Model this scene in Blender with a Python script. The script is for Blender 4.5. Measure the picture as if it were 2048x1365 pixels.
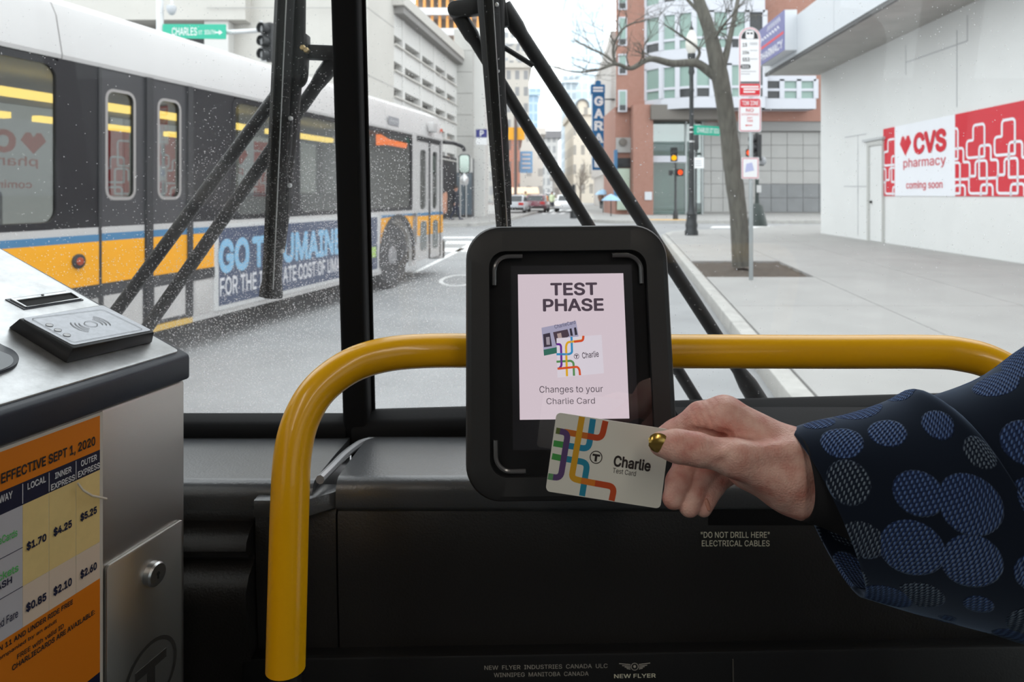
import bpy, bmesh, math, random
import numpy as np
from mathutils import Vector, Matrix
from mathutils.geometry import delaunay_2d_cdt

for _o in list(bpy.data.objects):
    bpy.data.objects.remove(_o, do_unlink=True)
SC = bpy.context.scene
COL = SC.collection

# ------------------------------------------------------------------ camera, sky, exposure
FPX, CX, CY, EYE = 1365.0, 1024.0, 390.0, 1.45      # focal length in pixels, principal point, eye height above the road
cam_data = bpy.data.cameras.new('camera')
cam_data.sensor_width = 36.0
cam_data.lens = 36.0 * FPX / 2048.0
cam_data.shift_y = -(682.5 - CY) / 2048.0            # level camera, shifted lens
cam_data.clip_start = 0.02
cam_data.clip_end = 2000.0
cam_data.dof.use_dof = True
cam_data.dof.focus_distance = 0.54
cam_data.dof.aperture_fstop = 13.0
CAM = bpy.data.objects.new('camera', cam_data)
CAM.location = (0, 0, EYE)
CAM.rotation_euler = (math.radians(90), 0, 0)
COL.objects.link(CAM)
SC.camera = CAM

world = bpy.data.worlds.new('overcast_sky')
SC.world = world
world.use_nodes = True
_bg = world.node_tree.nodes['Background']
_bg.inputs['Color'].default_value = (0.93, 0.965, 1.0, 1)
_bg.inputs['Strength'].default_value = 2.7

SC.cycles.max_bounces = 8; SC.cycles.diffuse_bounces = 4; SC.cycles.glossy_bounces = 4
SC.cycles.caustics_reflective = False; SC.cycles.caustics_refractive = False
SC.view_settings.view_transform = 'Standard'
SC.view_settings.look = 'None'
SC.view_settings.exposure = 0.0
SC.view_settings.gamma = 1.0
SC.view_settings.use_curve_mapping = False

# ------------------------------------------------------------------ helpers
def P(px, py, Y):
    return Vector(((px - CX) / FPX * Y, Y, EYE - (py - CY) / FPX * Y))

def V(*a):
    return Vector(a)

class Fr:
    """a plane frame: origin, right, up; z points to the viewer's side"""
    def __init__(s, o, x, y):
        s.o = Vector(o); s.x = Vector(x).normalized()
        y = Vector(y); y = y - s.x * y.dot(s.x)
        s.y = y.normalized(); s.z = s.x.cross(s.y)
    def __call__(s, x, y, z=0.0):
        return s.o + s.x * x + s.y * y + s.z * z
    def px(s, px, py, off=0.0):
        c = Vector((0, 0, EYE)); d = Vector(((px - CX) / FPX, 1, -(py - CY) / FPX))
        q = s.o + s.z * off
        t = (q - c).dot(s.z) / d.dot(s.z)
        v = c + d * t - s.o
        return v.dot(s.x), v.dot(s.y)
    def pts(s, lst, off=0.0):
        return [s.px(a, b, off) for a, b in lst]

def frame_y(Y):                                        # a plane facing the camera at depth Y; x = world X, y = world Z
    return Fr((0, Y, 0), (1, 0, 0), (0, 0, 1))

def S(r, g, b):
    f = lambda c: (c / 255 / 12.92) if c / 255 <= 0.04045 else ((c / 255 + 0.055) / 1.055) ** 2.4
    return (f(r), f(g), f(b))

ROOTLOC = {}
def thing(name, label=None, cat=None, loc=(0, 0, 0), group=None, kind=None):
    o = bpy.data.objects.new(name, None)
    o.empty_display_size = 0.05
    o.location = loc
    COL.objects.link(o)
    tag(o, label, cat, group, kind)
    ROOTLOC[o.name] = Vector(loc)
    return o

def tag(o, label=None, cat=None, group=None, kind=None):
    if label: o['label'] = label
    if cat: o['category'] = cat
    if group: o['group'] = group
    if kind: o['kind'] = kind
    return o

def root_loc(o):
    while o.parent is not None:
        o = o.parent
    return ROOTLOC.get(o.name, Vector(o.location))

def link_mesh(name, me, mat, parent=None, origin=None):
    o = bpy.data.objects.new(name, me)
    if mat is not None:
        me.materials.clear(); me.materials.append(mat)
    if parent is not None:
        off = root_loc(parent)
        me.transform(Matrix.Translation(-off))
        o.parent = parent
    else:
        if origin is None:
            n = len(me.vertices)
            co = np.empty(n * 3, 'f'); me.vertices.foreach_get('co', co); co = co.reshape(-1, 3)
            lo, hi = co.min(0), co.max(0)
            origin = ((lo[0] + hi[0]) / 2, (lo[1] + hi[1]) / 2, lo[2])
        me.transform(Matrix.Translation(-Vector(origin)))
        o.location = origin
        ROOTLOC[o.name] = Vector(origin)
    COL.objects.link(o)
    if parent is None:
        ROOTLOC[o.name] = Vector(o.location)
    return o

class MB:
    def __init__(s):
        s.v = []; s.f = []; s.uv = None
    def add(s, vs, fs):
        n = len(s.v); s.v += [tuple(v) for v in vs]; s.f += [tuple(i + n for i in f) for f in fs]
        return s
    def box(s, fr, x0, x1, y0, y1, z0, z1):
        vs = [fr(x, y, z) for z in (z0, z1) for y in (y0, y1) for x in (x0, x1)]
        return s.add(vs, [(0, 2, 3, 1), (4, 5, 7, 6), (0, 1, 5, 4), (2, 6, 7, 3), (0, 4, 6, 2), (1, 3, 7, 5)])
    def box3(s, x0, x1, y0, y1, z0, z1):
        return s.box(WF, x0, x1, y0, y1, z0, z1)
    def prism(s, fr, pts, z0, z1):
        n = len(pts)
        vs = [fr(x, y, z0) for x, y in pts] + [fr(x, y, z1) for x, y in pts]
        fs = [tuple(range(n))[::-1], tuple(range(n, 2 * n))]
        fs += [(i, (i + 1) % n, n + (i + 1) % n, n + i) for i in range(n)]
        return s.add(vs, fs)
    def flat(s, fr, pts, z=0.0):
        return s.add([fr(x, y, z) for x, y in pts], [tuple(range(len(pts)))])
    def ringplate(s, fr, outer, inner, z0, z1):
        n = len(outer)
        vs = [fr(x, y, z1) for x, y in outer] + [fr(x, y, z1) for x, y in inner] + [fr(x, y, z0) for x, y in outer] + [fr(x, y, z0) for x, y in inner]
        fs = []
        for i in range(n):
            j = (i + 1) % n
            fs += [(i, j, n + j, n + i), (2 * n + j, 2 * n + i, 3 * n + i, 3 * n + j), (2 * n + i, 2 * n + j, j, i), (n + i, n + j, 3 * n + j, 3 * n + i)]
        return s.add(vs, fs)
    def tube(s, path, r, n=12, cap=True):
        path = [Vector(p) for p in path]; m = len(path)
        rr = r if isinstance(r, (list, tuple)) else [r] * m
        t0 = (path[1] - path[0]).normalized()
        a = Vector((0, 0, 1)) if abs(t0.z) < 0.9 else Vector((1, 0, 0))
        u = (a - t0 * a.dot(t0)).normalized()
        vs = []
        for i, p in enumerate(path):
            t = (path[min(i + 1, m - 1)] - path[max(i - 1, 0)]).normalized()
            u = (u - t * u.dot(t)).normalized(); w = t.cross(u)
            for k in range(n):
                c = 2 * math.pi * k / n
                vs.append(p + (u * math.cos(c) + w * math.sin(c)) * rr[i])
        fs = [(i * n + k, i * n + (k + 1) % n, (i + 1) * n + (k + 1) % n, (i + 1) * n + k) for i in range(m - 1) for k in range(n)]
        if cap:
            fs += [tuple(range(n))[::-1], tuple(range((m - 1) * n, m * n))]
        return s.add(vs, fs)
    def loft(s, rings, cap=True, closed=True):
        n = len(rings[0]); m = len(rings)
        vs = [p for r in rings for p in r]
        kk = n if closed else n - 1
        fs = [(i * n + k, i * n + (k + 1) % n, (i + 1) * n + (k + 1) % n, (i + 1) * n + k) for i in range(m - 1) for k in range(kk)]
        if cap and closed:
            fs += [tuple(range(n))[::-1], tuple(range((m - 1) * n, m * n))]
        return s.add(vs, fs)
    def lathe(s, base, prof, n=16, axis=(0, 0, 1)):
        ax = Vector(axis).normalized()
        a = Vector((1, 0, 0)) if abs(ax.x) < 0.9 else Vector((0, 1, 0))
        u = (a - ax * a.dot(ax)).normalized(); w = ax.cross(u)
        rings = [[Vector(base) + ax * h + (u * math.cos(2 * math.pi * k / n) + w * math.sin(2 * math.pi * k / n)) * max(r, 1e-5) for k in range(n)] for r, h in prof]
        return s.loft(rings)
    def disc(s, fr, x, y, r, z0, z1, n=20):
        return s.prism(fr, [(x + r * math.cos(2 * math.pi * k / n), y + r * math.sin(2 * math.pi * k / n)) for k in range(n)], z0, z1)
    def stroke(s, fr, pts, w, z0, z1=None, r=0.0, closed=False):
        """a flat ribbon of width w along a 2-D path with rounded corners"""
        pts = round_path(pts, r, closed)
        n = len(pts); L = []; R = []
        for i in range(n):
            if closed:
                a, b = pts[i - 1], pts[(i + 1) % n]
            else:
                a, b = pts[max(i - 1, 0)], pts[min(i + 1, n - 1)]
            dx, dy = b[0] - a[0], b[1] - a[1]; l = math.hypot(dx, dy) or 1
            nx, ny = -dy / l * w / 2, dx / l * w / 2
            L.append((pts[i][0] + nx, pts[i][1] + ny)); R.append((pts[i][0] - nx, pts[i][1] - ny))
        m = n if closed else n - 1
        if z1 is None:
            vs = [fr(x, y, z0) for x, y in L + R]
            return s.add(vs, [(n + i, n + (i + 1) % n, (i + 1) % n, i) for i in range(m)])
        vs = [fr(x, y, z) for z in (z0, z1) for x, y in L + R]
        fs = []
        for i in range(m):
            j = (i + 1) % n
            fs += [(3 * n + i, 3 * n + j, 2 * n + j, 2 * n + i), (i, j, 2 * n + j, 2 * n + i), (n + j, n + i, 3 * n + i, 3 * n + j), (n + i, n + j, j, i)]
        return s.add(vs, fs)
    def build(s, name, mat, parent=None, bevel=0.0, smooth=False, segs=2, origin=None, angle=40):
        me = bpy.data.meshes.new(name)
        me.from_pydata(s.v, [], s.f)
        if s.uv is not None:
            l = me.uv_layers.new(name='UVMap')
            idx = np.empty(len(me.loops), 'i'); me.loops.foreach_get('vertex_index', idx)
            l.data.foreach_set('uv', np.array(s.uv, 'f')[idx].ravel())
        if bevel > 0:
            bm = bmesh.new(); bm.from_mesh(me)
            bmesh.ops.recalc_face_normals(bm, faces=bm.faces)
            ed = [e for e in bm.edges if len(e.link_faces) == 2 and e.calc_face_angle(0) > 0.5]
            bmesh.ops.bevel(bm, geom=ed, offset=bevel, segments=segs, profile=0.5, affect='EDGES', clamp_overlap=True)
            bm.to_mesh(me); bm.free()
        if smooth or bevel > 0:
            me.shade_smooth()
            me.set_sharp_from_angle(angle=math.radians(angle))
        return link_mesh(name, me, mat, parent, origin)

WF = Fr((0, 0, 0), (1, 0, 0), (0, 1, 0))

def round_path(pts, r, closed=False, seg=6):
    if r <= 0:
        return [tuple(p) for p in pts]
    out = []; n = len(pts)
    for i in range(n):
        if not closed and i in (0, n - 1):
            out.append(tuple(pts[i])); continue
        a = Vector(pts[i - 1]); b = Vector(pts[i]); c = Vector(pts[(i + 1) % n])
        d1 = (a - b); d2 = (c - b)
        l1, l2 = d1.length, d2.length
        if l1 < 1e-9 or l2 < 1e-9:
            continue
        d1 /= l1; d2 /= l2
        q = min(r, l1 * 0.49, l2 * 0.49)
        p0 = b + d1 * q; p1 = b + d2 * q
        for k in range(seg + 1):
            t = k / seg
            v = p0 * (1 - t) ** 2 + b * 2 * t * (1 - t) + p1 * t * t
            out.append((v.x, v.y))
    return out

def rrect(x0, x1, y0, y1, r, n=6):
    out = []
    for cx, cy, a0 in ((x1 - r, y1 - r, 0), (x0 + r, y1 - r, 90), (x0 + r, y0 + r, 180), (x1 - r, y0 + r, 270)):
        for k in range(n + 1):
            a = math.radians(a0 + 90 * k / n)
            out.append((cx + r * math.cos(a), cy + r * math.sin(a)))
    return out

def catmull(pts, n=8):
    pts = [Vector(p) for p in pts]; out = []
    for i in range(len(pts) - 1):
        p0 = pts[max(i - 1, 0)]; p1 = pts[i]; p2 = pts[i + 1]; p3 = pts[min(i + 2, len(pts) - 1)]
        for k in range(n):
            t = k / n
            out.append(0.5 * ((2 * p1) + (p2 - p0) * t + (2 * p0 - 5 * p1 + 4 * p2 - p3) * t * t + (3 * p1 - p0 - 3 * p2 + p3) * t ** 3))
    out.append(pts[-1])
    return out

GLYPHS = {
    ' ': '188|',
    '"': '321|78,318 70,509 136,509 128,318;193,318 185,509 250,509 243,318',
    '$': '447|202,-74 202,583 244,583 244,-74;224,-9 172,-4 128,9 91,31 64,60 46,96 38,137 104,137 110,110 123,88 142,71 166,59 194,52 224,49 257,52 286,60 311,74 329,92 341,114 346,139 342,161 332,179 316,193 296,205 272,214 245,222 184,239 128,260 86,289 60,326 52,372 58,413 75,448 102,476 138,498 180,511 227,516 275,511 316,498 351,476 377,449 394,415 401,378 337,378 326,412 302,437 267,453 225,459 194,456 167,448 145,435 129,418 118,398 115,376 119,352 131,334 148,319 169,308 191,300 212,293 264,279 287,272 312,264 336,252 359,238 379,220 395,198 405,171 408,139 403,99 386,64 360,34 323,11 278,-4',
    '&': '448|197,-7 150,-2 110,12 78,34 54,62 39,96 34,133 37,163 47,189 63,213 85,235 111,256 140,279 216,335 226,343 237,352 246,363 255,375 260,389 262,405 258,427 245,445 226,457 201,461 184,459 168,453 155,444 145,431 139,416 137,399 139,380 145,363 155,346 169,327 185,307 204,284 438,0 364,0 171,231 121,293 102,319 87,344 78,370 75,398 79,430 91,458 109,481 134,499 165,510 200,513 235,510 266,499 290,482 308,459 320,433 324,404 322,382 315,362 305,342 291,325 275,308 256,293 154,217 128,195 110,174 100,154 97,131 100,108 109,87 124,70 143,57 166,49 193,46 223,50 251,59 278,75 301,95 321,121 336,151 346,186 349,224 408,224 405,180 397,144 385,115 371,92 357,75 345,62 333,47 305,23 271,7 234,-3',
    ',': '188|38,-119 68,71 137,71 84,-119',
    '-': '453|337,244 337,188 114,188 114,244',
    '.': '188|95,-4 78,-1 63,9 53,24 50,41 53,59 63,73 78,83 95,87 113,83 128,73 138,59 141,41 138,24 128,9 113,-1',
    '0': '453|227,-7 174,1 130,24 95,62 69,113 60,144 53,178 49,214 48,254 49,294 53,330 60,364 69,395 95,447 130,484 174,508 227,516 279,508 323,484 358,447 384,395 393,364 400,330 404,294 405,254 404,214 400,178 393,144 384,113 359,62 323,24 279,1;227,50 261,56 290,74 313,103 330,144 340,194 344,254 340,314 330,365 313,405 290,435 261,453 227,460 192,453 163,435 140,405 123,365 113,314 109,254 113,194 123,144 140,103 163,74 192,56',
    '1': '453|76,0 76,55 391,55 391,0;276,509 276,0 212,0 212,448 209,448 86,358 86,427 198,509',
    '2': '453|64,0 64,47 234,229 261,257 282,282 299,305 311,327 318,348 320,371 317,397 308,419 293,436 273,449 250,457 224,460 196,457 172,447 153,433 139,413 130,390 127,362 66,362 71,405 86,442 111,473 143,496 182,511 225,516 268,511 306,497 337,474 361,445 376,411 381,372 378,345 371,318 357,290 336,259 306,223 267,180 153,60 153,57 389,57 389,0',
    '3': '453|218,-7 173,-3 133,10 98,30 70,57 52,91 44,132 109,132 115,107 126,87 144,71 165,59 191,52 219,50 248,53 275,61 297,74 315,93 325,116 329,145 326,172 316,196 299,217 275,234 242,244 201,248 157,248 157,299 288,448 288,452 70,452 70,509 372,509 372,461 211,278 211,289 264,288 308,276 344,253 371,222 387,186 393,145 387,103 370,66 344,36 309,12 266,-2',
    '4': '453|40,105 40,158 247,509 311,509 109,166 109,163 413,163 413,105;282,0 282,121 282,146 282,318 343,318 343,0',
    '5': '453|221,-7 178,-2 140,11 108,32 83,60 66,93 60,130 122,130 127,108 138,89 154,73 173,60 196,52 221,50 250,53 276,64 298,82 314,104 324,131 328,162 324,193 314,221 297,244 275,262 248,273 218,277 192,275 167,268 145,258 128,246 67,253 96,509 366,509 366,452 151,452 134,301 136,301 155,315 178,325 203,331 229,334 263,330 294,321 321,306 345,285 364,260 379,231 388,199 391,163 385,117 369,76 343,41 309,15 268,-1',
    '6': '453|226,-7 182,-1 142,15 109,40 84,74 69,115 64,162 68,199 80,239 102,285 137,340 252,509 322,509 151,261 145,261 154,275 165,288 179,299 196,307 214,312 235,314 278,309 316,295 346,271 370,240 384,201 389,157 384,112 368,73 343,39 310,14 271,-2;226,48 254,52 279,63 299,79 314,101 324,128 327,157 324,187 314,213 299,235 279,251 254,262 226,265 198,262 174,252 153,235 138,214 128,188 125,158 128,128 138,102 153,79 174,63 198,52',
    '7': '453|97,0 323,448 323,452 62,452 62,509 391,509 391,449 165,0',
    '8': '453|226,-7 178,-2 136,11 101,33 74,62 57,96 52,135 55,166 65,195 81,220 101,241 125,256 153,265 153,267 119,282 93,308 76,342 70,380 75,417 90,450 114,477 146,498 184,511 226,516 269,511 306,498 337,477 361,450 377,417 382,380 376,342 359,308 333,282 300,267 300,265 327,256 351,241 372,220 387,195 397,166 401,135 395,96 378,62 352,33 317,11 275,-2;226,49 258,52 285,60 307,74 323,91 333,113 337,139 333,165 322,189 305,208 283,223 256,232 226,235 196,232 169,223 147,208 130,189 119,165 115,139 119,113 129,91 145,74 167,60 195,52;226,290 252,292 274,300 293,313 307,330 316,351 319,376 316,399 308,420 294,437 275,449 252,457 226,460 200,457 177,449 159,437 145,420 136,399 133,376 136,351 145,330 159,313 178,300 201,292',
    '9': '453|226,516 271,510 310,494 343,468 368,434 384,393 389,347 385,309 373,270 350,224 315,168 200,0 130,0 301,248 307,248 299,234 287,221 273,210 257,202 238,196 218,195 175,199 137,214 106,237 83,269 68,307 64,352 69,397 85,436 110,469 143,494 182,510;226,460 199,457 174,446 154,429 138,407 129,381 125,352 129,322 138,295 154,274 174,257 199,247 226,243 254,247 279,257 299,273 314,295 324,321 327,350 324,381 314,407 299,429 279,446 254,457',
    ':': '188|95,-4 78,-1 63,9 53,24 50,41 53,59 63,73 78,83 95,87 113,83 128,73 138,59 141,41 138,24 128,9 113,-1;95,271 78,274 63,284 53,299 50,316 53,334 63,349 78,359 95,362 113,359 128,349 138,334 141,316 138,299 128,284 113,274',
    'A': '480|16,0 201,509 276,509 463,0 395,0 287,302 276,334 264,372 250,420 232,478 245,478 228,419 213,371 201,333 191,302 85,0;110,142 110,199 370,199 370,142',
    'B': '456|60,0 60,509 241,509 289,504 329,491 359,469 381,442 394,410 398,374 395,344 387,320 373,301 356,286 336,275 315,267 315,262 339,257 363,245 385,227 402,203 414,173 418,136 413,100 400,67 377,39 344,18 301,4 247,0;125,57 245,57 296,63 330,80 349,105 355,137 352,161 342,184 327,203 306,218 279,228 248,231 125,231;125,285 238,285 265,288 288,296 308,309 323,326 333,348 336,372 330,403 313,429 283,446 240,452 125,452',
    'C': '510|267,-7 235,-5 205,1 177,11 150,25 126,42 104,63 86,88 70,115 57,146 48,179 42,215 40,254 42,293 48,329 57,362 70,393 86,421 104,445 126,466 150,484 177,498 205,508 235,514 267,516 305,513 340,504 373,490 402,471 427,447 448,418 463,385 473,348 408,348 401,373 389,395 375,413 357,428 337,440 315,449 292,454 267,456 223,450 184,432 150,403 125,364 109,314 103,254 109,194 125,145 151,105 184,76 223,59 267,53 292,55 315,60 337,69 357,81 375,96 389,114 401,136 408,160 473,160 463,124 448,91 428,62 402,38 373,19 341,5 305,-4',
    'D': '502|219,0 96,0 96,57 215,57 272,63 318,81 354,110 379,149 394,198 399,255 394,312 379,361 354,399 320,428 275,446 221,452 93,452 93,509 225,509 261,507 294,501 325,492 353,478 399,441 433,391 446,361 455,329 460,293 462,255 460,217 455,181 446,149 433,119 417,92 398,68 376,48 351,31 322,17 291,8 256,2;125,509 125,0 60,0 60,509',
    'E': '419|60,0 60,509 372,509 372,452 125,452 125,286 355,286 355,229 125,229 125,57 375,57 375,0',
    'F': '410|60,0 60,509 369,509 369,452 125,452 125,278 346,278 346,221 125,221 125,0',
    'G': '520|269,-7 236,-5 205,1 176,11 149,25 125,43 104,64 85,88 69,116 57,146 47,179 42,215 40,254 42,293 47,329 57,362 69,393 85,421 103,445 125,466 149,484 175,498 203,508 233,514 265,516 304,513 340,504 374,489 403,469 429,445 449,416 465,384 474,349 408,349 399,372 387,393 373,411 356,427 337,439 315,448 291,454 265,456 222,450 183,432 150,404 125,364 109,314 103,254 109,194 125,145 151,105 184,76 224,59 269,53 309,57 345,71 374,93 396,123 410,160 415,202 434,199 283,199 283,256 478,256 478,200 471,141 451,91 419,50 377,19 326,0',
    'H': '517|60,0 60,509 125,509 125,289 392,289 392,509 457,509 457,0 392,0 392,232 125,232 125,0',
    'I': '300|31,0 31,57 118,57 118,452 31,452 31,509 269,509 269,452 183,452 183,57 269,57 269,0',
    'J': '396|185,-7 124,3 75,33 57,55 44,81 36,111 33,145 33,173 98,173 98,145 104,104 122,74 149,56 185,50 220,56 248,74 266,104 272,145 272,509 336,509 336,145 334,111 326,81 313,55 294,33 246,3',
    'K': '467|104,145 104,216 122,239 139,261 157,282 174,303 193,324 212,344 364,509 448,509 231,276 228,276;60,0 60,509 125,509 125,334 124,225 125,193 125,0;372,0 188,259 228,309 449,0',
    'L': '393|60,0 60,509 125,509 125,57 361,57 361,0',
    'M': '628|60,0 60,509 152,509 277,187 282,174 287,159 299,123 305,103 311,84 322,49 307,49 318,83 330,121 342,158 348,174 352,187 476,509 568,509 568,0 504,0 504,291 504,327 505,369 506,413 507,457 513,457 505,433 498,409 482,363 474,341 467,322 456,291 342,0 286,0 170,291 165,304 159,321 145,361 137,384 129,408 121,432 112,457 119,457 120,416 121,372 122,328 122,291 122,0',
    'N': '523|60,0 60,509 136,509 343,183 352,169 363,151 375,130 388,107 401,82 414,55 405,54 402,81 401,108 400,134 399,157 399,195 399,509 463,509 463,0 387,0 202,290 190,310 177,331 164,354 148,381 108,452 119,454 122,384 123,354 124,328 125,307 125,291 125,0',
    'O': '533|267,-7 235,-5 205,1 177,11 150,25 126,42 105,63 86,88 70,115 57,146 48,179 42,215 40,254 42,293 48,329 57,362 70,393 86,421 105,445 126,466 150,484 177,498 205,508 235,514 267,516 299,514 329,508 357,498 384,484 408,466 429,445 448,421 464,393 477,362 486,329 491,293 493,254 491,215 486,179 477,146 464,115 448,88 429,63 408,42 384,25 357,11 329,1 299,-5;267,53 310,59 349,76 383,105 408,144 425,194 430,254 425,314 408,365 383,404 349,433 310,450 267,456 223,450 184,433 151,404 125,364 109,314 103,254 109,194 125,144 151,105 184,76 223,59',
    'P': '445|60,0 60,509 235,509 289,503 332,487 366,462 390,430 404,391 409,348 404,304 390,265 366,233 332,207 289,191 235,186 109,186 109,242 233,242 269,246 297,256 318,272 333,294 342,319 344,348 342,376 333,402 318,423 297,439 268,449 232,452 125,452 125,0',
    'Q': '533|245,159 313,159 369,85 384,65 468,-48 401,-48 346,27 331,46;267,-7 235,-5 205,1 177,11 150,25 126,42 105,63 86,88 70,115 57,146 48,179 42,215 40,254 42,293 48,329 57,362 70,393 86,421 105,445 126,466 150,484 177,498 205,508 235,514 267,516 299,514 329,508 357,498 384,484 408,466 429,445 448,421 464,393 477,362 486,329 491,293 493,254 491,215 486,179 477,146 464,115 448,88 429,63 408,42 384,25 357,11 329,1 299,-5;267,53 310,59 349,76 383,105 408,144 425,194 430,254 425,314 408,365 383,404 349,433 310,450 267,456 223,450 184,433 151,404 125,364 109,314 103,254 109,194 125,144 151,105 184,76 223,59',
    'R': '449|60,0 60,509 236,509 290,504 333,489 367,465 390,433 405,395 409,352 405,309 390,271 367,240 333,217 289,203 236,198 96,198 96,255 234,255 269,258 298,267 319,281 334,300 342,324 345,352 342,380 334,405 319,425 298,440 269,449 233,452 125,452 125,0;353,0 230,229 303,229 428,0',
    'S': '447|224,-9 172,-4 128,9 91,31 64,60 46,96 38,137 104,137 110,110 123,88 142,71 166,59 194,52 224,49 257,52 286,60 311,74 329,92 341,114 346,139 342,161 332,179 316,193 296,205 272,214 245,222 184,239 128,260 86,289 60,326 52,372 58,413 75,448 102,476 138,498 180,511 227,516 275,511 316,498 351,476 377,449 394,415 401,378 337,378 326,412 302,437 267,453 225,459 194,456 167,448 145,435 129,418 118,398 115,376 119,352 131,334 148,319 169,308 191,300 212,293 264,279 287,272 312,264 336,252 359,238 379,220 395,198 405,171 408,139 403,99 386,64 360,34 323,11 278,-4',
    'T': '449|32,452 32,509 417,509 417,452 257,452 257,0 193,0 193,452',
    'U': '517|259,-8 203,-2 154,15 114,43 85,80 66,124 60,173 60,509 124,509 124,178 128,144 141,113 160,87 187,68 220,56 259,52 298,56 331,68 357,87 377,113 389,144 393,178 393,509 457,509 457,173 451,124 433,80 403,43 363,15 315,-2',
    'V': '480|204,0 16,509 84,509 192,206 203,176 215,137 230,89 248,31 235,31 252,90 267,138 279,176 290,206 395,509 463,509 278,0',
    'W': '686|155,0 16,509 82,509 163,196 170,171 175,145 181,120 187,94 192,67 197,40 189,40 194,67 200,94 205,120 211,145 218,171 224,196 306,509 380,509 462,196 468,171 474,145 480,120 486,94 492,67 497,40 488,40 493,67 499,94 504,120 510,145 523,196 603,509 670,509 530,0 455,0 368,323 359,356 351,391 344,431 336,475 350,475 342,433 335,395 327,359 318,323 230,0',
    'X': '474|18,0 217,284 217,236 29,509 104,509 178,400 192,379 204,361 214,345 223,329 233,312 243,292 232,292 243,311 252,329 261,345 272,361 284,379 298,400 374,509 446,509 259,239 259,287 456,0 382,0 292,129 279,149 268,165 259,180 250,195 241,212 230,231 244,231 235,213 225,196 216,181 206,166 195,149 182,129 91,0',
    'Y': '472|203,0 203,208 16,509 91,509 192,344 208,318 222,292 236,264 250,230 224,230 237,265 251,293 265,318 280,344 381,509 455,509 268,208 268,0',
    'Z': '438|42,0 42,46 273,385 289,408 306,431 323,453 341,476 348,454 317,453 285,452 254,452 223,452 40,452 40,509 397,509 397,462 169,129 152,105 134,81 116,57 97,33 90,54 121,56 152,57 183,57 214,57 399,57 399,0',
    'a': '389|160,-9 126,-5 94,5 68,22 48,45 35,73 30,108 34,138 43,161 58,179 78,193 100,203 125,211 152,216 178,220 209,224 234,227 252,230 265,235 273,243 276,255 276,257 273,279 267,297 256,311 240,322 220,329 196,331 171,329 149,322 132,313 118,301 107,288 100,274 41,291 57,322 79,346 104,364 133,375 163,382 194,384 215,383 239,379 263,372 286,360 306,343 322,320 333,290 337,251 337,0 277,0 277,52 272,52 264,38 252,25 236,12 215,1 190,-6;170,45 202,49 228,59 248,74 263,93 272,115 276,138 276,190 270,186 259,182 246,179 231,176 216,173 200,171 175,168 154,164 134,159 117,150 103,139 95,124 92,105 94,87 102,72 114,61 130,52 149,47',
    'b': '424|229,-8 198,-5 172,4 153,17 138,31 127,46 118,59 112,59 112,0 53,0 53,509 114,509 114,319 118,319 127,331 137,346 152,360 171,373 197,381 229,384 274,378 313,361 345,332 370,293 385,245 390,189 385,133 370,84 346,45 313,16 274,-2;220,47 253,51 279,66 301,88 316,117 325,151 328,189 325,227 316,261 301,290 280,311 253,325 220,330 188,325 161,312 140,291 125,263 116,229 113,189 116,150 125,115 140,86 162,65 188,51',
    'c': '396|207,-8 159,-2 117,16 82,46 56,85 40,133 34,187 40,243 56,291 82,330 117,360 159,378 207,384 234,383 260,377 284,368 305,356 324,341 340,322 353,301 362,277 303,262 298,276 290,289 281,301 270,311 257,319 242,325 226,329 207,330 173,325 145,310 124,287 108,258 99,224 96,187 99,151 108,117 124,89 145,66 173,51 207,46 226,48 243,52 258,58 271,66 282,76 292,89 299,102 304,117 363,102 354,78 341,56 325,37 306,21 285,9 261,-1 235,-6',
    'd': '424|195,-8 151,-2 111,16 79,45 55,84 39,133 34,189 39,245 55,293 79,332 112,361 151,378 196,384 228,381 253,373 272,360 287,346 298,331 306,319 311,319 311,509 372,509 372,0 313,0 313,59 307,59 298,46 287,31 272,17 252,4 227,-5;205,47 236,51 263,65 284,86 299,115 309,150 312,189 309,229 300,263 284,291 263,312 237,325 205,330 172,325 145,311 124,290 108,261 99,227 96,189 99,151 109,117 124,88 145,66 172,51',
    'e': '404|212,-8 161,-2 117,16 82,46 56,85 40,132 34,187 39,242 55,290 81,329 115,359 157,378 205,384 236,382 266,374 294,361 319,341 341,315 357,282 368,242 371,194 371,169 75,169 75,221 338,221 310,202 307,237 298,269 283,294 263,314 237,326 205,330 173,326 146,313 125,294 109,270 99,241 96,211 96,178 100,139 110,106 128,80 151,61 179,50 212,46 234,48 254,53 271,61 285,73 297,88 306,105 365,91 353,63 335,39 311,19 283,4 249,-5',
    'f': '254|228,379 228,327 6,327 6,379;81,0 81,432 84,461 96,486 113,505 135,519 161,527 187,530 207,529 222,527 234,524 243,521 227,468 215,472 206,473 195,474 171,470 154,460 145,443 142,419 142,0',
    'g': '425|207,-151 168,-148 134,-140 105,-127 82,-110 64,-91 51,-69 101,-41 110,-53 122,-66 136,-78 154,-88 178,-95 207,-97 249,-92 282,-75 304,-47 311,-6 311,68 306,68 298,56 287,41 272,28 252,16 227,8 195,5 152,10 113,27 80,53 55,90 39,136 34,191 39,246 55,293 80,332 112,361 152,378 196,384 228,382 253,373 273,360 288,346 299,331 308,319 313,319 313,379 372,379 372,-9 367,-54 350,-90 324,-117 291,-136 251,-147;205,59 237,63 264,75 285,95 300,121 309,154 312,193 309,231 300,264 285,291 264,312 237,325 205,330 172,325 145,312 124,290 109,262 99,229 96,193 99,155 109,123 124,96 145,76 172,63',
    'h': '410|114,227 114,0 53,0 53,509 114,509 114,287 102,287 124,332 152,362 187,379 227,384 264,380 295,369 321,349 341,321 353,285 357,240 357,0 296,0 296,235 290,275 273,304 246,323 210,329 184,326 161,317 141,303 126,283 117,257',
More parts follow.
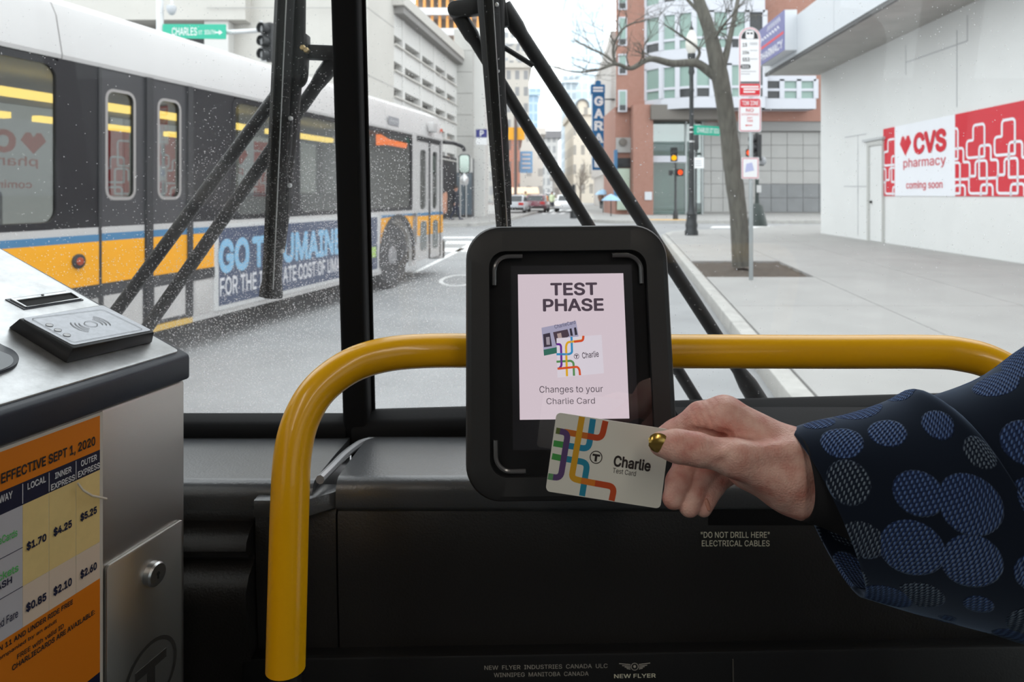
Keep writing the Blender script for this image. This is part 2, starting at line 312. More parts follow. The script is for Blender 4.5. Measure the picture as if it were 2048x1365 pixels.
    'i': '167|53,0 53,379 114,379 114,0;84,443 67,446 54,455 44,468 41,483 44,499 54,512 67,521 84,524 100,521 114,512 123,499 126,483 123,468 114,455 100,446',
    'j': '167|53,379 114,379 114,-30 111,-63 102,-90 86,-113 65,-129 37,-139 4,-143 -10,-143 -10,-87 2,-87 25,-83 40,-72 50,-54 53,-29;83,443 67,446 53,455 44,468 41,483 44,499 53,512 67,521 83,524 100,521 114,512 123,499 126,483 123,468 114,455 100,446',
    'k': '381|110,137 110,212 121,212 284,379 360,379 184,199 177,199;53,0 53,509 114,509 114,0;294,0 148,186 191,229 372,0',
    'l': '189|139,-2 101,3 74,20 58,47 53,84 53,509 114,509 114,99 115,77 120,62 130,54 146,52 160,53 170,54 181,3 172,1 162,-1 151,-2',
    'm': '610|53,0 53,379 112,379 112,295 108,295 118,323 132,346 151,363 172,376 195,384 219,386 257,380 287,361 309,331 321,295 312,295 322,321 337,343 357,361 381,375 407,383 437,386 468,383 497,372 522,354 541,328 553,296 557,255 557,0 496,0 496,254 490,289 473,313 447,326 419,330 395,328 374,320 358,307 345,290 338,270 335,247 335,0 274,0 274,260 269,288 253,311 229,326 199,330 178,328 158,320 140,307 126,289 117,266 114,238 114,0',
    'n': '410|114,227 114,0 53,0 53,379 112,379 112,287 102,287 124,332 152,362 187,379 227,384 264,380 295,369 321,349 341,321 353,285 357,240 357,0 296,0 296,235 290,275 273,304 246,323 210,329 184,326 161,317 141,303 126,283 117,257',
    'o': '415|207,-8 159,-2 117,16 82,46 56,85 40,133 34,187 40,243 56,291 82,330 117,360 159,378 207,384 256,378 299,360 333,330 359,291 376,243 381,187 376,133 359,85 333,46 299,16 256,-2;207,46 242,51 270,66 292,89 307,117 316,151 319,187 316,224 307,258 292,287 270,310 242,325 207,330 173,325 145,310 124,287 108,258 99,224 96,187 99,151 108,117 124,89 145,66 173,51',
    'p': '424|53,-143 53,379 112,379 112,319 118,319 126,331 137,346 152,360 171,373 197,381 229,384 274,378 313,361 345,332 370,293 385,245 390,189 385,133 370,84 346,45 313,16 274,-2 229,-8 198,-5 173,4 153,17 138,31 127,46 118,59 114,59 114,-143;220,47 253,51 279,66 301,88 316,117 325,151 328,189 325,227 316,261 301,290 280,311 253,325 220,330 188,325 161,312 140,291 125,263 116,229 113,189 116,150 125,115 140,86 162,65 188,51',
    'q': '424|372,-143 311,-143 311,59 306,59 298,46 287,31 272,17 252,4 227,-5 195,-8 151,-2 111,16 79,45 55,84 39,133 34,189 39,245 55,293 79,332 112,361 151,378 196,384 228,381 253,373 272,360 287,346 298,331 307,319 313,319 313,379 372,379;205,47 236,51 263,65 284,86 299,115 309,150 312,189 309,229 300,263 284,291 263,312 237,325 205,330 172,325 145,311 124,290 108,261 99,227 96,189 99,151 109,117 124,88 145,66 172,51',
    'r': '259|53,0 53,379 112,379 112,321 115,321 130,347 152,367 181,380 213,385 229,384 243,384 243,322 230,324 219,325 207,326 182,323 159,315 140,301 126,284 117,262 114,237 114,0',
    's': '365|182,-8 145,-5 112,3 84,18 62,38 45,63 36,94 94,107 105,79 124,60 150,49 181,45 217,50 244,62 262,81 268,103 265,121 254,136 237,147 212,155 149,170 104,186 72,208 53,237 47,274 51,305 65,332 87,354 115,370 149,381 187,384 223,381 254,372 279,358 299,339 314,316 324,290 268,277 258,298 243,316 219,328 187,333 156,329 131,317 114,299 109,277 112,258 124,243 144,232 172,223 229,209 275,194 306,171 325,142 331,107 326,75 312,47 290,24 260,6 223,-5',
    't': '227|204,379 204,327 6,327 6,379;65,471 126,471 126,98 128,76 136,61 150,53 170,50 185,51 202,54 213,2 203,-1 192,-3 180,-4 168,-4 125,2 92,21 72,52 65,93',
    'u': '410|182,-5 146,-1 115,11 89,31 69,59 57,95 53,139 53,379 114,379 114,144 119,105 137,75 164,56 200,50 226,53 249,62 268,77 283,97 293,122 296,153 296,379 357,379 357,0 298,0 298,92 307,92 286,47 257,17 222,0',
    'v': '389|163,0 17,379 84,379 165,155 177,121 187,87 196,53 206,21 184,21 194,53 203,87 213,121 224,155 305,379 371,379 226,0',
    'w': '567|138,0 23,379 87,379 133,214 143,177 154,137 165,91 175,41 165,41 175,90 186,135 196,176 206,214 252,379 316,379 362,214 371,176 382,136 392,91 402,41 391,41 402,90 413,135 423,176 434,214 480,379 545,379 429,0 368,0 319,172 305,225 297,252 291,280 277,338 291,338 277,280 270,252 263,225 255,198 248,172 199,0',
    'x': '379|21,0 171,218 171,171 29,379 100,379 147,306 164,279 179,253 193,229 207,206 175,206 190,229 202,253 216,279 233,306 282,379 352,379 209,169 209,214 358,0 287,0 231,85 214,112 200,136 187,159 173,182 205,182 191,159 178,136 165,112 148,85 91,0',
    'y': '389|47,-139 61,-86 71,-87 88,-90 104,-89 118,-84 130,-74 141,-58 151,-36 163,-1 17,379 84,379 165,155 177,121 187,87 196,53 206,21 184,21 193,53 202,87 212,121 224,155 305,379 371,379 204,-58 191,-85 177,-107 159,-124 139,-136 117,-143 91,-145 77,-145 65,-143 54,-141',
    'z': '380|42,0 42,46 254,320 254,323 48,323 48,379 333,379 333,331 126,60 126,56 339,56 339,0',
}

_TXT = {}; _GLY = {}
def glyph(ch):
    """triangles of one letter: its outlines filled by the non-zero winding rule"""
    if ch not in _GLY:
        ad_, body = GLYPHS[ch].split('|')
        loops = [[tuple(float(q) / 1000 for q in p.split(',')) for p in lp.split()] for lp in (body.split(';') if body else [])]
        vs = []; es = []
        for lp in loops:
            if lp[0] == lp[-1]: lp.pop()
            n = len(vs); vs += [Vector(p) for p in lp]; es += [(n + i, n + (i + 1) % len(lp)) for i in range(len(lp))]
        fs = []
        if vs:
            r = delaunay_2d_cdt(vs, es, [], 0, 1e-6); vs = r[0]
            for f in r[2]:
                cx_ = sum(vs[i].x for i in f) / 3; cy_ = sum(vs[i].y for i in f) / 3; wn = 0
                for lp in loops:
                    for i in range(len(lp)):
                        (x0, y0), (x1, y1) = lp[i - 1], lp[i]
                        if (y0 <= cy_) != (y1 <= cy_) and (x0 + (cy_ - y0) / (y1 - y0) * (x1 - x0)) > cx_:
                            wn += 1 if y1 > y0 else -1
                if wn: fs.append(tuple(f))
        _GLY[ch] = (float(ad_) / 1000, [tuple(v) for v in vs], fs)
    return _GLY[ch]

def text_mesh(s, bold=0.0, space=1.0):
    """a line of sans-serif lettering as a flat mesh, from the outlines above"""
    key = (s, bold, space)
    if key not in _TXT:
        x = 0.0; vs = []; fs = []
        for ch in s:
            ad_, gv, gf = glyph(ch)
            n = len(vs); vs += [(p[0] + x, p[1]) for p in gv]; fs += [tuple(i + n for i in f) for f in gf]
            x += ad_ * space
        co = np.array(vs, 'f')
        if bold > 0:                                   # thicken the strokes all round
            n0 = len(co); base = co.copy(); f0 = list(fs)
            for k in range(8):
                a = k * math.pi / 4
                co = np.concatenate([co, base + np.array((math.cos(a), math.sin(a)), 'f') * bold * 0.75])
                fs += [tuple(i + n0 * (k + 1) for i in f) for f in f0]
        lo, hi = co.min(0), co.max(0)
        _TXT[key] = (co, fs, lo, hi)
    return _TXT[key]

def text(fr, x0, x1, y0, y1, s, mat, parent, name='lettering', off=0.0006, bold=0.0, space=1.0, caps=None):
    """lettering fitted to a box of the frame; caps: y0..y1 is the capital height (descenders hang below)"""
    co, fs, lo, hi = text_mesh(s, bold, space)
    ylo = 0.0 if caps else lo[1]
    yhi = 0.509 if caps else hi[1]
    X = x0 + (co[:, 0] - lo[0]) / (hi[0] - lo[0]) * (x1 - x0)
    Y = y0 + (co[:, 1] - ylo) / (yhi - ylo) * (y1 - y0)
    n = len(X); lay = n // 9 if bold > 0 else n; st = abs(y1 - y0) * 0.0016   # each thickening layer a hair proud of the last
    m = MB(); m.add([fr(float(a), float(b), off + st * (i // lay)) for i, (a, b) in enumerate(zip(X, Y))], fs)
    return m.build(name, mat, parent)

# ------------------------------------------------------------------ materials
def new_mat(name):
    m = bpy.data.materials.new(name); m.use_nodes = True
    return m, m.node_tree.nodes, m.node_tree.links

_MC = {}
def M(name, col, rough=0.5, metal=0.0, bump=0.0, bscale=60.0, var=0.0, vscale=4.0, spec=0.5, coat=0.0, stretch=None, emit=None, estr=0.0, sheen=0.0):
    if name in _MC:
        return _MC[name]
    m, N, L = new_mat(name)
    b = N['Principled BSDF']
    b.inputs['Base Color'].default_value = (*col, 1)
    b.inputs['Roughness'].default_value = rough
    b.inputs['Metallic'].default_value = metal
    b.inputs['Specular IOR Level'].default_value = spec
    b.inputs['Coat Weight'].default_value = coat
    b.inputs['Sheen Weight'].default_value = sheen
    if emit:
        b.inputs['Emission Color'].default_value = (*emit, 1); b.inputs['Emission Strength'].default_value = estr
    if var > 0 or bump > 0:
        tc = N.new('ShaderNodeTexCoord'); src = tc.outputs['Object']
        if stretch:
            mp = N.new('ShaderNodeMapping'); mp.inputs['Scale'].default_value = stretch
            L.new(src, mp.inputs['Vector']); src = mp.outputs['Vector']
    if var > 0:
        n = N.new('ShaderNodeTexNoise'); n.inputs['Scale'].default_value = vscale; n.inputs['Detail'].default_value = 6
        n.inputs['Roughness'].default_value = 0.65
        L.new(src, n.inputs['Vector'])
        mx = N.new('ShaderNodeMix'); mx.data_type = 'RGBA'
        mx.inputs[6].default_value = (*[c * (1 - var) for c in col], 1)
        mx.inputs[7].default_value = (*[min(1, c * (1 + var)) for c in col], 1)
        mr = N.new('ShaderNodeMapRange'); mr.inputs['From Min'].default_value = 0.3; mr.inputs['From Max'].default_value = 0.7
        L.new(n.outputs['Fac'], mr.inputs['Value']); L.new(mr.outputs['Result'], mx.inputs[0])
        L.new(mx.outputs[2], b.inputs['Base Color'])
    if bump > 0:
        n2 = N.new('ShaderNodeTexNoise'); n2.inputs['Scale'].default_value = bscale; n2.inputs['Detail'].default_value = 3
        L.new(src, n2.inputs['Vector'])
        bp = N.new('ShaderNodeBump'); bp.inputs['Strength'].default_value = bump; bp.inputs['Distance'].default_value = 0.3 / bscale
        L.new(n2.outputs['Fac'], bp.inputs['Height']); L.new(bp.outputs['Normal'], b.inputs['Normal'])
    _MC[name] = m
    return m

def glass(name, tint=(1, 1, 1), refl=1.0, base_refl=0.0, rough=0.0, dark=None):
    """a thin pane: mostly see-through, mirror-like by the Fresnel law"""
    if name in _MC:
        return _MC[name]
    m, N, L = new_mat(name)
    N.remove(N['Principled BSDF']); out = N['Material Output']
    t = N.new('ShaderNodeBsdfTransparent'); t.inputs['Color'].default_value = (*tint, 1)
    g = N.new('ShaderNodeBsdfGlossy'); g.inputs['Roughness'].default_value = rough; g.inputs['Color'].default_value = (refl, refl, refl, 1)
    fr = N.new('ShaderNodeFresnel')
    ge = N.new('ShaderNodeNewGeometry'); io = N.new('ShaderNodeMath'); io.operation = 'MULTIPLY_ADD'    # both faces of a pane mirror alike
    io.inputs[1].default_value = 1 / 1.5 - 1.5; io.inputs[2].default_value = 1.5
    L.new(ge.outputs['Backfacing'], io.inputs[0]); L.new(io.outputs[0], fr.inputs['IOR'])
    ad = N.new('ShaderNodeMath'); ad.operation = 'ADD'; ad.inputs[1].default_value = base_refl; ad.use_clamp = True
    L.new(fr.outputs['Fac'], ad.inputs[0])
    mx = N.new('ShaderNodeMixShader')
    L.new(ad.outputs[0], mx.inputs[0]); L.new(t.outputs[0], mx.inputs[1]); L.new(g.outputs[0], mx.inputs[2])
    src = mx.outputs[0]
    if dark is not None:
        d = N.new('ShaderNodeBsdfDiffuse'); d.inputs['Color'].default_value = (*dark, 1)
        m2 = N.new('ShaderNodeMixShader'); m2.inputs[0].default_value = 0.5
        L.new(t.outputs[0], m2.inputs[1]); L.new(d.outputs[0], m2.inputs[2]); L.new(m2.outputs[0], mx.inputs[1])
    L.new(src, out.inputs['Surface'])
    _MC[name] = m
    return m

def emitter(name, col, strength):
    if name in _MC:
        return _MC[name]
    m, N, L = new_mat(name)
    N.remove(N['Principled BSDF'])
    e = N.new('ShaderNodeEmission'); e.inputs['Color'].default_value = (*col, 1); e.inputs['Strength'].default_value = strength
    L.new(e.outputs[0], N['Material Output'].inputs['Surface'])
    _MC[name] = m
    return m

def grid_mat(name, wall, pane, w, h, mw, mh, rough=0.5, glassy=0.2):
    """far facade: rows of windows too small to pick apart"""
    if name in _MC:
        return _MC[name]
    m, N, L = new_mat(name); b = N['Principled BSDF']
    tc = N.new('ShaderNodeTexCoord'); sp = N.new('ShaderNodeSeparateXYZ'); L.new(tc.outputs['Object'], sp.inputs[0])
    ad = N.new('ShaderNodeMath'); ad.operation = 'ADD'; L.new(sp.outputs[0], ad.inputs[0]); L.new(sp.outputs[1], ad.inputs[1])
    def cell(src, size, frac):
        d = N.new('ShaderNodeMath'); d.operation = 'DIVIDE'; L.new(src, d.inputs[0]); d.inputs[1].default_value = size
        f = N.new('ShaderNodeMath'); f.operation = 'FRACT'; L.new(d.outputs[0], f.inputs[0])
        g = N.new('ShaderNodeMath'); g.operation = 'GREATER_THAN'; L.new(f.outputs[0], g.inputs[0]); g.inputs[1].default_value = frac
        return g.outputs[0]
    a = cell(ad.outputs[0], w, mw); c = cell(sp.outputs[2], h, mh)
    mu = N.new('ShaderNodeMath'); mu.operation = 'MULTIPLY'; L.new(a, mu.inputs[0]); L.new(c, mu.inputs[1])
    mx = N.new('ShaderNodeMix'); mx.data_type = 'RGBA'; mx.inputs[6].default_value = (*wall, 1); mx.inputs[7].default_value = (*pane, 1)
    L.new(mu.outputs[0], mx.inputs[0]); L.new(mx.outputs[2], b.inputs['Base Color'])
    b.inputs['Roughness'].default_value = rough
    _MC[name] = m
    return m

def brick_mat(name, c1, c2, mortar, scale):
    if name in _MC:
        return _MC[name]
    m, N, L = new_mat(name); b = N['Principled BSDF']
    tc = N.new('ShaderNodeTexCoord'); sp = N.new('ShaderNodeSeparateXYZ'); L.new(tc.outputs['Object'], sp.inputs[0])
    ad = N.new('ShaderNodeMath'); ad.operation = 'ADD'; L.new(sp.outputs[0], ad.inputs[0]); L.new(sp.outputs[1], ad.inputs[1])
    cb = N.new('ShaderNodeCombineXYZ'); L.new(ad.outputs[0], cb.inputs[0]); L.new(sp.outputs[2], cb.inputs[1])
    br = N.new('ShaderNodeTexBrick'); br.inputs['Scale'].default_value = scale
    br.inputs['Color1'].default_value = (*c1, 1); br.inputs['Color2'].default_value = (*c2, 1); br.inputs['Mortar'].default_value = (*mortar, 1)
    br.inputs['Mortar Size'].default_value = 0.012
    L.new(cb.outputs[0], br.inputs['Vector']); L.new(br.outputs['Color'], b.inputs['Base Color'])
    b.inputs['Roughness'].default_value = 0.85
    _MC[name] = m
    return m

# ------------------------------------------------------------------ smooth bodies from blended round cones
def sd_cone(X, a, b, ra, rb):
    a = np.array(a, 'f'); b = np.array(b, 'f'); ab = b - a
    t = np.clip(((X - a) @ ab) / max(float(ab @ ab), 1e-12), 0, 1)
    d = X - a - t[..., None] * ab
    return np.sqrt((d * d).sum(-1)) - (ra + t * (rb - ra))

def smin(a, b, k):
    h = np.maximum(k - np.abs(a - b), 0) / k
    return np.minimum(a, b) - h * h * k * 0.25

def sdf_to_mesh(fn, lo, hi, h):
    lo = np.array(lo, 'f'); hi = np.array(hi, 'f')
    n = np.ceil((hi - lo) / h).astype(int) + 1
    ax = [lo[i] + h * np.arange(n[i], dtype='f') for i in range(3)]
    X = np.stack(np.meshgrid(*ax, indexing='ij'), -1)
    v = fn(X)
    ins = v < 0
    c = [slice(0, -1), slice(1, None)]
    cnt = np.zeros(tuple(n - 1), 'i')
    for i in c:
        for j in c:
            for k in c:
                cnt += ins[i, j, k]
    act = (cnt > 0) & (cnt < 8)
    idx = -np.ones(act.shape, 'i'); ci = np.argwhere(act); idx[act] = np.arange(len(ci))
    acc = np.zeros((len(ci), 3), 'f'); wt = np.zeros(len(ci), 'f')
    off = [(0, 0, 0), (1, 0, 0), (0, 1, 0), (1, 1, 0), (0, 0, 1), (1, 0, 1), (0, 1, 1), (1, 1, 1)]
    val = [v[ci[:, 0] + o[0], ci[:, 1] + o[1], ci[:, 2] + o[2]] for o in off]
    for a in range(8):
        for b in range(a + 1, 8):
            d = [off[b][i] - off[a][i] for i in range(3)]
            if sum(abs(x) for x in d) != 1:
                continue
            va, vb = val[a], val[b]; cr = (va < 0) != (vb < 0)
            t = np.where(cr, va / np.where(np.abs(va - vb) < 1e-12, 1, va - vb), 0)
            p = np.array(off[a], 'f') + t[:, None] * np.array(d, 'f')
            acc[cr] += p[cr]; wt[cr] += 1
    pos = lo + (ci + acc / np.maximum(wt, 1)[:, None]) * h
    quads = []
    for d in range(3):
        e = [slice(None)] * 3; f = [slice(None)] * 3
        e[d] = slice(0, -1); f[d] = slice(1, None)
        A = ins[tuple(e)]; B = ins[tuple(f)]
        u, w = (d + 1) % 3, (d + 2) % 3
        for sign, mask in ((1, A & ~B), (0, ~A & B)):
            q = np.argwhere(mask)
            ok = (q[:, u] > 0) & (q[:, w] > 0) & (q[:, u] < n[u] - 1) & (q[:, w] < n[w] - 1)
            q = q[ok]
            du = np.zeros(3, 'i'); du[u] = 1; dw = np.zeros(3, 'i'); dw[w] = 1
            g = lambda p: idx[p[:, 0], p[:, 1], p[:, 2]]
            qs = np.stack([g(q - du - dw), g(q - dw), g(q), g(q - du)], 1)
            if not sign:
                qs = qs[:, ::-1]
            quads.append(qs[(qs >= 0).all(1)])
    return pos, np.concatenate(quads)

def sdf_obj(name, fn, lo, hi, h, mat, parent):
    pos, q = sdf_to_mesh(fn, lo, hi, h)
    me = bpy.data.meshes.new(name)
    me.from_pydata(pos.tolist(), [], q.tolist())
    me.shade_smooth()
    return link_mesh(name, me, mat, parent)

# ================================================================== THE SETTING: street
asphalt = M('asphalt', (0.29, 0.293, 0.298), 0.85, bump=0.35, bscale=120, var=0.16, vscale=0.9)
concrete_walk = M('sidewalk_concrete', (0.345, 0.338, 0.328), 0.9, bump=0.2, bscale=90, var=0.08, vscale=1.3)
curb_stone_mat = M('curb_granite', (0.42, 0.41, 0.39), 0.85, bump=0.4, bscale=60, var=0.16, vscale=6)
joint_mat = M('joint_sand', (0.25, 0.24, 0.23), 0.95)
paint_white = M('road_paint', (0.72, 0.72, 0.72), 0.7, var=0.12, vscale=9)

road = MB().box3(-120, 160, -30, 420, -0.4, 0.0).build('road', asphalt)
tag(road, kind='structure')

def curb_x(Y):
    return 1.79 + 0.172 * (Y - 4.35)                   # outer edge of the kerb along the bus stop
def wall_x(Y):
    return 10.43 + 0.075 * (Y - 23.05)                 # plane of the white shop wall
CURB_W = 0.17

def strip(m, Y0, Y1, fa, fb, z0, z1):
    vs = []
    for z in (z0, z1):
        vs += [(fa(Y0), Y0, z), (fb(Y0), Y0, z), (fb(Y1), Y1, z), (fa(Y1), Y1, z)]
    return m.add(vs, [(3, 2, 1, 0), (4, 5, 6, 7), (0, 1, 5, 4), (1, 2, 6, 5), (2, 3, 7, 6), (3, 0, 4, 7)])

walk = thing('sidewalk', kind='structure', loc=(4, 10, 0))
inner = lambda Y: curb_x(Y) + CURB_W
Yb = [-6.0, -3.2, -0.4, 2.4, 5.2, 8.0, 10.8, 13.4, 16.2, 19.2, 22.2]
PIT_T = 1.72
cols = [0.0, PIT_T, 3.4, 5.1]
sub = MB(); strip(sub, -6, 22.2, inner, lambda Y: wall_x(Y) + 0.05, 0.0, 0.10)
sub.build('joint_bed', joint_mat, walk)
for i in range(len(Yb) - 1):
    a, b = Yb[i], Yb[i + 1]
    for j in range(len(cols)):
        if a == 10.8 and j == 0:
            continue
        lo = (lambda Y, c=cols[j]: inner(Y) + c + 0.006)
        if j < len(cols) - 1:
            hi = (lambda Y, c=cols[j + 1]: inner(Y) + c - 0.006)
        else:
            hi = (lambda Y: wall_x(Y) + 0.02)
        strip(MB(), a + 0.006, b - 0.006, lo, hi, 0.09, 0.15).build('slab', concrete_walk, walk)
# rounded corner apron beyond the last slabs
corner = [(inner(22.2), 22.2)]
for k in range(9):
    t = k / 8 * math.pi / 2
    corner.append((inner(22.2) + 0.2 + 3.6 * (1 - math.cos(t)), 22.2 + 3.4 * math.sin(t)))
corner += [(10.2, 27.6), (12.0, 29.4), (24, 30.0), (24, 22.2)]
MB().prism(WF, corner, 0.0, 0.15).build('corner_apron', concrete_walk, walk)
k0 = 0
Y = -5.0
random.seed(3)
while Y < 22.2:
    l = random.choice((1.5, 1.8, 2.1))
    Y2 = min(Y + l, 22.2)
    m = MB(); dz = random.uniform(-0.004, 0.006)
    strip(m, Y + 0.006, Y2 - 0.006, curb_x, lambda q: curb_x(q) + CURB_W - 0.008, -0.1, 0.152 + dz)
    m.build('curb_stone', curb_stone_mat, walk, bevel=0.018)
    Y = Y2
arc = []
for k in range(9):
    t = k / 8 * math.pi / 2
    arc.append((inner(22.2) + 0.2 + 3.6 * (1 - math.cos(t)) - 0.08, 22.2 + 3.4 * math.sin(t) + 0.05))
m = MB(); m.stroke(WF, arc + [(10.15, 27.65), (11.95, 29.45), (24, 30.05)], 0.17, -0.1, 0.15)
m.build('curb_stone', curb_stone_mat, walk)

# sidewalks across the side street
fw = thing('sidewalk', kind='structure', loc=(12, 40, 0))
MB().prism(WF, [(4.3, 35.6), (5.6, 34.6), (30, 34.2), (30, 60), (9, 60), (13, 140), (12, 140), (5.6, 48)], 0.0, 0.15).build('slab', concrete_walk, fw)
MB().stroke(WF, [(12, 140), (5.5, 48), (4.22, 35.6), (5.5, 34.5), (30, 34.1)], 0.18, -0.05, 0.16, r=0.6).build('curb_stone', curb_stone_mat, fw)
MB().prism(WF, [(7.2, 35.2), (9.0, 34.9), (9.0, 35.7), (7.2, 36.0)], 0.15, 0.165).build('tactile_ramp', M('tactile_yellow', S(226, 176, 90), 0.8), fw)
lw = thing('sidewalk', kind='structure', loc=(-6, 40, 0))
gx = lambda Y: -9.2 + 0.151 * Y                        # plane of the garage front
MB().prism(WF, [(-30, 31), (gx(33) + 2.3, 31), (gx(36) + 3.0, 34), (gx(80) + 2.5, 80), (gx(140) + 2, 140), (gx(140) - 6, 140), (-30, 60)], 0.0, 0.15).build('slab', concrete_walk, lw)
MB().stroke(WF, [(-30, 30.95), (gx(33) + 2.35, 30.95), (gx(36) + 3.05, 34), (gx(80) + 2.55, 80), (gx(140) + 2, 140)], 0.18, -0.05, 0.16, r=0.8).build('curb_stone', curb_stone_mat, lw)

# paint on the road (parts of the road)
def ground_px(px, py, z=0.0):
    Yd = FPX * (EYE - z) / (py - CY)
    return ((px - CX) / FPX * Yd, Yd)
def paint(poly, name='lane_line'):
    MB().prism(WF, poly, 0.001, 0.006).build(name, paint_white, road)
paint([ground_px(818, 550), ground_px(830, 548), ground_px(948, 489), ground_px(940, 487)])
for (x0, x1, y0, y1) in ((886, 955, 497, 504), (890, 958, 483, 488), (884, 960, 474, 477)):
    paint([ground_px(x0, y1), ground_px(x1, y1), ground_px(x1 + 4, y0), ground_px(x0 + 4, y0)], 'crosswalk_bar')
for i in range(6):
    xx = 1028 + i * 18
    paint([ground_px(xx, 428), ground_px(xx + 9, 428), ground_px(xx + 26, 420), ground_px(xx + 19, 420)], 'crosswalk_bar')
paint([ground_px(1350, 473), ground_px(1362, 473), ground_px(1362, 471), ground_px(1350, 471)], 'stop_line')
paint([ground_px(1420, 456.5), ground_px(1640, 456.5), ground_px(1640, 451.5), ground_px(1425, 453)], 'crosswalk_bar')
c = ground_px(918, 561)
m = MB(); m.stroke(WF, [(c[0] + 0.30 * math.cos(a * math.pi / 12), c[1] + 0.72 * math.sin(a * math.pi / 12)) for a in range(24)], 0.07, 0.001, 0.006, closed=True)
m.build('bike_symbol', paint_white, road)

# ================================================================== THE SETTING: the bus we stand in
BXL, BXR, BZF, BZC, BYR = -1.46, 1.04, 0.36, 2.36, -4.0
inside_grey = M('bus_wall_panel', (0.16, 0.165, 0.17), 0.6, bump=0.1, bscale=300)
floor_mat = M('bus_floor_rubber', (0.06, 0.062, 0.065), 0.7, bump=0.2, bscale=200)
black_plastic = M('black_plastic', (0.010, 0.010, 0.011), 0.45, bump=0.25, bscale=500)
black_rubber = M('black_rubber', (0.009, 0.009, 0.010), 0.75, bump=0.15, bscale=300, spec=0.2)
shell_paint = M('bus_shell_paint', (0.6, 0.6, 0.6), 0.4)

tag(MB().box3(BXL, BXR, BYR, 0.84, BZF - 0.05, BZF).build('floor', floor_mat), kind='structure')
tag(MB().box3(BXL, BXR, BYR, 0.84, BZC, BZC + 0.05).build('ceiling', inside_grey), kind='structure')
tag(MB().box3(BXL, BXR, BYR - 0.05, BYR, BZF, BZC).build('wall_rear', inside_grey), kind='structure')
# driver's side with its window, kerb side with the glazed front door
wl = thing('wall_left', kind='structure', loc=(BXL, 0, BZF))
m = MB()
m.box3(BXL - 0.05, BXL, BYR, 0.88, BZF, 1.15).box3(BXL - 0.05, BXL, BYR, 0.88, 2.05, BZC)
for y0, y1 in ((0.80, 0.88), (-0.60, -0.52), (-2.2, -2.1), (BYR, -3.8)):
    m.box3(BXL - 0.05, BXL, y0, y1, 1.15, 2.05)
m.build('panel', inside_grey, wl)
side_glass = glass('side_glass', (0.55, 0.57, 0.56))
for y0, y1 in ((-0.52, 0.80), (-2.1, -0.60), (-3.8, -2.2)):
    MB().box3(BXL - 0.03, BXL - 0.024, y0, y1, 1.15, 2.05).build('pane', side_glass, wl)
wr = thing('wall_right', kind='structure', loc=(BXR, 0, BZF))
m = MB()
m.box3(BXR, BXR + 0.05, BYR, -0.80, BZF, 1.15).box3(BXR, BXR + 0.05, BYR, 0.88, 2.15, BZC)
m.box3(BXR, BXR + 0.05, 0.70, 0.88, BZF, 2.15).box3(BXR, BXR + 0.05, -0.9, -0.72, 1.15, 2.15).box3(BXR, BXR + 0.05, BYR, -3.8, 1.15, 2.15)
m.build('panel', inside_grey, wr)
MB().box3(BXR + 0.024, BXR + 0.03, -3.8, -0.9, 1.15, 2.15).build('pane', side_glass, wr)
dr = thing('door_1', kind='structure', loc=(BXR, 0, BZF))
for y0, y1 in ((-0.72, -0.02), (0.0, 0.70)):
    mm = MB(); mm.ringplate(Fr((BXR + 0.02, 0, 0), (0, 1, 0), (0, 0, 1)), rrect(y0, y1, BZF, 2.15, 0.05), rrect(y0 + 0.09, y1 - 0.09, BZF + 0.14, 2.05, 0.05), 0, 0.03)
    mm.build('door_leaf', black_rubber, dr)
    MB().prism(Fr((BXR + 0.03, 0, 0), (0, 1, 0), (0, 0, 1)), rrect(y0 + 0.085, y1 - 0.085, BZF + 0.135, 2.055, 0.05), 0, 0.006).build('pane', glass('door_glass', (0.90, 0.92, 0.91)), dr)

# front: windshield of two panes, pillar, sills, header
GL = lambda z: 0.905 - 0.111 * (z - 1.145)              # depth of the glass at height z
wf = thing('wall_front', kind='structure', loc=(-0.2, 0.9, BZF))
m = MB()
m.box3(BXL, BXR, 0.84, 0.905, BZF - 0.05, 1.09)
m.build('panel', shell_paint, wf)
MB().box3(BXL, BXR, GL(2.2) - 0.08, GL(2.2) + 0.06, 2.06, BZC + 0.05).build('header', inside_grey, wf)

win = thing('window_1', kind='structure', loc=(-0.2, 0.88, 1.1))
# dusty windshield glass
wm, N, L = new_mat('windshield_glass')
N.remove(N['Principled BSDF']); out = N['Material Output']
tr = N.new('ShaderNodeBsdfTransparent'); tr.inputs['Color'].default_value = (0.93, 0.955, 0.94, 1)
gl = N.new('ShaderNodeBsdfGlossy'); gl.inputs['Roughness'].default_value = 0.0
fr_ = N.new('ShaderNodeFresnel'); fr_.inputs['IOR'].default_value = 1.45
mx1 = N.new('ShaderNodeMixShader'); L.new(fr_.outputs[0], mx1.inputs[0]); L.new(tr.outputs[0], mx1.inputs[1]); L.new(gl.outputs[0], mx1.inputs[2])
df = N.new('ShaderNodeBsdfDiffuse'); df.inputs['Color'].default_value = (0.6, 0.6, 0.6, 1)
tl = N.new('ShaderNodeBsdfTranslucent'); tl.inputs['Color'].default_value = (0.75, 0.75, 0.75, 1)
md = N.new('ShaderNodeMixShader'); md.inputs[0].default_value = 0.75; L.new(df.outputs[0], md.inputs[1]); L.new(tl.outputs[0], md.inputs[2])
geo = N.new('ShaderNodeNewGeometry')
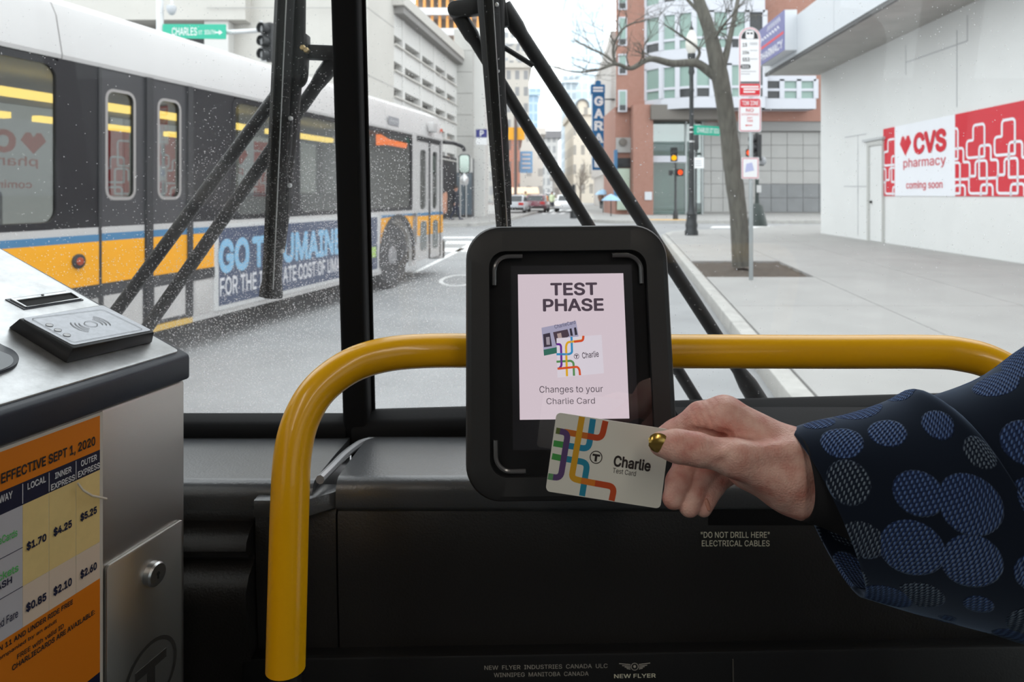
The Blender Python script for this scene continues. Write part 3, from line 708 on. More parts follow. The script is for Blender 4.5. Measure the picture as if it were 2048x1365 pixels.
def noise(scale, detail=2, lo=0.5, hi=0.6):
    n = N.new('ShaderNodeTexNoise'); n.inputs['Scale'].default_value = scale; n.inputs['Detail'].default_value = detail
    L.new(geo.outputs['Position'], n.inputs['Vector'])
    r = N.new('ShaderNodeMapRange'); r.inputs['From Min'].default_value = lo; r.inputs['From Max'].default_value = hi
    L.new(n.outputs['Fac'], r.inputs['Value'])
    return r.outputs['Result']
def mul(a, b):
    q = N.new('ShaderNodeMath'); q.operation = 'MULTIPLY'; q.use_clamp = True
    if isinstance(a, float): q.inputs[0].default_value = a
    else: L.new(a, q.inputs[0])
    if isinstance(b, float): q.inputs[1].default_value = b
    else: L.new(b, q.inputs[1])
    return q.outputs[0]
def addn(a, b):
    q = N.new('ShaderNodeMath'); q.operation = 'ADD'; q.use_clamp = True
    L.new(a, q.inputs[0]); L.new(b, q.inputs[1]); return q.outputs[0]
# unwiped zone: outside the arc that the driver's wiper sweeps (centre low on the driver's side)
def unwiped(cx, cz, r0, r1):
    dd = N.new('ShaderNodeVectorMath'); dd.operation = 'DISTANCE'; dd.inputs[1].default_value = (cx, 0.9, cz)
    L.new(geo.outputs['Position'], dd.inputs[0])
    rr = N.new('ShaderNodeMapRange'); rr.inputs['From Min'].default_value = r0; rr.inputs['From Max'].default_value = r1
    L.new(dd.outputs['Value'], rr.inputs['Value']); return rr.outputs['Result']
sp_ = N.new('ShaderNodeSeparateXYZ'); L.new(geo.outputs['Position'], sp_.inputs[0])
near = unwiped(-0.215, 1.36, 0.30, 0.02)                 # dirt gathers along the pillar and low down
lowz = N.new('ShaderNodeMapRange'); lowz.inputs['From Min'].default_value = 1.44; lowz.inputs['From Max'].default_value = 1.20
L.new(sp_.outputs[2], lowz.inputs['Value'])
leftx = N.new('ShaderNodeMapRange'); leftx.inputs['From Min'].default_value = 0.12; leftx.inputs['From Max'].default_value = -0.15
L.new(sp_.outputs[0], leftx.inputs['Value'])
zone = addn(near, mul(lowz.outputs['Result'], leftx.outputs['Result']))
film = addn(mul(mul(noise(7, 4, 0.25, 0.7), zone), 0.17), mul(noise(3, 3, 0.2, 0.8), 0.025))
def dots(scale, rad, amount):
    v = N.new('ShaderNodeTexVoronoi'); v.inputs['Scale'].default_value = scale; L.new(geo.outputs['Position'], v.inputs['Vector'])
    r = N.new('ShaderNodeMapRange'); r.inputs['From Min'].default_value = rad; r.inputs['From Max'].default_value = rad * 0.5; L.new(v.outputs['Distance'], r.inputs['Value'])
    sc_ = N.new('ShaderNodeSeparateColor'); L.new(v.outputs['Color'], sc_.inputs[0])
    g_ = N.new('ShaderNodeMath'); g_.operation = 'LESS_THAN'; L.new(sc_.outputs[0], g_.inputs[0]); L.new(amount, g_.inputs[1])
    return mul(r.outputs['Result'], g_.outputs[0])
specks = mul(addn(dots(480, 0.42, mul(addn(zone, mul(noise(5, 3, 0.45, 0.75), 0.1)), 0.75)), dots(190, 0.28, mul(addn(zone, mul(noise(6, 3, 0.4, 0.8), 0.2)), 0.16))), 0.5)
drops = mul(noise(260, 1, 0.77, 0.79), 0.6)
dust = addn(addn(film, specks), drops)
mx2 = N.new('ShaderNodeMixShader'); L.new(dust, mx2.inputs[0]); L.new(mx1.outputs[0], mx2.inputs[1]); L.new(md.outputs[0], mx2.inputs[2])
L.new(mx2.outputs[0], out.inputs['Surface'])
WSH = wm
PILX = -0.2
for x0, x1 in ((BXL + 0.03, PILX), (PILX, BXR - 0.03)):
    m = MB(); z0, z1 = 1.10, 2.08
    m.add([(x0, GL(z0), z0), (x1, GL(z0), z0), (x1, GL(z1), z1), (x0, GL(z1), z1)], [(0, 1, 2, 3)])
    o = m.build('pane', WSH, win)
    tag(o, label='dusty clear windshield pane')
m = MB()
prof = [(-0.0165, -0.030), (-0.013, -0.036), (0.013, -0.036), (0.0165, -0.030), (0.0165, 0.004), (-0.0165, 0.004)]
rings = [[V(PILX + a, GL(z) + b, z) for a, b in prof] for z in (1.12, 1.4, 1.8, 2.1)]
m.loft(rings); m.build('centre_pillar', black_rubber, win, bevel=0.003)
m = MB()
for dx in (-0.0185, 0.0185):
    m.tube([(PILX + dx, GL(1.14) - 0.006, 1.14), (PILX + dx, GL(2.08) - 0.006, 2.08)], 0.0022, 6)
m.build('pillar_gasket', black_rubber, win)
# sill bars
def bar_x(prof0, prof1, x0, x1, name, mat, parent, bevel=0.004):
    m = MB(); m.loft([[V(x0, a, b) for a, b in prof0], [V(x1, a, b) for a, b in prof1]])
    return m.build(name, mat, parent, bevel=bevel)
sp0 = [(0.905, 1.161), (0.895, 1.163), (0.872, 1.159), (0.865, 1.150), (0.866, 1.120), (0.905, 1.115)]
bar_x(sp0, sp0, BXL + 0.01, PILX - 0.01, 'sill_bar', black_rubber, win)
up = lambda p, d: [(a, b + d) for a, b in p]
sp1 = [(0.905, 1.166), (0.895, 1.168), (0.872, 1.160), (0.865, 1.150), (0.866, 1.105), (0.905, 1.105)]
bar_x(sp1, up(sp1, 0.023), PILX - 0.005, 0.62, 'sill_bar', black_rubber, win)
bar_x(up(sp1, 0.023), up(sp1, 0.025), 0.62, BXR, 'sill_bar', black_rubber, win)

# ================================================================== DASHBOARD
dash_mat = M('dash_grained_plastic', (0.020, 0.0185, 0.018), 0.40, bump=0.55, bscale=420, spec=0.5)
dash_top = M('dash_cover_plastic', (0.075, 0.078, 0.084), 0.30, bump=0.35, bscale=420, spec=1.0)
dash = thing('dashboard', 'black grained plastic dashboard running under the windshield', 'dashboard', loc=(-0.2, 0.78, BZF))
def extr(prof, x0, x1, name, mat, bevel=0.0, smooth=True):
    m = MB(); m.loft([[V(x0, a, b) for a, b in prof], [V(x1, a, b) for a, b in prof]])
    return m.build(name, mat, dash, bevel=bevel, smooth=smooth, angle=50)
def arc_prof(cy, cz, r, a0, a1, n=6):
    return [(cy + r * math.cos(math.radians(a0 + (a1 - a0) * k / n)), cz + r * math.sin(math.radians(a0 + (a1 - a0) * k / n))) for k in range(n + 1)]
# cover ahead of the passenger side: flat top, rounded nose
cov = [(0.868, 1.143), (0.80, 1.149), (0.74, 1.1535)] + arc_prof(0.718, 1.1405, 0.014, 80, 180, 7) + [(0.704, 1.128), (0.712, 1.120), (0.868, 1.10)]
extr(cov, PILX + 0.018, BXR - 0.01, 'top_cover', dash_top)
covl = [(0.868, 1.141), (0.80, 1.147), (0.74, 1.151)] + arc_prof(0.716, 1.138, 0.014, 80, 180, 7) + [(0.702, 1.126), (0.715, 1.120), (0.868, 1.10)]
extr(covl, BXL + 0.01, PILX - 0.006, 'top_cover', dash_top)
# ridge between the two covers
ridge = catmull([P(748, 884, 0.862), P(722, 889, 0.845), P(690, 912, 0.79), P(662, 940, 0.738), P(640, 962, 0.706)], 6)
MB().tube([p + V(0, 0, 0.001) for p in ridge], 0.0048, 8).build('ridge', M('dash_ridge', (0.42, 0.43, 0.45), 0.25, metal=0.3), dash, smooth=True)
# faces below
face = [(0.718, 1.124), (0.712, 1.116), (0.7145, 1.05), (0.722, 0.96), (0.74, 0.80), (0.76, BZF + 0.01), (0.83, BZF + 0.01), (0.83, 1.10)]
extr(face, PILX + 0.018, BXR - 0.01, 'face_panel', dash_mat)
extr(face, -0.268, PILX + 0.016, 'face_panel', dash_mat)
facel = [(0.722, 1.126), (0.716, 1.120), (0.716, 1.108)] + [(0.702, 1.103), (0.694, 1.096), (0.692, 1.088), (0.700, 1.078), (0.716, 1.074)] + [(0.716, 1.068), (0.700, 1.058), (0.692, 1.046), (0.692, 1.03), (0.70, 0.99), (0.72, 0.90), (0.76, BZF + 0.01), (0.83, BZF + 0.01), (0.83, 1.10)]
extr(facel, BXL + 0.01, -0.27, 'lower_moulding', dash_mat)
# corner tab by the rail, where the two covers meet
DF = frame_y(0.70)
m = MB(); m.prism(Fr((0, 0, 1.139), (1, 0, 0), (0, 1, 0)), [(-0.262, 0.690), (-0.210, 0.690), (-0.182, 0.712), (-0.186, 0.730), (-0.262, 0.730)], -0.016, 0.002)
m.build('corner_tab', dash_top, dash, bevel=0.002)
# padded black ledge on the door side
pad = [(0.868, 1.180), (0.84, 1.178), (0.775, 1.167), (0.728, 1.154), (0.714, 1.144), (0.708, 1.128), (0.712, 1.105), (0.868, 1.105)]
extr(pad, 0.205, BXR - 0.012, 'padded_ledge', black_rubber)
# lower strip with the maker's lettering
sx = lambda px: (px - CX) / FPX * 0.70
SF = Fr((0, 0.705, 0.9745), (1, 0, 0.0165), (0, 0, 1))
MB().box(SF, -0.28, BXR - 0.02, -0.12, 0.0, -0.03, 0.0).build('kick_strip', black_plastic, dash, bevel=0.003)
seam = SF.px(1466, 1345)[0]
MB().box(SF, seam - 0.0006, seam + 0.0006, -0.10, -0.008, 0.0, 0.0008).build('seam', M('seam_grey', (0.10, 0.09, 0.08), 0.6), dash)
print_grey = M('printed_grey', (0.55, 0.52, 0.46), 0.7)
print_cream = M('printed_cream', (0.92, 0.90, 0.72), 0.7)
def ptext(fr, px0, px1, py0, py1, s, mat, parent, **k):
    x0, y0 = fr.px(px0, py1); x1, _ = fr.px(px1, py1); _, y1 = fr.px(px0, py0)
    return text(fr, x0, x1, y0, y1, s, mat, parent, **k)
ptext(SF, 969, 1215, 1331, 1339.5, 'NEW  FLYER  INDUSTRIES  CANADA  ULC', print_grey, dash, off=0.001)
ptext(SF, 988, 1177, 1345.5, 1354, 'WINNIPEG  MANITOBA  CANADA', print_grey, dash, off=0.001)
ptext(SF, 1228, 1311, 1348, 1356, 'NEW FLYER', print_cream, dash, off=0.001, bold=0.012)
wing = MB(); cxy = SF.px(1269, 1333)
u = 1 / FPX * 0.705
wing.stroke(SF, [(cxy[0] + 7 * u * math.cos(a * math.pi / 10), cxy[1] + 7 * u * math.sin(a * math.pi / 10)) for a in range(20)], 1.3 * u, 0.001, closed=True)
wing.disc(SF, cxy[0], cxy[1], 2.6 * u, 0.0005, 0.001)
for sgn in (-1, 1):
    for k, l in enumerate((31, 25, 20, 16)):
        wing.stroke(SF, [(cxy[0] + sgn * 8.5 * u, cxy[1] + (4.2 - 3.0 * k) * u), (cxy[0] + sgn * l * u, cxy[1] + (5.6 - 3.0 * k + (1.2 if k == 0 else 0)) * u)], 1.6 * u, 0.001)
wing.build('winged_emblem', print_grey, dash)
DFx = Fr((0, 0.7105, 0), (1, 0, 0), (0, 0, 1))
ptext(DFx, 1400, 1537, 1061.5, 1073.5, '"DO NOT DRILL HERE"', print_cream, dash, bold=0.008, off=0.003)
ptext(DFx, 1402, 1537, 1078.5, 1090.5, 'ELECTRICAL CABLES', print_cream, dash, bold=0.008, off=0.003)

# ================================================================== WIPERS (outside the glass)
wiper_black = M('wiper_black', (0.009, 0.0095, 0.010), 0.5, bump=0.1, bscale=200)
wiper_rubber = M('wiper_rubber', (0.007, 0.007, 0.007), 0.6)
bright_metal = M('bright_metal', (0.62, 0.62, 0.62), 0.3, metal=1.0)
brass = M('brass_fitting', (0.55, 0.42, 0.22), 0.35, metal=1.0)
def W(px, py, off=0.03):
    """point just outside the sloping windshield, 'off' metres beyond the glass"""
    d = Vector(((px - CX) / FPX, 1, -(py - CY) / FPX)); n = Vector((0, 1, 0.111))
    q = Vector((0, GL(1.145) + off, 1.145)); c0 = Vector((0, 0, EYE))
    return c0 + d * ((q - c0).dot(n) / d.dot(n))
def blade(parent, top, bot, w0, w1, flare=True):
    """wiper blade: flat rubber body with ribs, from top to bottom pixel"""
    a = W(*top, off=0.012); b = W(*bot, off=0.012)
    ax = (a - b).normalized(); n = V(0, 1, 0.111).normalized(); s = ax.cross(n).normalized()
    if s.x < 0: s = -s
    m = MB(); rings = []
    for t, w, d in ((0, w1 * (1.25 if flare else 1), 0.011), (0.018, w1 * (1.25 if flare else 1), 0.011), (0.05, w1, 0.012), (1, w0, 0.013)):
        c_ = b.lerp(a, t)
        rings.append([c_ + s * x + n * y for x, y in ((-w, 0.000), (-w * 0.35, -d * 0.55), (w * 0.3, -d * 0.55), (w, 0.0), (w * 0.8, d), (-w * 0.8, d))])
    m.loft(rings); o = m.build('blade', wiper_rubber, parent, bevel=0.001)
    m = MB(); m.tube([b.lerp(a, 0.03) + s * w1 * 0.42 - n * 0.0075, a + s * w0 * 0.42 - n * 0.0085], 0.0009, 6)
    m.build('blade_edge', bright_metal, o)
    m = MB(); m.tube([b.lerp(a, 0.03) - s * w1 * 0.35 - n * 0.0075, a - s * w0 * 0.35 - n * 0.0085], 0.0016, 6)
    m.build('blade_rib', wiper_black, o)
    return a, b, s, n

wl_ = thing('windshield_wiper', 'black wiper hanging before the driver side pane, red and green tinted', 'wiper', loc=W(560, 600))
wl_['label'] = 'black wiper with crossing arms outside the pane nearest the silver fare box'
a, b, s, n = blade(wl_, (574, -120), (541, 596), 0.0125, 0.0125)
m = MB(); m.tube([W(600, -120, 0.030), W(598, 95, 0.030), W(590, 190, 0.030), W(584, 300, 0.028), W(566, 480, 0.022)], [0.0085, 0.0085, 0.008, 0.0055, 0.004], 10)
m.build('blade_carrier', wiper_black, wl_, smooth=True)
MB().tube(catmull([W(583, 232, 0.012), W(580, 300, 0.012), W(572, 345, 0.014), W(578, 400, 0.02), W(566, 505, 0.016)], 6), 0.0025, 6).build('washer_line', M('washer_line', (0.05, 0.05, 0.055), 0.35), wl_, smooth=True)
MB().box(Fr(W(597, 122, 0.035), s, -(a - b)), -0.011, 0.011, -0.018, 0.018, -0.012, 0.012).build('clamp_block', wiper_black, wl_, bevel=0.002)
MB().box(Fr(W(605, 85, 0.04), (1, 0, 0), (0, 0, 1)), -0.008, 0.008, -0.010, 0.010, -0.010, 0.010).build('stop_block', wiper_black, wl_, bevel=0.002)
m = MB(); q0, q1 = W(600, 104, 0.045), W(676, 107, 0.045)
m.box(Fr((q0 + q1) / 2, q1 - q0, (0, 0, 1)), -(q1 - q0).length / 2, (q1 - q0).length / 2, -0.0095, 0.0095, -0.008, 0.008)
m.build('cross_bar', wiper_black, wl_, bevel=0.003)
for (p0, p1, nm, r) in (((688, 92), (300, 648), 'arm', 0.0088), ((604, 122), (233, 622), 'arm', 0.0088)):
    m = MB(); A = W(*p0, off=0.055); B = W(*p1, off=0.055); E = B + (B - A) * 0.55
    m.tube([A, A.lerp(B, 0.10), A.lerp(B, 0.14), B, E], [0.0115, 0.0112, r, r, r], 12)
    m.build(nm, wiper_black, wl_, smooth=True)
m = MB(); m.tube(catmull([W(607, 132, 0.03), W(611, 150, 0.028), W(606, 166, 0.028), W(594, 174, 0.028)], 5), 0.0038, 8); m.build('hose', wiper_rubber, wl_, smooth=True)
for (px, py) in ((606, 96), (613, 101)):
    m = MB(); m.lathe(W(px, py, 0.026), [(0.003, -0.004), (0.004, -0.003), (0.004, 0.003), (0.003, 0.004)], 6, (0, 1, 0)); m.build('nut', brass, wl_)
for (px, py) in ((581, 237), (579, 371), (564, 503)):
    m = MB(); m.lathe(W(px, py, 0.008), [(0.002, -0.003), (0.003, -0.002), (0.003, 0.002)], 8, (0, 1, 0)); m.build('rivet', bright_metal, wl_)

wr_ = thing('windshield_wiper', 'black wiper with crossing arms behind the card reader', 'wiper', loc=W(1100, 430))
a, b, s, n = blade(wr_, (968, -120), (1012, 520), 0.0150, 0.0098, flare=False)
m = MB(); m.tube([W(991, -120, 0.034), W(994, 40, 0.034), W(1000, 170, 0.032), W(1009, 300, 0.028), W(1014, 420, 0.022)], [0.011, 0.010, 0.007, 0.006, 0.004], 10)
m.build('blade_carrier', wiper_black, wr_, smooth=True)
MB().tube(catmull([W(996, 142, 0.012), W(1002, 200, 0.012), W(1012, 250, 0.016), W(1010, 320, 0.02), W(1017, 345, 0.02), W(1019, 410, 0.016)], 6), 0.003, 6).build('washer_line', M('washer_line', (0.05, 0.05, 0.055), 0.35), wr_, smooth=True)
m = MB(); q0, q1 = W(908, 20, 0.045), W(1000, 8, 0.045)
fr0 = Fr((q0 + q1) / 2, q1 - q0, (0, 0, 1)); hl = (q1 - q0).length / 2
m.prism(fr0, rrect(-hl - 0.008, hl, -0.0105, 0.0105, 0.0102), -0.008, 0.008); m.build('cross_bar', wiper_black, wr_, bevel=0.002)
MB().box(Fr(W(1000, 12, 0.045), (W(1003, 30, .045) - W(997, -10, .045)).cross(V(0, 1, 0)), W(997, -10, .045) - W(1003, 30, .045)), -0.008, 0.008, -0.028, 0.028, -0.009, 0.009).build('clamp_block', wiper_black, wr_, bevel=0.002)
A = W(1006, 12, 0.055); B = W(1478, 742, 0.055)
m = MB(); m.tube([A, A.lerp(B, 0.055), A.lerp(B, 0.075), B, W(1496, 770, 0.055), W(1545, 850, 0.055), W(1600, 940, 0.055)], [0.0118, 0.0115, 0.0095, 0.0095, 0.0135, 0.0150, 0.015], 12); m.build('arm', wiper_black, wr_, smooth=True)
A = W(918, 30, 0.055); B = W(1396, 806, 0.055)
m = MB(); m.tube([A, A.lerp(B, 0.05), A.lerp(B, 0.065), B, B + (B - A) * 0.2], [0.0105, 0.0105, 0.0084, 0.0084, 0.0084], 12); m.build('arm', wiper_black, wr_, smooth=True)
MB().tube([W(997, 88, 0.04), W(1066, 131, 0.05)], 0.0036, 8).build('tension_link', wiper_black, wr_, smooth=True)
for (px, py) in ((993, 10), (995, 143)):
    m = MB(); m.lathe(W(px, py, 0.010), [(0.002, -0.003), (0.003, -0.002), (0.003, 0.002)], 8, (0, 1, 0)); m.build('rivet', bright_metal, wr_)

# ================================================================== YELLOW HANDRAIL
yellow_coat = M('yellow_powder_coat', S(255, 188, 4), 0.28, bump=0.04, bscale=300, coat=0.3)
rail = thing('handrail', 'bright yellow bent tube handrail in front of the dashboard', 'handrail', loc=P(572, 1340, 0.56))
pth = [P(571, 1338, 0.560), P(575, 1180, 0.564), P(580, 1000, 0.572), P(586, 905, 0.580), P(604, 836, 0.590), P(640, 778, 0.602), P(700, 733, 0.616), P(770, 710, 0.630), P(860, 702, 0.640), P(1000, 702, 0.644),
       P(1350, 703, 0.648), P(1650, 704, 0.648), P(1850, 704, 0.645), P(1920, 709, 0.640), P(1985, 727, 0.630), P(2060, 775, 0.612), P(2130, 860, 0.595), P(2150, 1000, 0.585), P(2150, 1340, 0.575)]
pp = catmull(pth, 7)
MB().tube(pp, 0.0158, 28).build('tube', yellow_coat, rail, smooth=True)
m = MB(); m.tube([pp[0] + V(0, 0, -0.001), pp[0] + V(0, 0.002, -0.30)], 0.0125, 16); m.build('lower_post', black_plastic, rail, smooth=True)
m = MB(); m.tube([pp[-1], pp[-1] + V(0, 0.002, -0.30)], 0.0125, 16); m.build('lower_post', black_plastic, rail, smooth=True)
for q in (pp[0], pp[-1]):
    m = MB(); m.box3(q.x - 0.025, q.x + 0.025, q.y, 0.735, q.z - 0.32, q.z - 0.25); m.build('mounting_foot', black_plastic, rail, bevel=0.004)

# ================================================================== FARE BOX
steel = M('brushed_steel', (0.50, 0.485, 0.46), 0.36, metal=1.0, bump=0.06, bscale=220, stretch=(1, 1, 14))
steel_top = M('worn_steel_plate', (0.60, 0.61, 0.62), 0.42, metal=0.75, bump=0.12, bscale=240, var=0.18, vscale=55)
navy_band = M('dark_blue_band', (0.020, 0.026, 0.042), 0.38, bump=0.12, bscale=600)
fb = thing('fare_box', 'stainless steel fare box with an orange fare table on its side', 'fare box', loc=(-0.42, 0.55, BZF))
U = V(0.275, 1, 0).normalized(); VV = V(-1, 0.275, 0).normalized()
C0 = V(-0.297, 0.62, 0)
FF = Fr(C0, U, (0, 0, 1))                                # side face towards the aisle; x = 0 at the far corner
ZB, ZT, SL = 1.282, 1.307, 0.4147
# body: sloping top, section in (depth, height)
BF = Fr(C0, VV, (0, 0, 1))
m = MB(); sec = [(0.0, BZF), (0.0, ZB), (0.25, ZB + 0.25 * SL), (0.25, BZF)]
m.prism(BF, sec, 0.0, 0.0)
m = MB(); vs = [C0 + VV * a + V(0, 0, h) - U * u_ for u_ in (0.0, 0.36) for a, h in sec]
m.add(vs, [(0, 1, 2, 3), (7, 6, 5, 4), (0, 4, 5, 1), (1, 5, 6, 2), (2, 6, 7, 3), (3, 7, 4, 0)])
m.build('cabinet', steel, fb, bevel=0.003)
# blue band around the top
m = MB(); sec = [(-0.004, ZB), (-0.004, ZT - 0.002), (0.256, ZT + 0.26 * SL - 0.003), (0.256, ZB + 0.26 * SL)]
vs = [C0 + VV * a + V(0, 0, h) - U * u_ for u_ in (-0.003, 0.364) for a, h in sec]
m.add(vs, [(0, 1, 2, 3), (7, 6, 5, 4), (0, 4, 5, 1), (1, 5, 6, 2), (2, 6, 7, 3), (3, 7, 4, 0)])
m.build('band', navy_band, fb, bevel=0.0035, segs=3)
SD = (VV + V(0, 0, SL)).normalized()
TF = Fr(C0 + V(0, 0, ZT), U, SD)                         # top plate frame
m = MB(); m.prism(TF, rrect(-0.352, -0.004, 0.003, 0.268, 0.004, 3), -0.002, 0.0012); m.build('top_plate', steel_top, fb, bevel=0.0008)
TP = 0.0012
def tpx(lst, off=TP): return TF.pts(lst, off)
# bill slot
so = tpx([(10, 600), (48, 620), (167, 601), (131, 583)])
si = tpx([(31, 604), (54, 617), (158, 599), (143, 588)])
m = MB(); m.ringplate(TF, so, tpx([(20, 601), (50, 617), (162, 600), (136, 585)]), TP, TP + 0.0006); sl = m.build('slot_surround', navy_band, fb)
m = MB(); m.ringplate(TF, tpx([(20, 601), (50, 617), (162, 600), (136, 585)]), si, TP, TP + 0.0016); m.build('slot_bezel', steel_top, sl)
m = MB(); m.prism(TF, si, TP - 0.0005, TP + 0.0004); m.build('slot_opening', M('slot_black', (0.004, 0.004, 0.004), 0.8), sl)
q = tpx([(84, 594)])[0]; m = MB(); m.disc(TF, q[0], q[1], 0.0012, TP, TP + 0.0022, 10); m.build('slot_screw', black_plastic, sl)
# coin panel with rounded corner, mostly out of view
cp = tpx([(-60, 655), (0, 696), (28, 708), (38, 724), (30, 738), (0, 750), (-90, 775)])
m = MB(); m.prism(TF, round_path(cp, 0.006, True), TP, TP + 0.003); cpo = m.build('coin_panel', navy_band, fb, bevel=0.001)
cp2 = tpx([(-60, 665), (-2, 703), (22, 712), (28, 722), (22, 732), (0, 742), (-90, 766)], TP + 0.003)
m = MB(); m.prism(TF, round_path(cp2, 0.005, True), TP + 0.003, TP + 0.0034); m.build('coin_insert', M('coin_insert', (0.16, 0.17, 0.18), 0.4, metal=0.5), cpo)
# contactless pad
H = 0.0135
base = [TF(*p, TP) for p in tpx([(15, 656), (132, 728), (305, 686)])]
base.append(base[0] + base[2] - base[1])
tpz = [TF(*p, TP + H) for p in tpx([(38, 637), (146, 697), (310, 664), (206, 609)], TP + H)]
m = MB(); m.add(base + tpz, [(3, 2, 1, 0), (4, 5, 6, 7), (0, 1, 5, 4), (1, 2, 6, 5), (2, 3, 7, 6), (3, 0, 4, 7)])
pad_o = m.build('tap_pad', M('tap_pad_black', (0.012, 0.012, 0.014), 0.35, bump=0.05, bscale=500), fb, bevel=0.0015)
pf = TF.pts([(44, 638), (146, 692), (303, 662), (205, 612)], TP + H)
m = MB(); m.prism(TF, round_path(pf, 0.003, True), TP + H, TP + H + 0.0006)
m.build('pad_face', M('pad_face_grey', (0.42, 0.44, 0.48), 0.35, metal=0.35, var=0.12, vscale=160), pad_o)
pad_ink = M('pad_ink', (0.03, 0.035, 0.05), 0.4)
Z1 = TP + H + 0.0010
m = MB(); m.stroke(TF, TF.pts([(62, 637), (146, 685), (287, 659), (206, 619)], Z1), 0.0004, Z1, closed=True, r=0.003); m.build('pad_outline', pad_ink, pad_o)
c0 = Vector(TF.px(182, 648, Z1)); ux = Vector(TF.px(222, 655, Z1)) - c0; uy = Vector(TF.px(207, 633, Z1)) - c0
a1 = Vector(TF.px(205, 622, Z1)) ; 
m = MB()
k_ = 0.0072
for a in range(1):
    m.stroke(TF, [(c0.x + 0.0050 * math.cos(t * math.pi / 9), c0.y + 0.0050 * math.sin(t * math.pi / 9)) for t in range(18)], 0.0005, Z1, closed=True)
m.build('tap_icon', pad_ink, pad_o)
dirs = Vector(TF.px(214, 639, Z1)) - Vector(TF.px(150, 657, Z1)); ang = math.atan2(dirs.y, dirs.x)
for sgn in (0, math.pi):
    for rr in (0.0090, 0.0120, 0.0150):
        m = MB(); m.stroke(TF, [(c0.x + rr * math.cos(ang + sgn + (t - 6) * 0.11), c0.y + rr * math.sin(ang + sgn + (t - 6) * 0.11)) for t in range(13)], 0.0007, Z1)
        m.build('tap_wave', pad_ink, pad_o)
for (px, py) in ((99, 650), (116, 660), (134, 670)):
    q = TF.px(px, py, Z1)
    m = MB(); m.stroke(TF, [(q[0] + 0.0026 * math.cos(t * math.pi / 8), q[1] + 0.0026 * math.sin(t * math.pi / 8)) for t in range(16)], 0.0004, Z1, closed=True); m.build('indicator', pad_ink, pad_o)
    m = MB(); m.disc(TF, q[0], q[1], 0.0024, Z1 - 0.0003, Z1 - 0.0001, 16); m.build('indicator_lens', M('indicator_lens', (0.55, 0.57, 0.6), 0.25), pad_o)
# side face: poster in a thin frame
fx = lambda px: FF.px(px, 900)[0]
fz = lambda px, py: FF.px(px, py)[1]
PX0, PX1 = -0.335, fx(200)
zz = [fz(198, y) for y in (831, 899, 939, 1083, 1156, 1343, 1700)]
m = MB(); m.box(FF, PX0, PX1 + 0.0015, zz[6], zz[0] + 0.0025, 0.0, 0.0012)
poster = m.build('fare_poster', M('poster_edge', (0.62, 0.58, 0.52), 0.45), fb)
poster['label'] = 'orange and white fare table in a thin pale frame'
P_or = M('poster_orange', S(226, 126, 10), 0.5, bump=0.03, bscale=300); P_nv = M('poster_navy', S(14, 20, 52), 0.5); P_ye = M('poster_yellow', S(236, 208, 142), 0.5, var=0.05, vscale=60)
P_pk = M('poster_cream', S(228, 208, 188), 0.5); P_wh = M('poster_white', S(196, 194, 200), 0.5); ink = M('poster_ink', (0.012, 0.012, 0.018), 0.6); ink_n = M('poster_ink_navy', S(20, 26, 60), 0.6)
ink_w = M('poster_ink_white', (0.70, 0.70, 0.72), 0.6); ink_g = M('poster_ink_green', S(92, 190, 100), 0.6)
px_r = fx(197)
def cell(x0, x1, z0, z1, mt, nm, off=0.0012):
    MB().box(FF, x0, x1, z0, z1, off, off + 0.0002).build(nm, mt, poster)
cell(PX0 + 0.002, px_r, zz[1], zz[0], P_or, 'header_field')
cell(PX0 + 0.002, px_r, zz[2], zz[1], P_nv, 'column_heads')
xs = [fx(42), fx(95), fx(149), px_r]
cell(PX0 + 0.002, xs[0], zz[4] , zz[2], P_wh, 'row_heads')
for i in range(3):
    cell(xs[i] + 0.0002, xs[i + 1] - 0.0002, zz[3], zz[2], P_ye, 'fare_cell')
    cell(xs[i] + 0.0002, xs[i + 1] - 0.0002, zz[4], zz[3] - 0.0003, P_pk, 'fare_cell')
    cell(xs[i] - 0.0002, xs[i] + 0.0002, zz[2] + 0.001, zz[1] - 0.001, ink_w, 'rule', 0.0014)
cell(PX0 + 0.002, px_r, zz[5], zz[4], P_or, 'notes_field')
cell(PX0 + 0.002, px_r, zz[6] + 0.004, zz[5], P_nv, 'footer_field')
h1 = zz[2] + (zz[3] - zz[2]) * 0.52
cell(PX0 + 0.002, xs[0], h1 - 0.0002, h1 + 0.0002, ink_n, 'rule', 0.0014)
cell(PX0 + 0.002, xs[0], zz[3] - 0.0002, zz[3] + 0.0002, ink_n, 'rule', 0.0014)
def pt(px0, px1, pyl, pyh, s, mt, bold=0.02):
    x0, x1 = fx(px0), fx(px1)
    # heights given at the right end of the line
    zb, zt_ = FF.px(px1, pyl)[1], FF.px(px1, pyh)[1]
    text(FF, x0, x1, zb, zt_, s, mt, poster, off=0.0018, bold=bold)
pt(-2, 187, 894, 872, 'EFFECTIVE SEPT 1, 2020', ink, 0.03)
pt(51, 88, 964, 951, 'LOCAL', ink_w, 0.03)
pt(106, 139, 944, 932, 'INNER', ink_w, 0.03); pt(98, 146, 960, 948, 'EXPRESS', ink_w, 0.03)
pt(158, 190, 920, 908, 'OUTER', ink_w, 0.03); pt(152, 196, 936, 924, 'EXPRESS', ink_w, 0.03)
pt(-30, 21, 996, 981, 'SUBWAY', ink_w, 0.03)
pt(49, 89, 1083, 1064, '$1.70', ink_n, 0.05); pt(103, 140, 1056, 1037, '$4.25', ink_n, 0.05); pt(157, 190, 1028, 1010, '$5.25', ink_n, 0.05)
pt(48, 89, 1202, 1182, '$0.85', ink_n, 0.05); pt(103, 140, 1172, 1152, '$2.10', ink_n, 0.05); pt(157, 190, 1140, 1121, '$2.60', ink_n, 0.05)
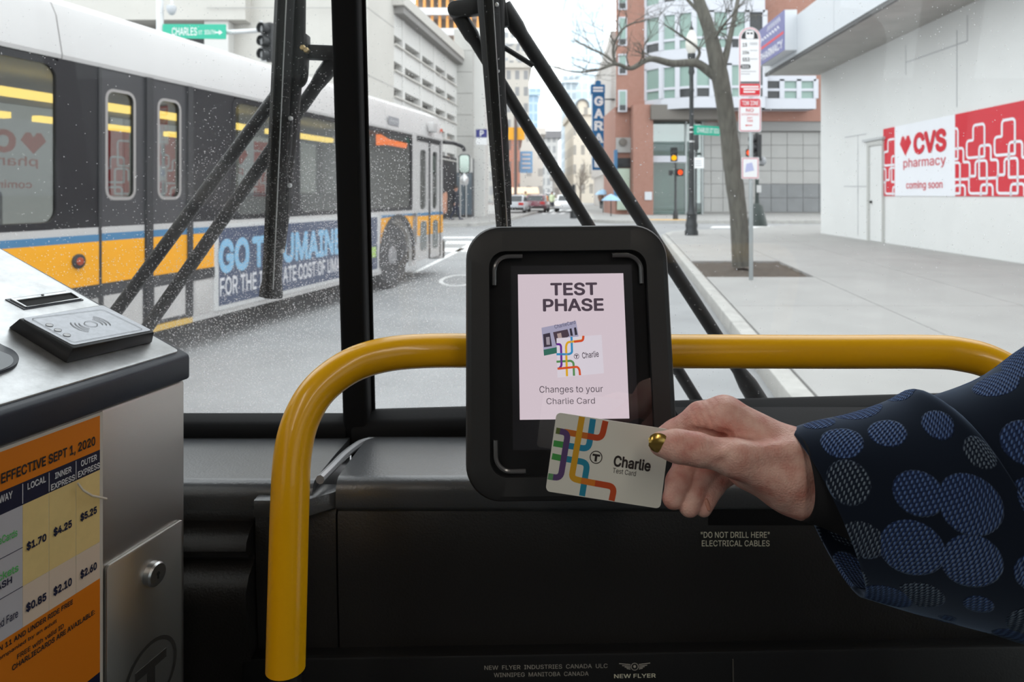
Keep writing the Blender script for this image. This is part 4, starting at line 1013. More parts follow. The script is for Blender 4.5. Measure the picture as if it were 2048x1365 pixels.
pt(-40, 31, 1072, 1056, 'CharlieCards', ink_g, 0.02); pt(-40, 33, 1142, 1126, '& Tickets', ink_g, 0.02); pt(-24, 20, 1166, 1152, 'CASH', ink_n, 0.03); pt(-46, 32, 1234, 1218, 'Reduced Fare', ink_n, 0.01)
pt(-62, 142, 1208, 1198, 'CHILDREN 11 AND UNDER RIDE FREE', ink, 0.03)
pt(-30, 110, 1246, 1237, 'accompanied by an adult', ink, 0.02)
pt(30, 124, 1255.5, 1246, 'FREE with valid ID', ink, 0.02)
pt(20, 186, 1228, 1218, 'CHARLIECARDS ARE AVAILABLE:', ink, 0.03)
m = MB(); m.tube([FF(*FF.px(a, b), 0.004) for a, b in ((147, 966), (158, 980), (176, 991), (205, 997))], 0.0008, 6); m.build('wire_tie', M('wire_tie', (0.75, 0.68, 0.58), 0.4), fb, smooth=True)
# access door with lock
zd = FF.px(285, 1085)[1]
dx0, dx1 = fx(208), fx(361)
m = MB(); m.prism(FF, rrect(dx0, dx1, BZF + 0.10, zd, 0.003, 3), 0.0, 0.003); door = m.build('access_door', steel, fb, bevel=0.001)
lk = FF.px(297, 1146)
m = MB(); m.lathe(FF(lk[0], lk[1], 0.003), [(0.0098, 0.0), (0.0098, 0.0055), (0.0085, 0.007), (0.0001, 0.007)], 28, FF.z); lock = m.build('lock', bright_metal, fb, smooth=True)
m = MB(); m.disc(FF, lk[0], lk[1] + 0.0008, 0.0017, 0.0098, 0.0103, 12); m.box(FF, lk[0] - 0.0008, lk[0] + 0.0008, lk[1] - 0.0035, lk[1], 0.0098, 0.0103); m.build('keyhole', M('slot_black', (0.004, 0.004, 0.004), 0.8), lock)
tl_ = FF.px(296, 1350); tr_ = 0.0275
emb = M('etched_dark', (0.10, 0.095, 0.09), 0.5, metal=0.8)
m = MB(); m.stroke(FF, [(tl_[0] + tr_ * math.cos(t * math.pi / 20), tl_[1] + tr_ * math.sin(t * math.pi / 20)) for t in range(40)], 0.0032, 0.0034, closed=True); m.build('emblem_ring', emb, door)
m = MB(); m.box(FF, tl_[0] - 0.017, tl_[0] + 0.017, tl_[1] + 0.005, tl_[1] + 0.0125, 0.003, 0.0034); m.box(FF, tl_[0] - 0.0042, tl_[0] + 0.0042, tl_[1] - 0.019, tl_[1] + 0.005, 0.003, 0.0034); m.build('emblem_letter', emb, door)

# ================================================================== CARD READER
shell_blk = M('reader_shell', (0.020, 0.020, 0.021), 0.5, bump=0.12, bscale=900)
up_v = P(1147, 455, 0.592) - P(1133, 1005, 0.550)
RF = Fr(P(1140, 730, 0.571), (1, 0, 0.012), up_v)
RF.x = V(1, 0, 0.0) - RF.y * V(1, 0, 0).dot(RF.y); RF.x.normalize(); RF.z = RF.x.cross(RF.y)
# pixel corners on the face plane give the true size
L0 = RF.px(931, 730)[0]; R0 = RF.px(1349, 730)[0]; T0 = RF.px(1140, 450)[1]; B0 = RF.px(1130, 1006)[1]
rd = thing('card_reader', 'black tap card reader with a lit display reading TEST PHASE', 'card reader', loc=RF(0, B0))
rd['label'] = 'black tap card reader with a lit white display, clamped to the yellow rail'
ro = rrect(L0, R0, B0, T0, 0.029, 10)
wi = 0.5 * (R0 - L0) - 0.0225
cxr = 0.5 * (L0 + R0)
oT = RF.px(1140, 501)[1]; oB = RF.px(1130, 955)[1]
oL = RF.px(979, 730)[0]; oR = RF.px(1303, 730)[0]
ri = rrect(oL, oR, oB, oT, 0.014, 10)
# front bezel ring with a rolled outer edge
m = MB(); n = len(ro)
def inset(pts, d):
    c = (0.5 * (L0 + R0), 0.5 * (B0 + T0)); out = []
    hw, hh = 0.5 * (R0 - L0), 0.5 * (T0 - B0)
    return [(c[0] + (x - c[0]) * (1 - d / hw), c[1] + (y - c[1]) * (1 - d / hh)) for x, y in pts]
rings = [([p for p in inset(ro, 0.004)], -0.036), (ro, -0.030), (ro, -0.006), (inset(ro, 0.0015), -0.002), (inset(ro, 0.005), 0.0), (ri, 0.0), (ri, -0.0075)]
m.loft([[RF(x, y, z) for x, y in pts] for pts, z in rings], cap=True)
m.build('housing', shell_blk, rd, smooth=True, angle=28)
m = MB(); m.prism(RF, ri, -0.0085, -0.0075); m.build('back_panel', M('reader_back_panel', (0.006, 0.006, 0.008), 0.25), rd)
dp = RF.pts([(1045, 547), (1255, 549), (1250, 839), (1030, 839)], -0.007)
cxd = sum(p[0] for p in dp) / 4
dl = min(0.5 * (dp[0][0] + dp[3][0]), 9); dr_ = 0.5 * (dp[1][0] + dp[2][0]); dt = 0.5 * (dp[0][1] + dp[1][1]); db = 0.5 * (dp[2][1] + dp[3][1])
m = MB(); m.box(RF, dl - 0.0060, dr_ + 0.0075, db - 0.024, dt + 0.0075, -0.0075, -0.0071); m.build('display_border', M('lcd_border', (0.045, 0.045, 0.052), 0.3), rd)
scr_w = emitter('screen_white', S(229, 212, 219), 1.0)
m = MB(); m.box(RF, dl, dr_, db, dt, -0.0071, -0.0068); disp = m.build('display', scr_w, rd)
disp['label'] = 'lit pinkish white display'
DW, DH = dr_ - dl, dt - db
def ink_e(name, r, g, b): return emitter('screen_' + name, S(r, g, b), 1.0)
e_dk = ink_e('dark', 84, 72, 82)
def dpx(px, py): return RF.px(px, py, -0.0066)
def dtext(px0, px1, py0, py1, s, mt, bold=0.0, parent=disp, caps=None):
    x0, y0 = dpx(px0, py1); x1, _ = dpx(px1, py1); _, y1 = dpx(px0, py0)
    text(RF, x0, x1, y0, y1, s, mt, parent, off=-0.0066, bold=bold, caps=caps)
dtext(1101, 1195, 566, 592, 'TEST', e_dk, 0.035); dtext(1086, 1208, 598, 624, 'PHASE', e_dk, 0.035)
dtext(1079, 1206, 773, 786, 'Changes to your', e_dk, 0.0, caps=True); dtext(1093, 1190, 797, 809, 'Charlie Card', e_dk, 0.0, caps=True)
# pictured cards on the display
def dpoly(name, pts, col, z, parent=disp):
    m = MB(); m.prism(RF, [dpx(a, b) for a, b in pts], z, z + 0.00005); return m.build(name, emitter('screen_%d_%d_%d' % col, S(*col), 1.0), parent)
dpoly('pictured_card', [(1083, 656), (1152, 642), (1161, 697), (1088, 712)], (176, 172, 196), -0.00675)
dpoly('picture_stripe', [(1087, 700), (1159, 686), (1161, 697), (1088, 712)], (62, 116, 100), -0.0067)
dpoly('picture_panel', [(1086, 669), (1100, 666), (1104, 693), (1088, 695)], (70, 62, 74), -0.0067)
dpoly('picture_panel', [(1106, 665), (1135, 659), (1139, 672), (1112, 690)], (84, 70, 80), -0.0067)
dpoly('picture_panel', [(1139, 658), (1143, 657), (1146, 672), (1141, 672)], (60, 56, 66), -0.0067)
dpoly('picture_panel', [(1148, 656), (1152, 655), (1155, 670), (1150, 671)], (60, 56, 66), -0.0067)
dpoly('picture_face', [(1092, 675), (1099, 674), (1100, 690), (1093, 690)], (168, 158, 166), -0.00665)
dpoly('picture_face', [(1114, 668), (1122, 666), (1124, 676), (1116, 678)], (186, 164, 158), -0.00665)
F2 = Fr(RF(*dpx(1110, 658), -0.0066), RF(*dpx(1151, 648)) - RF(*dpx(1110, 658)), RF.y)
l2 = (RF(*dpx(1151, 648)) - RF(*dpx(1110, 658))).length
text(F2, 0, l2, 0, 0.0032, 'CharlieCard', emitter('screen_ink2', S(60, 56, 90), 1.0), disp, off=0.0, bold=0.0)
dpoly('pictured_card', [(1113, 677), (1203, 670), (1208, 747), (1115, 756)], (233, 224, 232), -0.0066)
def dstroke(name, pts, col, w=0.0018, r=0.004, z=-0.0065):
    m = MB(); m.stroke(RF, [dpx(a, b) for a, b in pts], w, z, r=r); m.build(name, emitter('screen_%d_%d_%d' % col, S(*col), 1.0), disp)
dstroke('picture_line', [(1143, 674), (1144, 706), (1138, 709), (1113, 709)], (60, 150, 200))
dstroke('picture_line', [(1113, 724), (1142, 722), (1147, 726), (1148, 752)], (98, 150, 92))
dstroke('picture_line', [(1166, 673), (1166, 681), (1135, 685), (1132, 692), (1134, 753)], (236, 178, 40))
dstroke('picture_line', [(1167, 672), (1166, 682), (1148, 684)], (222, 84, 50), z=-0.00645)
dstroke('picture_line', [(1113, 689), (1120, 689), (1122, 693), (1123, 732), (1119, 737), (1115, 738)], (110, 50, 150))
dstroke('picture_line', [(1115, 738), (1155, 734), (1159, 740), (1160, 751)], (226, 92, 50), z=-0.00648)
q = dpx(1153, 713)
m = MB(); m.stroke(RF, [(q[0] + 0.0021 * math.cos(t * math.pi / 10), q[1] + 0.0021 * math.sin(t * math.pi / 10)) for t in range(20)], 0.0004, -0.0064, closed=True)
m.box(RF, q[0] - 0.0013, q[0] + 0.0013, q[1] + 0.0004, q[1] + 0.0011, -0.0065, -0.0064); m.box(RF, q[0] - 0.0004, q[0] + 0.0004, q[1] - 0.0015, q[1] + 0.0005, -0.0065, -0.0064)
m.build('picture_emblem', e_dk, disp)
F3 = Fr(RF(*dpx(1165, 718), -0.0064), RF(*dpx(1198, 714)) - RF(*dpx(1165, 718)), RF.y)
text(F3, 0, (RF(*dpx(1198, 714)) - RF(*dpx(1165, 718))).length, 0, 0.0052, 'Charlie', e_dk, disp, off=0.0, bold=0.012)
m = MB(); m.prism(RF, rrect(oL + 0.0003, oR - 0.0003, oB + 0.0003, oT - 0.0003, 0.0138, 8), -0.0035, -0.0025)
m.build('cover_glass', glass('reader_glass', (0.92, 0.92, 0.93), 1.0, 0.0, 0.02), rd)
ridge_m = M('corner_ridge', (0.10, 0.10, 0.105), 0.18, coat=0.5)
for cx_, cy_, a0 in ((oL + 0.017, oT - 0.017, 90), (oR - 0.017, oT - 0.017, 0), (oL + 0.017, oB + 0.017, 180), (oR - 0.017, oB + 0.017, 270)):
    pts = []
    e0 = math.radians(a0); e1 = math.radians(a0 + 90); r_ = 0.0125
    d0 = (math.cos(e1), math.sin(e1)); d1 = (math.cos(e0), math.sin(e0))
    ps = [(cx_ + r_ * math.cos(e0) - d0[0] * 0.012, cy_ + r_ * math.sin(e0) - d0[1] * 0.012)]
    ps += [(cx_ + r_ * math.cos(e0 + (e1 - e0) * t / 8), cy_ + r_ * math.sin(e0 + (e1 - e0) * t / 8)) for t in range(9)]
    ps += [(cx_ + r_ * math.cos(e1) - d1[0] * 0.012, cy_ + r_ * math.sin(e1) - d1[1] * 0.012)]
    m = MB(); m.tube([RF(x, y, -0.0020) for x, y in ps], 0.0019, 8); m.build('corner_ridge', ridge_m, rd, smooth=True)
m = MB(); m.box(RF, cxr - 0.03, cxr + 0.03, 0.0, 0.06, -0.066, -0.034); m.build('rail_clamp', black_plastic, rd, bevel=0.004)

# ================================================================== TRANSIT CARD
YC = 0.475
cdn = [P(1117, 826, YC + 0.001), P(1340, 861, YC), P(1325, 1019, YC - 0.004), P(1091, 983, YC - 0.003)]
CF = Fr(cdn[3], cdn[2] - cdn[3], cdn[0] - cdn[3])
w_ = 0.5 * ((cdn[2] - cdn[3]).length + (cdn[1] - cdn[0]).length); h_ = (cdn[0] - cdn[3]).length
card_mat = M('card_plastic', S(232, 230, 220), 0.35)
cd = thing('transit_card', 'white plastic fare card with crossing coloured lines held in the hand', 'card', loc=cdn[3])
m = MB(); m.prism(CF, rrect(0, w_, 0, h_, 0.0032, 5), -0.0008, 0.0); m.build('card_body', card_mat, cd)
def cst(pts, col, z, w=0.0042, nm='colour_line', r=0.0045):
    m = MB(); m.stroke(CF, CF.pts(pts), w, z, r=r); m.build(nm, M('card_ink_%d_%d_%d' % col, S(*col), 0.4), cd)
cst([(1186, 838.5), (1177, 899), (1131, 891)], (44, 140, 176), 0.00008)
cst([(1133, 891.5), (1107, 887)], (74, 160, 80), 0.00009)
cst([(1104, 913), (1128, 918)], (74, 160, 80), 0.00008)
cst([(1127, 917.5), (1175, 926), (1164, 992.5)], (44, 140, 170), 0.00010)
cst([(1211, 842.5), (1203, 878), (1172, 872)], (196, 78, 40), 0.00012)
cst([(1175, 872.7), (1128, 864)], (206, 112, 44), 0.00013)
cst([(1164, 834), (1143, 957), (1162, 962)], (222, 166, 44), 0.00015)
cst([(1158, 961), (1195, 968)], (222, 128, 44), 0.00014)
cst([(1190, 967), (1229, 974), (1223, 1002)], (200, 82, 44), 0.00016)
cst([(1112, 861.5), (1136, 866), (1121, 957), (1096, 953)], (98, 74, 122), 0.00018)
cst([(1112, 861.5), (1120, 863)], (104, 118, 62), 0.00020)
cst([(1096, 953), (1106, 954.7)], (104, 160, 110), 0.00020)
q = CF.px(1192, 915)
inkc = M('card_ink_dark', S(52, 44, 42), 0.45)
m = MB(); m.stroke(CF, [(q[0] + 0.0041 * math.cos(t * math.pi / 14), q[1] + 0.0041 * math.sin(t * math.pi / 14)) for t in range(28)], 0.0006, 0.0002, closed=True); m.build('emblem_ring', inkc, cd)
m = MB(); m.box(CF, q[0] - 0.0026, q[0] + 0.0026, q[1] + 0.0007, q[1] + 0.0021, 0.0001, 0.0002); m.box(CF, q[0] - 0.0008, q[0] + 0.0008, q[1] - 0.0029, q[1] + 0.0008, 0.0001, 0.0002); m.build('emblem_letter', inkc, cd)
a_ = CF.px(1226, 933); b_ = CF.px(1300, 944)
text(CF, a_[0], b_[0], a_[1], a_[1] + 0.0078, 'Charlie', inkc, cd, off=0.0002, bold=0.035)
a_ = CF.px(1225, 946); b_ = CF.px(1271, 953)
text(CF, a_[0], b_[0], a_[1], a_[1] + 0.0035, 'Test Card', inkc, cd, off=0.0002, bold=0.0)

# ================================================================== PERSON: hand, arm, coat sleeve
sm, N, L = new_mat('skin')
b = N['Principled BSDF']
b.inputs['Roughness'].default_value = 0.48
b.inputs['Subsurface Weight'].default_value = 0.12; b.inputs['Subsurface Radius'].default_value = (0.006, 0.0025, 0.0015); b.inputs['Subsurface Scale'].default_value = 1.0
tc = N.new('ShaderNodeTexCoord')
n1 = N.new('ShaderNodeTexNoise'); n1.inputs['Scale'].default_value = 70; n1.inputs['Detail'].default_value = 5; L.new(tc.outputs['Object'], n1.inputs['Vector'])
cr = N.new('ShaderNodeValToRGB'); cr.color_ramp.elements[0].position = 0.32; cr.color_ramp.elements[0].color = (*S(210, 142, 128), 1); cr.color_ramp.elements[1].position = 0.7; cr.color_ramp.elements[1].color = (*S(242, 202, 186), 1)
L.new(n1.outputs['Fac'], cr.inputs[0]); L.new(cr.outputs[0], b.inputs['Base Color'])
n2 = N.new('ShaderNodeTexVoronoi'); n2.inputs['Scale'].default_value = 700; L.new(tc.outputs['Object'], n2.inputs['Vector'])
n3 = N.new('ShaderNodeTexNoise'); n3.inputs['Scale'].default_value = 160; n3.inputs['Detail'].default_value = 4; L.new(tc.outputs['Object'], n3.inputs['Vector'])
ad = N.new('ShaderNodeMath'); ad.operation = 'ADD'; L.new(n2.outputs['Distance'], ad.inputs[0]); L.new(n3.outputs['Fac'], ad.inputs[1])
bp = N.new('ShaderNodeBump'); bp.inputs['Strength'].default_value = 0.28; bp.inputs['Distance'].default_value = 0.0012; L.new(ad.outputs[0], bp.inputs['Height']); L.new(bp.outputs['Normal'], b.inputs['Normal'])
skin = sm

person = thing('person', 'person in a blue patterned wool coat reaching in to tap a card', 'person', loc=P(2300, 1300, 0.42))
def cone(p0, p1):
    (x0, y0, Y0, r0), (x1, y1, Y1, r1) = p0, p1
    return tuple(P(x0, y0, Y0)), tuple(P(x1, y1, Y1)), r0 * Y0 / FPX, r1 * Y1 / FPX
palm = [cone((1720, 925, .450, 52), (1600, 919, .456, 49)), cone((1720, 995, .450, 52), (1602, 974, .456, 49)),
        cone((1600, 919, .457, 49), (1450, 836, .468, 41)),
        cone((1600, 974, .456, 49), (1500, 930, .460, 46)),
        cone((1560, 932, .454, 46), (1488, 878, .476, 38)),
        cone((1500, 925, .468, 42), (1440, 895, .492, 34))]
thumb = [cone((1560, 952, .450, 50), (1470, 917, .444, 35)), cone((1470, 917, .444, 35), (1392, 899, .442, 29.5)), cone((1392, 899, .442, 29.5), (1354, 893, .443, 29)), cone((1354, 893, .443, 29), (1322, 889, .446, 24))]
index = [cone((1450, 835, .468, 41), (1404, 838, .474, 32)), cone((1404, 838, .474, 32), (1352, 868, .486, 26)), cone((1352, 868, .486, 26), (1295, 895, .490, 22))]
middle = [cone((1468, 852, .492, 34), (1418, 862, .502, 29)), cone((1418, 862, .502, 29), (1376, 926, .492, 26)), cone((1376, 926, .492, 26), (1357, 965, .481, 23.5)), cone((1357, 965, .481, 23.5), (1346, 998, .477, 21))]
ring = [cone((1472, 885, .490, 36), (1432, 912, .494, 30)), cone((1432, 912, .494, 30), (1400, 958, .486, 24)), cone((1400, 958, .486, 24), (1386, 990, .480, 22)), cone((1386, 990, .480, 22), (1378, 1014, .476, 20.5))]
pinky = [cone((1482, 908, .494, 34), (1452, 938, .494, 28)), cone((1452, 938, .494, 28), (1422, 975, .486, 22)), cone((1422, 975, .486, 22), (1411, 998, .481, 19)), cone((1411, 998, .481, 19), (1406, 1017, .478, 17))]
heel = [cone((1640, 990, .453, 42), (1560, 968, .458, 36)), cone((1648, 988, .450, 34), (1575, 984, .453, 26))]
arm = [cone((1720, 960, .450, 86), (2000, 1010, .440, 125)), cone((2000, 1010, .440, 125), (2420, 1120, .40, 170))]
def hand_fn(X):
    def chain(cs, k):
        d = None
        for c_ in cs:
            e = sd_cone(X, *c_); d = e if d is None else smin(d, e, k)
        return d
    body = chain(palm + heel, 0.012)
    d = smin(body, chain(thumb, 0.006), 0.007)
    d = smin(d, chain(index, 0.004), 0.004)
    m_ = chain(middle, 0.004); r_ = chain(ring, 0.004); p_ = chain(pinky, 0.004)
    f = smin(smin(m_, r_, 0.0014), p_, 0.0014)
    d = smin(d, f, 0.0035)
    for g_, k in ((cone((1384, 866, .458, 10), (1452, 874, .453, 13)), 0.003), (cone((1392, 868, .464, 12), (1446, 872, .462, 12)), 0.003), (cone((1396, 822, .4605, 3.6), (1400, 866, .462, 4.5)), 0.0025), (cone((1424, 826, .4575, 2.6), (1430, 864, .457, 4)), 0.0025), (cone((1340, 862, .474, 5), (1392, 864, .462, 7)), 0.002)):
        gr = sd_cone(X, *g_); hh_ = np.maximum(k - np.abs(d + gr), 0) / k
        d = np.maximum(d, -gr) + hh_ * hh_ * k * 0.25
    # tendon of the thumb, knuckle and crease relief
    d = smin(d, sd_cone(X, *cone((1580, 900, .442, 12), (1470, 905, .436, 9))), 0.010)
    d = smin(d, sd_cone(X, *cone((1450, 905, .4335, 5), (1432, 908, .4335, 5))), 0.004)
    for (px, py, Yc, amp, dirx, diry, wl) in ((1388, 885, .434, .0005, 1, .25, .0022), (1372, 885, .434, .0003, 1, .2, .0020), (1412, 830, .462, .0006, 1, .35, .0045)):
        c_ = np.array(P(px, py, Yc), 'f'); q_ = X - c_
        g = np.exp(-(q_ * q_).sum(-1) / (2 * 0.007 ** 2))
        d = d + amp * g * np.sin((q_[..., 0] * dirx + q_[..., 2] * diry) * 2 * math.pi / wl)
    return d
lo_ = np.array([P(1262, 900, .47).x, .41, P(1300, 1060, .46).z], 'f'); hi_ = np.array([P(1690, 900, .46).x, .522, P(1400, 770, .46).z], 'f')
m = MB()
aw = [P(1672, 958, .451), P(1800, 985, .446), P(2000, 1020, .437), P(2250, 1080, .42), P(2500, 1130, .38)]
m.tube(aw, [0.0215, 0.025, 0.034, 0.040, 0.045], 24)
pos_, q_ = sdf_to_mesh(hand_fn, lo_, hi_, 0.00085)
m.add([tuple(float(c) for c in p) for p in pos_], [tuple(int(i) for i in f) for f in q_])
hand = m.build('arm', skin, person, smooth=True, angle=180)
hand['label'] = 'bare hand with thumb and fingers pinching the card'
# painted thumb nail
nail_m = M('gold_nail_polish', (0.62, 0.40, 0.09), 0.22, metal=0.85, bump=0.15, bscale=1500, coat=0.6)
nc = P(1318, 886, 0.4405); m = MB(); rings = []
for i in range(9):
    t = i / 8; x_ = -0.0068 + 0.0122 * t
    hw = 0.0062 * math.sqrt(max(0.02, 1 - ((x_ + 0.0006) / 0.0066) ** 2)) if x_ < -0.0006 else 0.0062 * (1 - 9000 * (x_ + 0.0006) ** 2)
    rg = []
    for k in range(15):
        a = -1.15 + 2.3 * k / 14
        rg.append(nc + V(x_, -0.0038 * (math.cos(a) - 0.4) * (0.45 + 0.55 * min(1, hw / 0.0062)) - 0.0008, math.sin(a) / math.sin(1.15) * hw - 0.03 * x_))
    rings.append(rg)
back = [[p + V(0, 0.0012, 0) for p in r] for r in rings]
m.loft(rings, closed=False); m.loft(back, closed=False)
m.build('thumb_nail', nail_m, person, smooth=True, angle=80)
pn = P(1415, 1010, 0.4735)
m = MB(); m.lathe(pn, [(0.0001, -0.0045), (0.0013, -0.0036), (0.0018, 0), (0.0014, 0.0036), (0.0001, 0.0045)], 10, (-0.25, 0.3, 1)); m.build('finger_nail', M('bare_nail', S(206, 146, 126), 0.3), person, smooth=True)

# wool coat: circles woven in pale thread on blue
wmx, N, L = new_mat('coat_wool')
b = N['Principled BSDF']; b.inputs['Roughness'].default_value = 0.9; b.inputs['Sheen Weight'].default_value = 0.4; b.inputs['Sheen Roughness'].default_value = 0.45; b.inputs['Sheen Tint'].default_value = (0.5, 0.68, 1.0, 1); b.inputs['Specular IOR Level'].default_value = 0.15
uvn = N.new('ShaderNodeUVMap'); uvn.uv_map = 'UVMap'
vo = N.new('ShaderNodeTexVoronoi'); vo.inputs['Scale'].default_value = 31; vo.inputs['Randomness'].default_value = 0.35; cto = N.new('ShaderNodeTexCoord'); L.new(cto.outputs['Object'], vo.inputs['Vector'])
se = N.new('ShaderNodeSeparateColor'); L.new(vo.outputs['Color'], se.inputs[0])
vr = N.new('ShaderNodeMath'); vr.operation = 'MULTIPLY_ADD'; vr.inputs[1].default_value = -0.13; L.new(se.outputs[1], vr.inputs[0]); L.new(vo.outputs['Distance'], vr.inputs[2])
ci = N.new('ShaderNodeMapRange'); ci.inputs['From Min'].default_value = 0.43; ci.inputs['From Max'].default_value = 0.405; L.new(vr.outputs[0], ci.inputs['Value'])
big = N.new('ShaderNodeMath'); big.operation = 'GREATER_THAN'; big.inputs[1].default_value = 0.52; L.new(se.outputs[0], big.inputs[0])
spu = N.new('ShaderNodeSeparateXYZ'); L.new(uvn.outputs[0], spu.inputs[0])
def wave(src, freq, ph=0.0):
    q1 = N.new('ShaderNodeMath'); q1.operation = 'MULTIPLY_ADD'; q1.inputs[1].default_value = freq * 2 * math.pi; q1.inputs[2].default_value = ph; L.new(src, q1.inputs[0])
    q2 = N.new('ShaderNodeMath'); q2.operation = 'SINE'; L.new(q1.outputs[0], q2.inputs[0])
    return q2.outputs[0]
nz = N.new('ShaderNodeTexNoise'); nz.inputs['Scale'].default_value = 500; L.new(uvn.outputs[0], nz.inputs['Vector'])
nzl = N.new('ShaderNodeTexNoise'); nzl.inputs['Scale'].default_value = 60; L.new(uvn.outputs[0], nzl.inputs['Vector'])
wa = wave(spu.outputs[0], 340); wb = wave(spu.outputs[1], 430)
wv = N.new('ShaderNodeMath'); wv.operation = 'ADD'; L.new(wa, wv.inputs[0]); L.new(wb, wv.inputs[1])
w2 = N.new('ShaderNodeMath'); w2.operation = 'ADD'; L.new(wv.outputs[0], w2.inputs[0]); L.new(nz.outputs['Fac'], w2.inputs[1])
dash_ = N.new('ShaderNodeMapRange'); dash_.inputs['From Min'].default_value = 0.9; dash_.inputs['From Max'].default_value = 1.7; L.new(w2.outputs[0], dash_.inputs['Value'])
cblue = N.new('ShaderNodeMix'); cblue.data_type = 'RGBA'; cblue.inputs[6].default_value = (*S(26, 42, 82), 1); cblue.inputs[7].default_value = (*S(96, 128, 188), 1); L.new(dash_.outputs[0], cblue.inputs[0])
cpale = N.new('ShaderNodeMix'); cpale.data_type = 'RGBA'; cpale.inputs[6].default_value = (*S(14, 22, 38), 1); cpale.inputs[7].default_value = (*S(132, 146, 160), 1); L.new(dash_.outputs[0], cpale.inputs[0])
ccir = N.new('ShaderNodeMix'); ccir.data_type = 'RGBA'; L.new(big.outputs[0], ccir.inputs[0]); L.new(cblue.outputs[2], ccir.inputs[6]); L.new(cpale.outputs[2], ccir.inputs[7])
cfin = N.new('ShaderNodeMix'); cfin.data_type = 'RGBA'; cfin.inputs[6].default_value = (*S(16, 23, 36), 1); L.new(ci.outputs[0], cfin.inputs[0]); L.new(ccir.outputs[2], cfin.inputs[7])
L.new(cfin.outputs[2], b.inputs['Base Color'])
hs = N.new('ShaderNodeMath'); hs.operation = 'MULTIPLY'; L.new(w2.outputs[0], hs.inputs[0]); L.new(ci.outputs[0], hs.inputs[1])
h2 = N.new('ShaderNodeMath'); h2.operation = 'MULTIPLY_ADD'; h2.inputs[1].default_value = 1.6; L.new(ci.outputs[0], h2.inputs[0]); L.new(hs.outputs[0], h2.inputs[2])
bp = N.new('ShaderNodeBump'); bp.inputs['Strength'].default_value = 0.9; bp.inputs['Distance'].default_value = 0.0007; L.new(h2.outputs[0], bp.inputs['Height']); L.new(bp.outputs['Normal'], b.inputs['Normal'])
COAT = wmx
def sleeve(rings_px, name, mat, nseg=56, wob=0.0, seed=1, thick=0.0016, sub=5):
    """rings given by their top and bottom pixel, depth of the middle and depth radius"""
    random.seed(seed)
    keys = []
    for (tx, ty, bx, by, Yc, rd_) in rings_px:
        T = P(tx, ty, Yc); B = P(bx, by, Yc); keys.append((T.x, T.y, T.z, B.x, B.y, B.z, rd_))
    arr = np.array(keys, 'f'); n = len(arr); dense = []
    for i in range(n - 1):
        p0, p1, p2, p3 = arr[max(i - 1, 0)], arr[i], arr[i + 1], arr[min(i + 2, n - 1)]
        for k in range(sub):
            t = k / sub
            dense.append(0.5 * (2 * p1 + (p2 - p0) * t + (2 * p0 - 5 * p1 + 4 * p2 - p3) * t * t + (3 * p1 - p0 - 3 * p2 + p3) * t ** 3))
    dense.append(arr[-1])
    m = MB(); rings = []; uv = []
    ulen = 0; prev = None
    ph = [random.uniform(0, 6.28) for _ in range(6)]
    for ri_, q in enumerate(dense):
        T = Vector(q[0:3]); B = Vector(q[3:6]); c_ = (T + B) / 2; hv = (T - B) / 2; rd2 = float(q[6])
        if prev is not None: ulen += (c_ - prev).length
        prev = c_
        rg = []
        per = math.pi * (hv.length + rd2)
        for k in range(nseg):
            a = 2 * math.pi * k / nseg
            w = 1 + wob * (math.sin(2 * a + ph[0] + ulen * 40) * 0.5 + math.sin(3 * a + ph[1] - ulen * 55) * 0.5 + 0.4 * math.sin(5 * a + ph[2] + ulen * 90))
            rg.append(c_ + hv * math.cos(a) * w + V(0, -1, 0) * rd2 * math.sin(a) * w)
            uv.append((ulen, per * abs((k / nseg + 0.5) % 1.0 - 0.0)))
        rings.append(rg)
    m.loft(rings, cap=False)
    nr = len(rings)
    m.uv = list(uv)
    me_o = m.build(name, mat, person, smooth=True, angle=70)
    md_ = me_o.modifiers.new('cloth_thickness', 'SOLIDIFY'); md_.thickness = thick; md_.offset = -1
    return me_o
sleeve([(1590, 862, 1594, 1034, .453, .029), (1640, 862, 1650, 1052, .451, .033), (1720, 862, 1740, 1100, .449, .036)], 'inner_cuff', M('knit_cuff_black', (0.006, 0.006, 0.008), 0.95), wob=0.02)
cu = sleeve([(1584, 868, 1704, 1180, .452, .040), (1640, 850, 1752, 1192, .450, .046), (1720, 832, 1820, 1210, .447, .051), (1800, 808, 1905, 1236, .444, .055), (1850, 784, 1985, 1262, .441, .058), (1880, 800, 2052, 1280, .439, .060)], 'turned_cuff', COAT, wob=0.015, seed=4, thick=0.003)
cu['label'] = 'wide turned-back cuff with woven circles'
sleeve([(1760, 840, 1860, 1200, .446, .050), (1860, 806, 1960, 1232, .441, .054), (1960, 762, 2060, 1270, .436, .058), (2048, 724, 2170, 1330, .430, .062), (2200, 640, 2420, 1420, .41, .068), (2420, 520, 2760, 1560, .37, .072), (2700, 380, 3200, 1700, .33, .075)], 'sleeve', COAT, wob=0.03, seed=9, thick=0.003)

